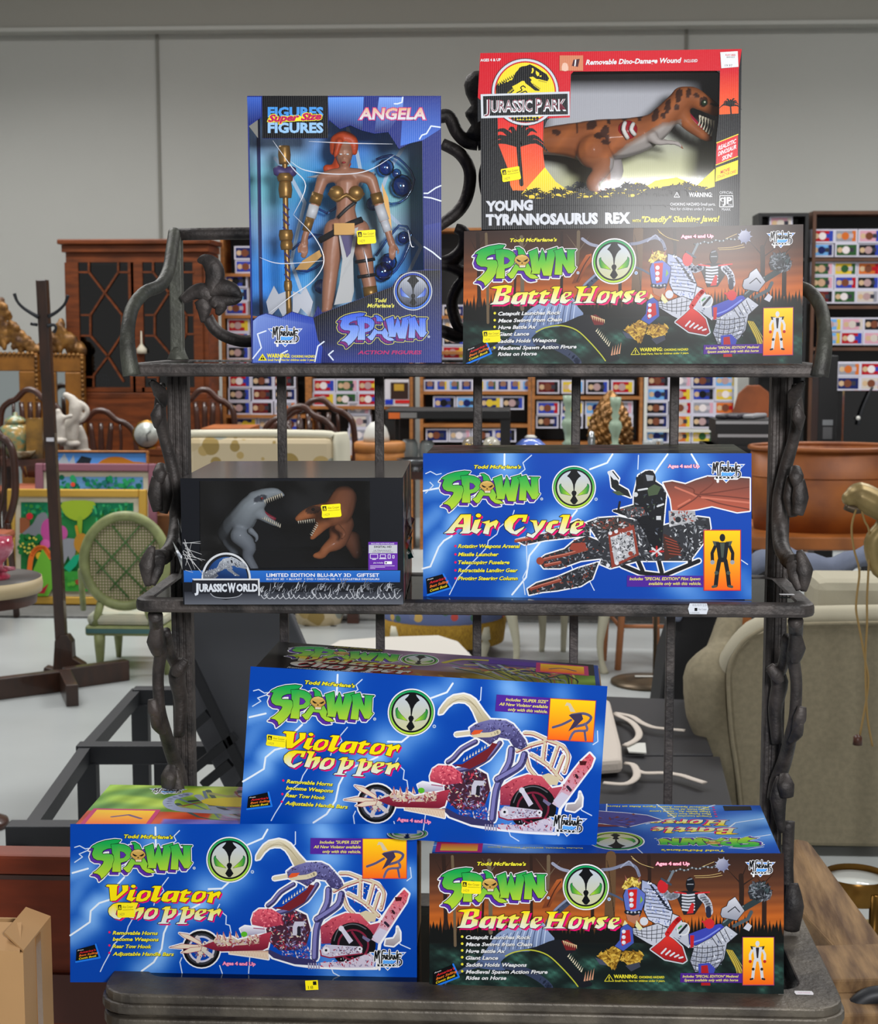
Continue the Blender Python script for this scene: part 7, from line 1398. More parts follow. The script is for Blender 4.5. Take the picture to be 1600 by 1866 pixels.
palm(a, 290, 560, 190, seed=2); a.poly([(62,300),(110,340),(100,420),(62,440)], (18,20,26)); palm(a, 1480, 345, 70, seed=3)
a.poly([(440,692),(500,772),(570,822),(680,838),(728,830),(760,858),(820,808),(870,832),(950,775),(1010,795),(1060,765),(1180,748),(1290,795),(1392,700),(1392,800),(1290,830),(1180,790),(1100,800),(1050,840),(990,830),(930,860),(860,880),(790,900),(700,890),(500,850),(440,900),(300,850)], vgrad(700, 900, (250,226,50), (226,196,60)))
for i in range(24): palm(a, 270+i*38, 850+18*math.sin(i*1.7), 52, seed=i)
for i in range(12): palm(a, 860+i*42, 830-18*math.sin(i*.9)-10*(i % 2), 56, seed=40+i)
a.poly([(255,870),(1390,850),(1390,905),(255,905)], (18,20,26))
ZJL = (870, 95, 8.889); a.frame(*ZJL)
def arc(cx, cy, rx, ry, a0, a1, n=30): return [(cx+rx*math.cos(a0+(a1-a0)*k/n), cy+ry*math.sin(a0+(a1-a0)*k/n)) for k in range(n+1)]
a.disc(775, 650, 548, (26,28,34), n=48); a.disc(775, 650, 538, (206,212,222), n=48); a.disc(775, 650, 500, (200,24,36), n=48); a.disc(775, 650, 478, (240,220,50), n=48)
rex = [(300,560),(320,520),(350,545),(375,500),(400,520),(420,480),(445,505),(460,470),(490,490),(520,460),(560,455),(590,400),(605,360),(625,325),(660,290),(680,255),(720,235),(790,225),(850,200),(905,225),(960,255),(1040,310),(1120,360),(1160,430),(1135,475),(1090,465),(1000,440),(960,440),(900,400),(840,410),(880,455),(860,480),(910,545),(960,580),(1015,620),(990,632),(930,625),(850,560),(780,510),(760,470),(720,470),(640,520),(560,560),(600,620),(560,660),(480,690),(300,700)]
a.poly(rex, (16,18,22))
for k in range(12): x = 330+k*32; a.poly([(x, 540-k*16), (x+26, 530-k*16), (x-8, 490-k*17)], (16,18,22))
for p in ([(880,262),(905,262),(915,300),(895,345),(868,345),(885,300)], [(945,300),(1000,340),(1000,380),(970,395),(945,350)], [(1005,385),(1040,378),(1035,405),(1005,400)]): a.poly(p, (240,220,50))
for k in range(8): a.stroke([(480+k*26, 690-k*20), (500+k*28, 640-k*22)], 11, (240,220,50), taper=True)
a.stroke([(640,660),(720,620),(700,580),(740,550),(775,575)], 18, (16,18,22), sm=3); a.stroke([(640,690),(740,650),(780,635),(805,665)], 18, (16,18,22), sm=3)
for k in range(7): a.poly([(990+k*20, 452+k*6), (1004+k*20, 456+k*6), (996+k*20, 480+k*4)], (16,18,22)); a.poly([(890+k*18, 525+k*12), (904+k*18, 535+k*12), (905+k*18, 505+k*12)], (16,18,22))
for k in range(9): a.disc(570+k*50, 1075+6*math.sin(k*2), 24, (16,18,22)); a.stroke([(570+k*50, 1080), (572+k*50, 1125)], 8, (16,18,22))
a.poly([(560,1105),(1010,1105),(920,1135),(780,1140),(640,1130)], (16,18,22))
a.poly([(52,686),(1490,640),(1495,1030),(62,1075)], (206,212,222)); a.poly([(90,716),(1460,676),(1465,1012),(98,1035)], (20,22,28))
for txt, x0, x1, y0, y1, hh in (('J', 108, 205, 985, 985, 230), ('URASSIC', 220, 890, 975, 960, 205), ('P', 940, 1050, 985, 985, 250), ('ARK', 1062, 1440, 955, 945, 200)):
    a.text(txt, x0, y0, x1, hh, (222,226,232), y1, bold=.045); a.text(txt, x0+8, y0-8, x1-8, hh-16, (120,40,60), y1-8, bold=-.012)
a.frame(*ZJ)
a.text('AGES 4 & UP', 78, 100, 193, 16, WHT, 97, bold=.03); a.rect(522, 66, 654, 152, (206,130,96)); a.poly([(540,110),(565,112),(570,150),(535,150)], (230,190,170), sm=2); a.poly([(600,90),(635,85),(625,130),(590,125)], (70,30,40)); a.stroke([(612,92),(608,124)], 7, WHT)
a.text('Removable Dino-Damage Wound', 668, 118, 1205, 30, WHT, 106, bold=.03, shear=.25); a.text('INCLUDED', 1218, 105, 1295, 17, WHT, 103, bold=.02, shear=.25)
a.text('YOUNG', 108, 938, 372, 62, (206,210,220), 930, bold=.06); a.text('TYRANNOSAURUS  REX', 108, 1015, 918, 66, (206,210,220), 1004, bold=.06)
a.text('WITH', 930, 1000, 978, 16, (240,222,60), bold=.02, shear=.25); a.text('"Deadly" Slashing Jaws!', 982, 1000, 1418, 34, (240,222,60), 996, bold=.03, shear=.25)
a.text('WARNING:', 1246, 858, 1377, 26, WHT, bold=.03); a.text('CHOKING HAZARD-Small parts.', 1142, 908, 1396, 17, WHT); a.text('Not for children under 3 years.', 1142, 934, 1384, 17, WHT); a.stroke([(1164,860),(1194,860),(1179,832)], 3, WHT, True); a.text('!', 1177, 857, 1181, 16, WHT)
a.text('OFFICIAL', 1418, 842, 1494, 15, WHT); a.text('MARK', 1430, 936, 1480, 15, WHT); a.stroke([(1420,852),(1492,852),(1494,914),(1418,914)], 4, WHT, True); a.text('JP', 1434, 896, 1488, 40, WHT, bold=.04); a.text('.06', 1462, 910, 1488, 13, WHT); a.disc(1434, 874, 12, WHT); a.disc(1436, 876, 8, BLK)
a.poly([(1402,556),(1522,508),(1520,632),(1398,680)], (214,30,44)); a.stroke([(1402,556),(1522,508)], 5, (240,222,60)); a.stroke([(1520,632),(1398,680)], 5, (240,222,60))
for s_, x0, y0, x1, y1 in (('REALISTIC', 1410, 598, 1512, 555), ('DINOSAUR', 1410, 630, 1512, 587), ('SKIN!', 1432, 656, 1490, 632)): a.text(s_, x0, y0, x1, 25, WHT, y1, bold=.03, shear=.2)
a.poly([(1398,696),(1522,652),(1520,730),(1394,774)], (246,224,40)); a.text('MOVIE', 1424, 730, 1476, 20, (200,40,40), 712, bold=.03); a.text('COLLECTOR CARD', 1404, 756, 1512, 16, (200,40,40), 720, bold=.02)
a.poly([(1422,48),(1520,42),(1524,130),(1428,138)], (228,230,234)); a.text('KAY-BEE', 1452, 68, 1508, 10, (200,40,60), bold=.02); a.text('843433', 1458, 80, 1502, 9, (60,60,70)); a.text('19.97', 1448, 128, 1490, 12, (90,90,96))
a.build('front_print', FOIL, t)
b = MB(); b.add([(-w/2+.004, .0026, .004), (w/2-.004, .0026, .004), (w/2-.004, .0026, h-.004), (-w/2+.004, .0026, h-.004)], [(0, 1, 2, 3)]); b.build('clear_window', GLASS, t)
a = Art([(0, 0), (325, 0), (325, 218), (0, 218)], (-w/2+.003, d-.0028, h-.003), (w-.006, 0, 0), (0, 0, -h+.006), (0, -1, 0))
a.grid(0, 0, 325, 218, 40, 30, lambda X, Y: np.stack([206+20*np.clip((Y-90)/80, 0, 1), 206+18*np.clip((Y-90)/80, 0, 1), 214-90*np.clip((Y-60)/110, 0, 1)*np.clip((X-60)/90, 0, 1)], -1))
for i in range(16): palm(a, 120+i*13, 160-6*math.sin(i*1.4), 15, (80, 84, 96), seed=i)
a.rect(0, 172, 325, 218, (70, 74, 86)); a.build('backing_card', print_mat('silver_foil_card', .4, .1, .0, .16, 700), t)
sticker_on(t, JP, 912, 309, 35, 24, -.16)

def toy_skin():
    m = print_mat('toy_vinyl', .5, .1); return m
TOY = toy_skin()
def paint(o, fn):
    me = o.data; at_ = me.color_attributes.new('Col', 'FLOAT_COLOR', 'POINT'); arr = []
    for v in me.vertices: arr += list(rgb(fn(v.co)))+[1.]
    at_.data.foreach_set('color', arr)
def beast(name, label, P, Z, dep, chains, colour, teeth, mouth, eyes, m=TOY, voxel=.0022, base=None, group=None, rib=None, claws=()):
    """toy dinosaur: one continuous body, teeth, mouth lining and eyes as its parts"""
    Mx = Matrix.Translation(P['loc']) @ Euler((0, P['roll'], P['yaw']), 'XYZ').to_matrix().to_4x4()
    u = (at_in(P, Z[0]+100/Z[2], Z[1], dep)-at_in(P, Z[0], Z[1], dep)).length/100
    org = at_in(P, Z[0]+base[0]/Z[2], Z[1]+base[1]/Z[2], dep)
    def pt(x, y, dd=0.): return at_in(P, Z[0]+x/Z[2], Z[1]+y/Z[2], dep+dd)-org
    r = thing(name, label, 'dinosaur toy', Mx @ org, (0, P['roll'], P['yaw']), group)
    body = fuse('body', [[(pt(c[0], c[1], c[3] if len(c) > 3 else 0), c[2]*u) for c in ch] for ch in chains], m, r, voxel, 4)
    Zc = Mx @ org; Ri = Mx.to_3x3()
    def zoom(co):
        q = proj(Ri @ co+Zc); return ((q[0]-Z[0])*Z[2], (q[1]-Z[1])*Z[2])
    paint(body, lambda co: colour(*zoom(co)))
    if teeth:
        b = MB(); b.color((236, 226, 200))
        for (x, y, tx, ty, dd) in teeth:
            p = pt(x, y, dd); q = pt(tx, ty, dd); b.tube([p, q], [6*u, 1*u], 6, 1)
        b.build('teeth', m, r)
    b = MB(); b.color(mouth[0]); b.tube([pt(*c[:2], c[3]) for c in mouth[1]], [c[2]*u for c in mouth[1]], 8, 3); b.build('tongue', m, r)
    for (x, y, rr, c, dd) in eyes:
        b = MB(); b.color(c); b.ball(pt(x, y, -dd), rr*u, 12, 8); b.build('eye', m, r)
    return r, pt, u
def E(x, y, cx, cy, rx, ry, rot=0):
    c, s = math.cos(rot), math.sin(rot); dx, dy = x-cx, y-cy; return ((dx*c+dy*s)/rx)**2+((-dx*s+dy*c)/ry)**2 < 1
SPOT = [(505,495,26,16,.2),(700,455,34,24,-.6),(740,515,24,18,0),(775,490,22,34,.3),(790,525,14,16,0),(780,550,26,14,.2),(885,405,20,26,.2),(970,400,16,34,0),(1060,400,18,40,.3),(1130,350,18,40,.2),(1105,400,16,16,0),(1190,290,18,42,.2),(1245,275,12,30,.1),(1290,290,16,16,0),(1330,325,26,30,.2),(1390,340,22,10,.2),(1178,355,14,18,0),(620,470,8,30,0),(800,430,10,22,0)]
def rexcol(x, y):
    line = np.interp(x, [430, 560, 660, 800, 900, 1000, 1100, 1180, 1200], [600, 625, 660, 640, 560, 500, 440, 430, 420])
    if y > 640 and x < 900: return (166, 100, 62) if x < 805 else (176, 166, 164)
    for s_ in SPOT:
        if E(x, y, *s_): return (74, 44, 34)
    if y > line and x < 1205: return lerp((150, 112, 92), (186, 176, 170), (y-line)/30)
    return lerp((184, 106, 58), (160, 92, 54), abs(math.sin(x*.02+y*.015)))
chains = [[(330,560,62,.0),(440,545,76),(560,540,92),(660,545,112),(760,535,112),(870,530,112),(980,505,100),(1060,465,82),(1120,405,72),(1180,345,68),(1215,310,66)],
          [(1205,300,60),(1270,300,58),(1335,335,46),(1400,372,34)], [(1195,370,56),(1230,430,42),(1290,485,32),(1350,525,24),(1368,530,16)],
          [(710,600,100,-.018),(770,665,62,-.02),(745,725,42,-.02),(705,780,38,-.02),(735,838,30,-.03)], [(790,640,80,.02),(835,720,48,.02),(800,775,36,.02),(770,830,32,.01)],
          [(1040,520,34,-.02),(1075,550,20,-.025),(1130,552,14,-.028),(1185,560,13,-.03),(1215,588,6,-.03)], [(1040,520,30,.02),(1110,545,13,.02),(1160,560,11,.02)]]
tee = [(1308+i*16, 400+i*6, 1306+i*16, 436+i*8, -.006) for i in range(6)]+[(1300+i*14, 458+i*12, 1316+i*13, 418+i*13, -.007) for i in range(6)]+[(1312+i*16, 402+i*6, 1312+i*16, 430+i*7, .006) for i in range(5)]
rx, pt, u = beast('toy_dinosaur', 'rubber orange tyrannosaur with dark spots and an open mouth, inside the red window box', JP, ZJ, .072, chains, rexcol, tee, ((170, 40, 60), [(1225,385,20,-.002),(1270,430,18,-.002),(1320,480,12,-.002)]), [(1333,330,17,(40,60,40),.0125),(1336,326,6,(220,226,200),.0158)], base=(735, 850))
b = MB(); b.color((160, 22, 34)); b.ball(pt(903, 485, -.0215), 52*u, 16, 10, 1.1, .5, 1.05); w_ = b.build('wound_patch', TOY, rx); w_['label'] = 'red wound patch with white ribs'
b = MB(); b.color((236, 232, 226)); [b.tube([pt(890+k*46, 440+k*6, -.0275), pt(880+k*44, 480, -.0325), pt(905+k*40, 530-k*20, -.0275)], 12*u, 8, 3) for k in (0, 1)]; b.build('rib', TOY, w_)

# two-dinosaur gift set
t = thing('gift_set_box', 'black shrink-wrapped gift box with two open-mouthed dinosaurs behind clear plastic, on the middle shelf', 'toy box', JW['loc'], (0, JW['roll'], JW['yaw']))
w, h, d = JW['w'], JW['h'], JW['d']; th = .002
hollow(t, w, h, d, th, None, (20, 22, 27)).build('box_shell', print_mat('black_gloss_card', .1, 1.), t)
a = face_front(w, h, src_of(JW), y=0); Z4 = (310, 820, 3.404)
OUT = [(3.404*(x-310), 3.404*(y-820)) for x, y in src_of(JW)]; a.frame(*Z4)
WW = [(182,192),(1240,192),(1240,730),(500,735),(470,690),(430,650),(345,630),(265,655),(215,705),(195,738),(184,738)]
panel(a, OUT, WW, (22, 24, 30)); a.poly([(84,748),(1428,748),(1426,820),(86,820)], vgrad(748, 820, (40,104,190), (30,88,172)))
a.poly([(88,880),(1446,880),(1446,958),(90,958)], vgrad(880, 958, (40,43,52), (92,96,106)))
rr = random.Random(8)
for i in range(120):
    x = 560+i*7.2; y = 880+22*math.sin(i*.33)+rr.uniform(-22, 16); a.stroke([(x, y), (x+rr.uniform(-8, 16), y-rr.uniform(8, 34)), (x+rr.uniform(4, 30), y-rr.uniform(16, 52))], rr.uniform(3, 9), rr.choice([(112,116,126),(150,154,164),(70,74,84),(186,190,198)]), sm=2, taper=True)
for i in range(26): x = 565+i*33; a.stroke([(x, 900+12*math.sin(i)), (x+18, 922), (x+40, 905+10*math.sin(i*2))], 5, (176,180,188), sm=3)
ZW = (335, 995, 10.667); a.frame(*ZW)
a.poly(arc(825, 640, 480, 515, math.pi, 2*math.pi), (200,204,210)); a.poly(arc(825, 640, 440, 475, math.pi, 2*math.pi), (30,32,38)); a.poly(arc(840, 640, 400, 430, math.pi, 2*math.pi), lambda x, y: lerp((70,140,230), (20,44,90), math.hypot(x-900, y-430)/420))
k_ = 1.03; rx2 = [(335+(x-300)*1.0+40, 205+(y-200)*.88) for x, y in rex]; a.poly(rx2, lambda x, y: lerp((172,178,188), (90,94,104), (y-220)/420)); a.speck(rx2, 120, [(196,200,208),(120,124,134),(76,80,90)], 16, 51)
for p in ([(905,270),(940,275),(955,320),(935,340),(915,300)], [(965,310),(1030,360),(1020,380)], [(1030,380),(1062,382),(1050,400)]): a.poly(p, (24,26,32))
for k in range(9): a.stroke([(500+k*24, 640-k*14), (520+k*26, 590-k*18)], 9, (40,42,50), taper=True)
a.poly([(160,632),(1475,632),(1480,960),(1450,965),(1440,665),(200,665)], (206,210,216)); a.poly([(165,664),(1442,662),(1450,920),(160,925)], (34,36,44)); a.poly([(500,890),(1150,890),(1050,1000),(820,1045),(600,1000)], (28,30,36)); a.stroke([(520,920),(610,990),(820,1010),(1040,985),(1130,925)], 16, (150,154,164), sm=4)
for txt, x0, x1, y0, hh in (('J', 210, 290, 895, 190), ('URASSIC', 298, 838, 880, 160), ('W', 850, 1010, 890, 190), ('ORLD', 1022, 1440, 875, 155)): a.text(txt, x0, y0, x1, hh, (206,212,222), bold=.05, out=(60,64,74), ow=.03)
a.frame(*Z4); a.text('LIMITED EDITION BLU-RAY 3D   GIFTSET', 598, 786, 1297, 22, WHT, bold=.015); a.text('BLU-RAY 3D  + BLU-RAY  + DVD + DIGITAL HD  + 2 COLLETIBLE DINOSAURS', 598, 806, 1298, 12, WHT, bold=.01)
a.rect(1230, 570, 1411, 744, (98,44,160)); a.rect(1232, 588, 1409, 640, (186,190,198)); a.text('INCLUDED WITH PURCHASE', 1248, 585, 1390, 9, WHT); a.text('DIGITAL HD', 1266, 606, 1374, 13, (30,30,36), bold=.03); a.text('ULTRAVIOLET', 1262, 627, 1372, 9, (60,60,66)); a.text('INSTANT ANYWHERE', 1256, 637, 1384, 7, (60,60,66))
a.stroke([(1242,646),(1288,646),(1288,672),(1242,672)], 3, WHT, True); a.stroke([(1304,648),(1336,648),(1336,668),(1304,668)], 3, WHT, True); a.stroke([(1298,674),(1340,674)], 4, WHT); a.stroke([(1352,648),(1366,648),(1366,672),(1352,672)], 3, WHT, True); a.stroke([(1380,654),(1390,654),(1390,670),(1380,670)], 3, WHT, True); a.stroke([(1255,678),(1276,678)], 4, WHT)
a.rect(1330, 690, 1376, 708, WHT); a.disc(1340, 699, 5, BLK); a.text('plus includes', 1262, 703, 1322, 9, WHT)
for i in range(3): a.stroke([(1242, 718+i*8), (1392-i*60, 718+i*8)], 3, (210,196,230))
a.build('front_print', PRINT, t)
b = MB(); b.add([(-w/2+.002, .0016, .004), (w/2-.002, .0016, .004), (w/2-.002, .0016, h-.002), (-w/2+.002, .0016, h-.002)], [(0, 1, 2, 3)]); b.build('clear_window', glass_mat('dark_window', (226, 228, 232), .05), t)
a = Art([(0, 0), (262, 0), (262, 160), (0, 160)], (w/2+.0004, 0, h), (0, d, 0), (0, 0, -h), (1, 0, 0)); a.grid(0, 0, 262, 160, 24, 20, lambda X, Y: np.stack([70+50*np.sin(X*.06)+30*np.sin(Y*.1), 66+30*np.sin(X*.05+1)+20*np.sin(Y*.08), 70+24*np.sin(X*.04+2)], -1))
for i in range(40): x = (i*37) % 250; y = 20+(i*53) % 120; a.stroke([(x, y), (x+12, y+14), (x+8, y+28)], 6, ((150,90,40),(170,150,130),(40,40,44),(140,50,40),(196,190,180))[i % 5], sm=2)
a.build('side_print', PRINT, t)
b = MB()                      # torn shrink wrap bunched on both ends
rr = random.Random(3)
for sx, n in ((-1, 16), (1, 20)):
    for i in range(n):
        y0 = rr.uniform(.002, .03) if sx < 0 else rr.uniform(.02, .18); z0 = rr.uniform(.05, .09) if sx < 0 else rr.uniform(.06, .1); p = Vector((sx*(w/2+.0012), y0, z0)); q = p+Vector((sx*rr.uniform(.001, .012), rr.uniform(-.01, .01), rr.uniform(-.03, .03))); r2 = p+Vector((sx*rr.uniform(.0, .004), rr.uniform(-.02, .03), rr.uniform(-.03, .03))); b.add([p, q, r2], [(0, 1, 2)])
b.build('shrink_wrap', glass_mat('shrink_film', (230, 232, 236), .14, rough=.12), t)
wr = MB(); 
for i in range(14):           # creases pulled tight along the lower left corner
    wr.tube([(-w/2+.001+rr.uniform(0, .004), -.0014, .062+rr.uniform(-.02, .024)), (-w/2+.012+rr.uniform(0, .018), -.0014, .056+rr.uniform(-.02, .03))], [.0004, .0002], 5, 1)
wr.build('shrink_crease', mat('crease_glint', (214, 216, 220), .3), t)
sticker_on(t, JW, 585, 920, 36, 24, -.08)
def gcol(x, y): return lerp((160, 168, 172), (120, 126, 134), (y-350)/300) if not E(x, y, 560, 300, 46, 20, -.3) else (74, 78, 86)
chains = [[(360,520,70,.06),(410,470,88,.03),(455,420,86,.01),(500,350,70),(545,320,58)], [(520,300,46),(590,275,40),(650,262,30),(700,278,13)], [(545,385,44),(590,420,28),(640,452,18),(682,474,10)], [(430,530,62,.0),(490,600,46,.0),(480,660,34),(520,740,32)], [(380,560,60,.05),(420,650,40,.05),(400,740,34,.05)], [(500,500,22,-.01),(540,540,13,-.01),(530,570,9,-.01)]]
tee = [(560+i*13, 318-i*5+(i > 6)*0, 566+i*13, 345-i*5, -.006) for i in range(11)]+[(560+i*12, 420+i*6, 566+i*12, 396+i*6, -.005) for i in range(11)]
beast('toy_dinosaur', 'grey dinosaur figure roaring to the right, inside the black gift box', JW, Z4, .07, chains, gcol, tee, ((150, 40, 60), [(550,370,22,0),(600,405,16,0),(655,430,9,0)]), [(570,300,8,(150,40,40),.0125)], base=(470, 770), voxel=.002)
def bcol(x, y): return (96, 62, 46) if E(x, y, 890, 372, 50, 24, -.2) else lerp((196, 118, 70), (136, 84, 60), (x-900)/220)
chains = [[(1080,300,84,.03),(1040,380,96,.02),(990,400,84,.01),(945,400,62)], [(950,380,52),(890,385,42),(835,402,32),(792,426,20)], [(960,440,52),(930,480,36),(900,520,24),(880,545,16)], [(1060,460,86,.03),(1040,560,60,.01),(970,610,32),(940,650,28),(900,655,18)], [(1130,560,60,.05),(1160,640,40,.04)], [(1040,480,24,-.02),(1080,520,14,-.03),(1060,550,9,-.03)]]
tee = [(795+i*14, 440-i*2, 798+i*14, 458-i*1, -.008) for i in range(8)]+[(882+i*7, 530-i*12, 868+i*6, 520-i*12, -.006) for i in range(8)]
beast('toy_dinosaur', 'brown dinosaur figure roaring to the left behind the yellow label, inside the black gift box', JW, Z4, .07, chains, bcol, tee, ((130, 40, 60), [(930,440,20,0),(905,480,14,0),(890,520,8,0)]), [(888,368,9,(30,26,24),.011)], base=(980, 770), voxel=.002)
# plinth inside the gift box
b = MB(); b.color((40, 44, 52)); b.box((-w/2+.004, .02, .0028), (w/2-.004, d-.02, .035)); pl = b.build('display_base', PRINT, bpy.data.objects[t.name], bevel=.004)

# tall figure box
t = thing('figure_box', 'tall blue window box with a boxed doll, standing at the left of the top shelf', 'toy box', AN['loc'], (0, AN['roll'], AN['yaw']))
w, h, d = AN['w'], AN['h'], AN['d']
hollow(t, w, h, d, .0022, None, (24, 34, 96), side_open=True).build('box_shell', PRINT, t)
a = face_front(w, h, src_of(AN), y=0); Z1 = (440, 160, 3.589); a.frame(*Z1)
OUT = [(3.589*(x-440), 3.589*(y-160)) for x, y in src_of(AN)]
WA = [(50,250),(132,192),(140,332),(560,332),(572,212),(645,270),(712,246),(790,280),(870,300),(960,290),(1030,400),(1110,360),(1182,348),(1192,1192),(1110,1196),(1040,1220),(1000,1270),(985,1300),(760,1385),(530,1472),(500,1425),(470,1500),(420,1490),(330,1462),(300,1480),(260,1500),(160,1472),(110,1490),(74,1520)]
def anbg(X, Y):
    b_ = np.array([34, 48, 128.]); return b_
panel(a, OUT, WA, lambda x, y: lerp((30,46,128), (24,36,108), y/1800))
def gl(poly, c0, c1, y0, y1): a.poly(poly, vgrad(y0, y1, c0, c1))
gl([(565,62),(800,60),(790,275),(712,240),(645,262),(572,205)], (96,150,240), (30,36,96), 60, 280); a.poly([(900,62),(1120,62),(1020,200),(960,285),(870,290)], vgrad(62, 290, (120,160,240), (36,44,110)), sm=0); a.poly([(1060,62),(1300,62),(1302,270),(1190,340),(1040,380)], vgrad(62, 380, (40,56,140), (70,120,220)))
a.poly([(36,60),(130,60),(128,185),(44,240)], vgrad(60, 240, (60,100,200), (28,40,110))); a.poly([(1195,900),(1304,880),(1306,1190),(1195,1185)], vgrad(880, 1190, (36,52,140), (24,26,60)))
a.poly([(76,1525),(110,1495),(160,1478),(260,1506),(330,1468),(470,1505),(545,1560),(520,1800),(74,1798)], lambda x, y: lerp((190,214,250), (36,64,170), math.hypot(x-90, y-1620)/260))
a.poly([(470,1505),(530,1474),(985,1302),(1040,1222),(1110,1198),(1304,1192),(1306,1798),(600,1798),(500,1650)], lambda x, y: lerp((14,16,24), (48,62,140), (y-1560)/240))
for p in ([(1055,62),(1050,95),(1020,105),(1000,104)], [(1300,258),(1240,250),(1210,300),(1180,310),(1165,335)], [(1304,640),(1270,655),(1220,690),(1195,690)], [(1195,715),(1240,720),(1304,740)], [(1195,1040),(1250,1075),(1304,1120)], [(75,1770),(130,1700),(105,1610),(160,1590)], [(250,1795),(262,1740),(300,1720)], [(480,1790),(500,1690),(540,1660)], [(600,1780),(570,1745),(600,1720)]): a.stroke(p, 9, (220,230,246))
a.rect(136, 52, 566, 330, (14,16,22))
for y, c0, c1 in ((190, (70,150,230), (60,130,220)), (292, (150,196,240), (210,220,236))): a.text('FIGURES', 172, y, 536, 70, c0, bold=.045); 
a.stroke([(186,212),(512,196)], 30, (240,230,50)); a.text('Super Size', 172, 222, 524, 50, (190,20,90), 206, bold=.05, shear=.3, out=(240,230,50), ow=.06)
a.text('ANGELA', 768, 205, 1206, 78, (190,196,216), bold=.035, shear=.12, out=(200,40,110), ow=.05); a.text('ANGELA', 772, 203, 1202, 74, vgrad(120, 205, (230,160,110), (216,222,236)), bold=.02, shear=.12)
a.fr = (440+1122/3.589-815/18.2, 160+1330/3.589-775/18.2, 18.2, 18.2); spawn_emblem(a, ((30,60,170),(60,120,230)), ((170,176,190),(60,66,84)), ((40,70,180),(150,180,240)), (190,196,206), False)
a.frame(*Z1)
a.text('Todd', 874, 1402, 950, 26, (226,220,90), bold=.03, shear=.25); a.text("McFarlane's", 822, 1436, 1000, 26, (226,220,90), bold=.03, shear=.25)
a.fr = (440+(622-66*.42)/3.589, 160+(1465-80*.4)/3.589, 3.589/.42, 3.589/.40); spawn_logo(a, (50,90,220), (150,180,240), (120,30,120), (20,40,140), (226,220,60), False)
a.frame(*Z1); a.text('ACTION FIGURES', 760, 1742, 1180, 26, (176,40,110), bold=.035, shear=.2)
a.fr = (440+165/3.589-785/11.2, 160+1560/3.589-70/11.2, 10.9, 10.2); toys_logo(a); a.frame(*Z1)
a.poly([(108,1784),(168,1784),(138,1738)], (240,226,40)); a.poly([(122,1778),(154,1778),(138,1752)], BLK); a.text('!', 135, 1776, 141, 18, (240,226,40)); a.text('WARNING:', 166, 1764, 318, 28, (240,226,50), bold=.04); a.text('CHOKING HAZARD', 326, 1764, 482, 17, (240,226,50), bold=.03); a.text('Small Parts. Not for children under 3 years.', 172, 1786, 486, 15, (240,226,50), bold=.02)
a.build('front_print', FOIL, t)
a = Art([(0, 0), (242, 0), (242, 333), (0, 333)], (-w/2+.003, d-.0026, h-.003), (w-.006, 0, 0), (0, 0, -h+.006), (0, -1, 0))
a.grid(0, 0, 242, 333, 30, 40, lambda X, Y: np.stack([104+46*np.sin(X*.03+Y*.02)+24*np.sin(Y*.05), 176+30*np.sin(X*.03+Y*.02), 232+16*np.sin(Y*.03+1)], -1))
for p in ([(20,60),(60,120),(40,200),(80,300)], [(200,40),(160,120),(220,180),(170,260)], [(120,20),(140,90),(100,150)]): a.stroke(p, 5, (190,214,240), sm=2)
a.build('backing_card', print_mat('blue_foil_card', .4, .15, .0, .16, 700), t)
b = MB(); b.add([(-w/2+.003, .0022, .004), (w/2-.003, .0022, .004), (w/2-.003, .0022, h-.004), (-w/2+.003, .0022, h-.004)], [(0, 1, 2, 3)]); b.add([(-w/2+.0006, .003, .06), (-w/2+.0006, d-.004, .06), (-w/2+.0006, d-.004, h-.036), (-w/2+.0006, .003, h-.036)], [(0, 1, 2, 3)]); b.build('clear_window', GLASS, t)
def zin(x, y, dep): return at_in(AN, 440+x/3.589, 160+y/3.589, dep)
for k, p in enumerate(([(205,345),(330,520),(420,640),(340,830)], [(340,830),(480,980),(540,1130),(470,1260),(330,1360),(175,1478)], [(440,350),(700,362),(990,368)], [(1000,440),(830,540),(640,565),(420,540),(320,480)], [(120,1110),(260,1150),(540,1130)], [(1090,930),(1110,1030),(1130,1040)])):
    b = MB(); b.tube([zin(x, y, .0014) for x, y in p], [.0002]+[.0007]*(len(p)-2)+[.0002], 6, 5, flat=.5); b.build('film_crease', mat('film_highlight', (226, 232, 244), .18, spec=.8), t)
b = MB()
for (x, y, r) in ((945,520,52),(1050,640,70),(1015,560,30),(960,1140,56),(930,1200,60),(520,1300,46),(700,1000,50),(860,760,44),(1060,980,40)):
    p = zin(x, y, .118); b.ball(p, r*.000196*1.1, 9, 6, 1, .5, 1)
for p in ([(880,470),(980,440),(1070,500),(1130,600),(1080,720),(980,760),(880,700),(870,560)], [(330,1060),(470,960),(560,1000),(540,1130),(430,1200),(350,1180)], [(880,1100),(1030,900),(1110,960),(1060,1120),(960,1240),(880,1230)], [(460,760),(560,820),(640,760)]): b.tube([zin(x, y, .112) for x, y in p], .0018, 6, 2)
b.build('moulded_tray', glass_mat('blue_tray_plastic', (150, 186, 226), .12, rough=.08), t)
sticker_on(t, AN, 649.5, 421, 35, 25, -.07)
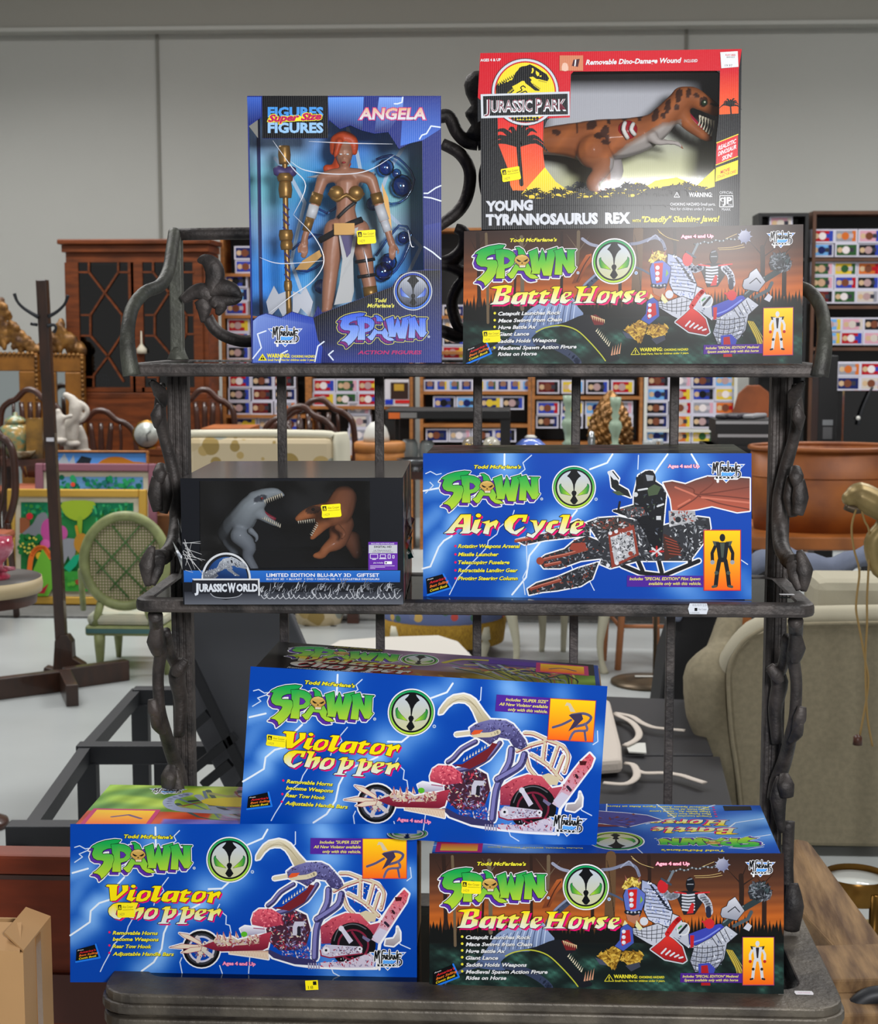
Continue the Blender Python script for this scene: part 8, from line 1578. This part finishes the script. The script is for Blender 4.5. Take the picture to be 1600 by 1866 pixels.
# the doll: a plain jointed figure
SKIN = (176, 122, 96)
L0 = zin(690, 1500, .062); MA = Matrix.Translation(AN['loc']) @ Euler((0, AN['roll'], AN['yaw']), 'XYZ').to_matrix().to_4x4()
doll = thing('doll', 'jointed doll with orange hair, gold top and white cuffs, inside the tall blue box', 'doll', MA @ L0, (0, AN['roll'], AN['yaw']))
uu = (zin(1000, 800, .062)-zin(900, 800, .062)).length/100
def dz(x, y, dd=0.): return zin(x, y, .062+dd)-L0
def ch(*q): return [(dz(c[0], c[1], c[3] if len(c) > 3 else 0), c[2]*uu) for c in q]
def fingers(x, y, sgn):
    return [ch((x+(k-1.5)*11, y+20, 9, -.002), (x+(k-1.5)*12, y+52+(k in (1, 2))*8, 8, -.005), (x+(k-1.5)*11-sgn*3, y+82+(k in (1, 2))*10-(k == 3)*6, 7, -.003)) for k in range(4)]+[ch((x-sgn*24, y+4, 10, -.004), (x-sgn*40, y+34, 9, -.008), (x-sgn*36, y+58, 7, -.009))]
SK = mat('doll_vinyl', SKIN, .42)
bodych = [ch((690,930,84),(684,850,72),(682,790,62),(688,700,74),(690,620,78),(680,560,44),(672,505,28),(672,440,40)), ch((548,588,40),(620,572,46),(760,572,46),(838,590,40)), ch((610,930,74),(598,1030,70),(588,1120,62),(584,1210,50),(574,1290,48),(566,1380,42),(558,1450,34),(552,1490,36)), ch((768,930,74),(784,1030,66),(806,1120,56),(820,1210,48),(838,1290,46),(842,1380,40),(846,1460,34)),
          ch((530,600,40),(508,670,34),(484,750,32),(458,840,28),(430,930,23),(414,980,22),(412,1020,27)), ch((850,602,40),(876,680,34),(900,770,32),(930,870,27),(960,950,22),(976,1000,25),(982,1020,26)),
          ch((640,520,8),(672,430,56,-.0),(672,400,56)), ch((676,472,34,-.006),(674,496,22,-.006)), ch((560,1490,34),(545,1500,30,-.02)), ch((845,1462,34),(860,1480,30,-.015))]+fingers(412, 1020, 1)+fingers(985, 1030, -1)
bodych[6] = ch((672,470,48), (672,420,58), (672,395,54))
fuse('body', bodych, SK, doll, .0016, 3, lambda mb: mb.ball(dz(672, 462, -.0125), 8*uu, 8, 6, 1, 1, 2))
fuse('hair', [ch((600,420,22,.002),(618,350,40),(672,330,50,.003),(726,352,38,.002),(738,420,22,.002)), ch((672,340,60,.006),(672,430,58,.010),(640,520,50,.012)), ch((640,355,26,-.008),(622,420,18,-.009),(612,450,10,-.008)), ch((560,530,30,.012),(640,540,34,.012),(700,500,20,.012))], mat('doll_hair', (206, 74, 24), .5, bump=.3, bscale=120), doll, .0018, 3)
for sx in (-1, 1):
    b = MB(); b.ball(dz(672+sx*22, 434, -.0112), 8*uu, 10, 6, 1.3, .6, .7); b.build('eye', mat('doll_eye', (226, 226, 226), .3), doll)
b = MB(); b.ball(dz(670, 488, -.0135), 13*uu, 10, 6, 1, .5, .45); b.build('mouth', mat('doll_lips', (170, 24, 40), .3), doll)
GOLD = mat('gold_plastic', (150, 112, 54), .38, .5); WHP = mat('white_plastic', (214, 216, 222), .45); DKS = mat('black_strap', (26, 26, 30), .5); PUR = mat('purple_plastic', (70, 56, 116), .5)
b = MB(); [b.ball(dz(x, 686, -.0125), 48*uu, 14, 10, 1.05, .7, .95) for x in (622, 748)]; b.tube([dz(575, 690, -.008), dz(622, 735, -.016), dz(686, 700, -.016), dz(748, 735, -.016), dz(795, 690, -.008)], 14*uu, 8, 3); b.build('top', GOLD, doll)
for (p0, p1, r, m) in (((500,690),(478,760),40,GOLD),((476,768),(452,850),35,WHP),((450,850),(424,940),30,GOLD),((878,690),(896,760),40,GOLD),((900,768),(934,870),35,WHP),((934,872),(958,940),29,WHP)):
    b = MB(); b.tube([dz(*p0), dz(*p1)], r*uu, 14, 1); b.build('cuff', m, doll)
b = MB(); b.tube([dz(510, 1000, -.008), dz(600, 950, -.0195), dz(690, 900, -.021), dz(790, 860, -.010)], 20*uu, 8, 3, flat=.35); b.tube([dz(630, 850, -.014), dz(690, 790, -.0165), dz(750, 745, -.013)], 11*uu, 8, 3, flat=.4); b.build('belt', DKS, doll)
b = MB(); b.box(dz(606, 962, -.0265), dz(740, 886, -.0235)); k_ = b.build('buckle', GOLD, doll)
b = MB(); b.slab([dz(636, 960, -.020), dz(764, 910, -.020), dz(730, 1120, -.021), dz(736, 1330, -.018), dz(720, 1400, -.016), dz(606, 1420, -.016), dz(640, 1280, -.018), dz(660, 1120, -.021)], (0, .0012, 0)); b.build('loincloth', mat('white_cloth', (206, 206, 206), .8), doll)
b = MB(); b.slab([dz(646, 950, -.0215), dz(742, 905, -.0215), dz(714, 1080, -.022), dz(690, 1110, -.022)], (0, .0008, 0)); b.build('sash', PUR, doll)
for (c0, c1, r) in (((744,1140),(872,1120),0),((760,1238),(880,1220),0)):
    b = MB(); b.tube([dz(c0[0], c0[1], -.004), dz((c0[0]+c1[0])/2, (c0[1]+c1[1])/2, -.0135), dz(c1[0], c1[1], -.004)], 11*uu, 8, 4, flat=.4); b.build('thigh_strap', DKS, doll)
b = MB(); b.tube([dz(838, 1300), dz(850, 1380)], 48*uu, 14, 1); b.build('knee_guard', GOLD, doll)
b = MB(); b.slab([dz(800,1060,-.015), dz(820,1110,-.015), dz(838,1240,-.015), dz(815,1130,-.015)], (0, .003, 0)); b.build('dagger', mat('grey_metal_paint', (150, 152, 160), .35, .6), doll)
b = MB(); b.slab([dz(918,620,.0), dz(960,720,.0), dz(978,860,.0), dz(985,960,.0), dz(955,850,.0), dz(930,740,.0)], (0, .006, 0)); b.build('arm_blade', GOLD, doll)
b = MB(); b.slab([dz(352,1190,-.004), dz(400,1130,-.004), dz(510,1060,-.004), dz(525,1100,-.004), dz(430,1190,-.004)], (0, .008, 0)); b.build('hand_shield', GOLD, doll)
for x0, x1 in ((425, 640), (720, 870)):
    b = MB(); b.slab([dz(x0, 585+(x0 > 700)*-40, .008), dz((x0+x1)/2, 560, .006), dz(x1, 548, .004), dz(x1, 580, .004), dz((x0+x1)/2, 590, .006)], (0, .003, 0)); b.build('shoulder_plate', mat('grey_metal_paint', (150, 152, 160), .35, .6), doll)
# battle staff beside the doll
L1 = zin(300, 1500, .05); st = thing('toy_staff', 'bronze toy staff with grey axe blades, left of the doll in the tall box', 'toy weapon', MA @ L1, (0, AN['roll'], AN['yaw']))
def sz(x, y, dd=0.): return zin(x, y, .05+dd)-L1
b = MB(); b.tube([sz(280, 380), sz(286, 600), sz(292, 950), sz(304, 1260), sz(312, 1490)], 18*uu, 12, 3); b.build('shaft', GOLD, st)
for (y0, y1, r, x) in ((380,500,42,280),(560,612,54,284),(612,720,46,286),(930,1000,48,290),(1000,1060,42,294),(1262,1330,28,304)):
    b = MB(); b.tube([sz(x, y0), sz(x+1, (y0+y1)/2), sz(x+2, y1)], [r*uu*.85, r*uu, r*uu*.85], 14, 3); b.build('collar', GOLD, st)
b = MB(); b.tube([sz(210, 548), sz(240, 546), sz(284, 552), sz(330, 548), sz(358, 545)], [20*uu, 38*uu, 30*uu, 38*uu, 20*uu], 12, 3); b.build('knob', PUR, st)
b = MB(); [b.tube([sz(272, 760+k*50, -.0035), sz(312, 800+k*50, -.0035)], 7*uu, 6, 1) for k in range(4)]; [b.tube([sz(282, 1080+k*46, -.0035), sz(318, 1116+k*46, -.0035)], 7*uu, 6, 1) for k in range(4)]; b.build('winding', PUR, st)
for s_ in (-1, 1):
    q = [(318+s_*18,1330),(318+s_*70,1350),(318+s_*100,1295),(318+s_*150,1400),(318+s_*128,1500),(318+s_*70,1440),(318+s_*40,1500),(318+s_*16,1470)]
    b = MB(); b.slab([sz(x-(6 if s_ < 0 else 0), y) for x, y in q], (0, .006, 0)); b.build('axe_blade', mat('grey_metal_paint', (150, 152, 160), .35, .6), st)
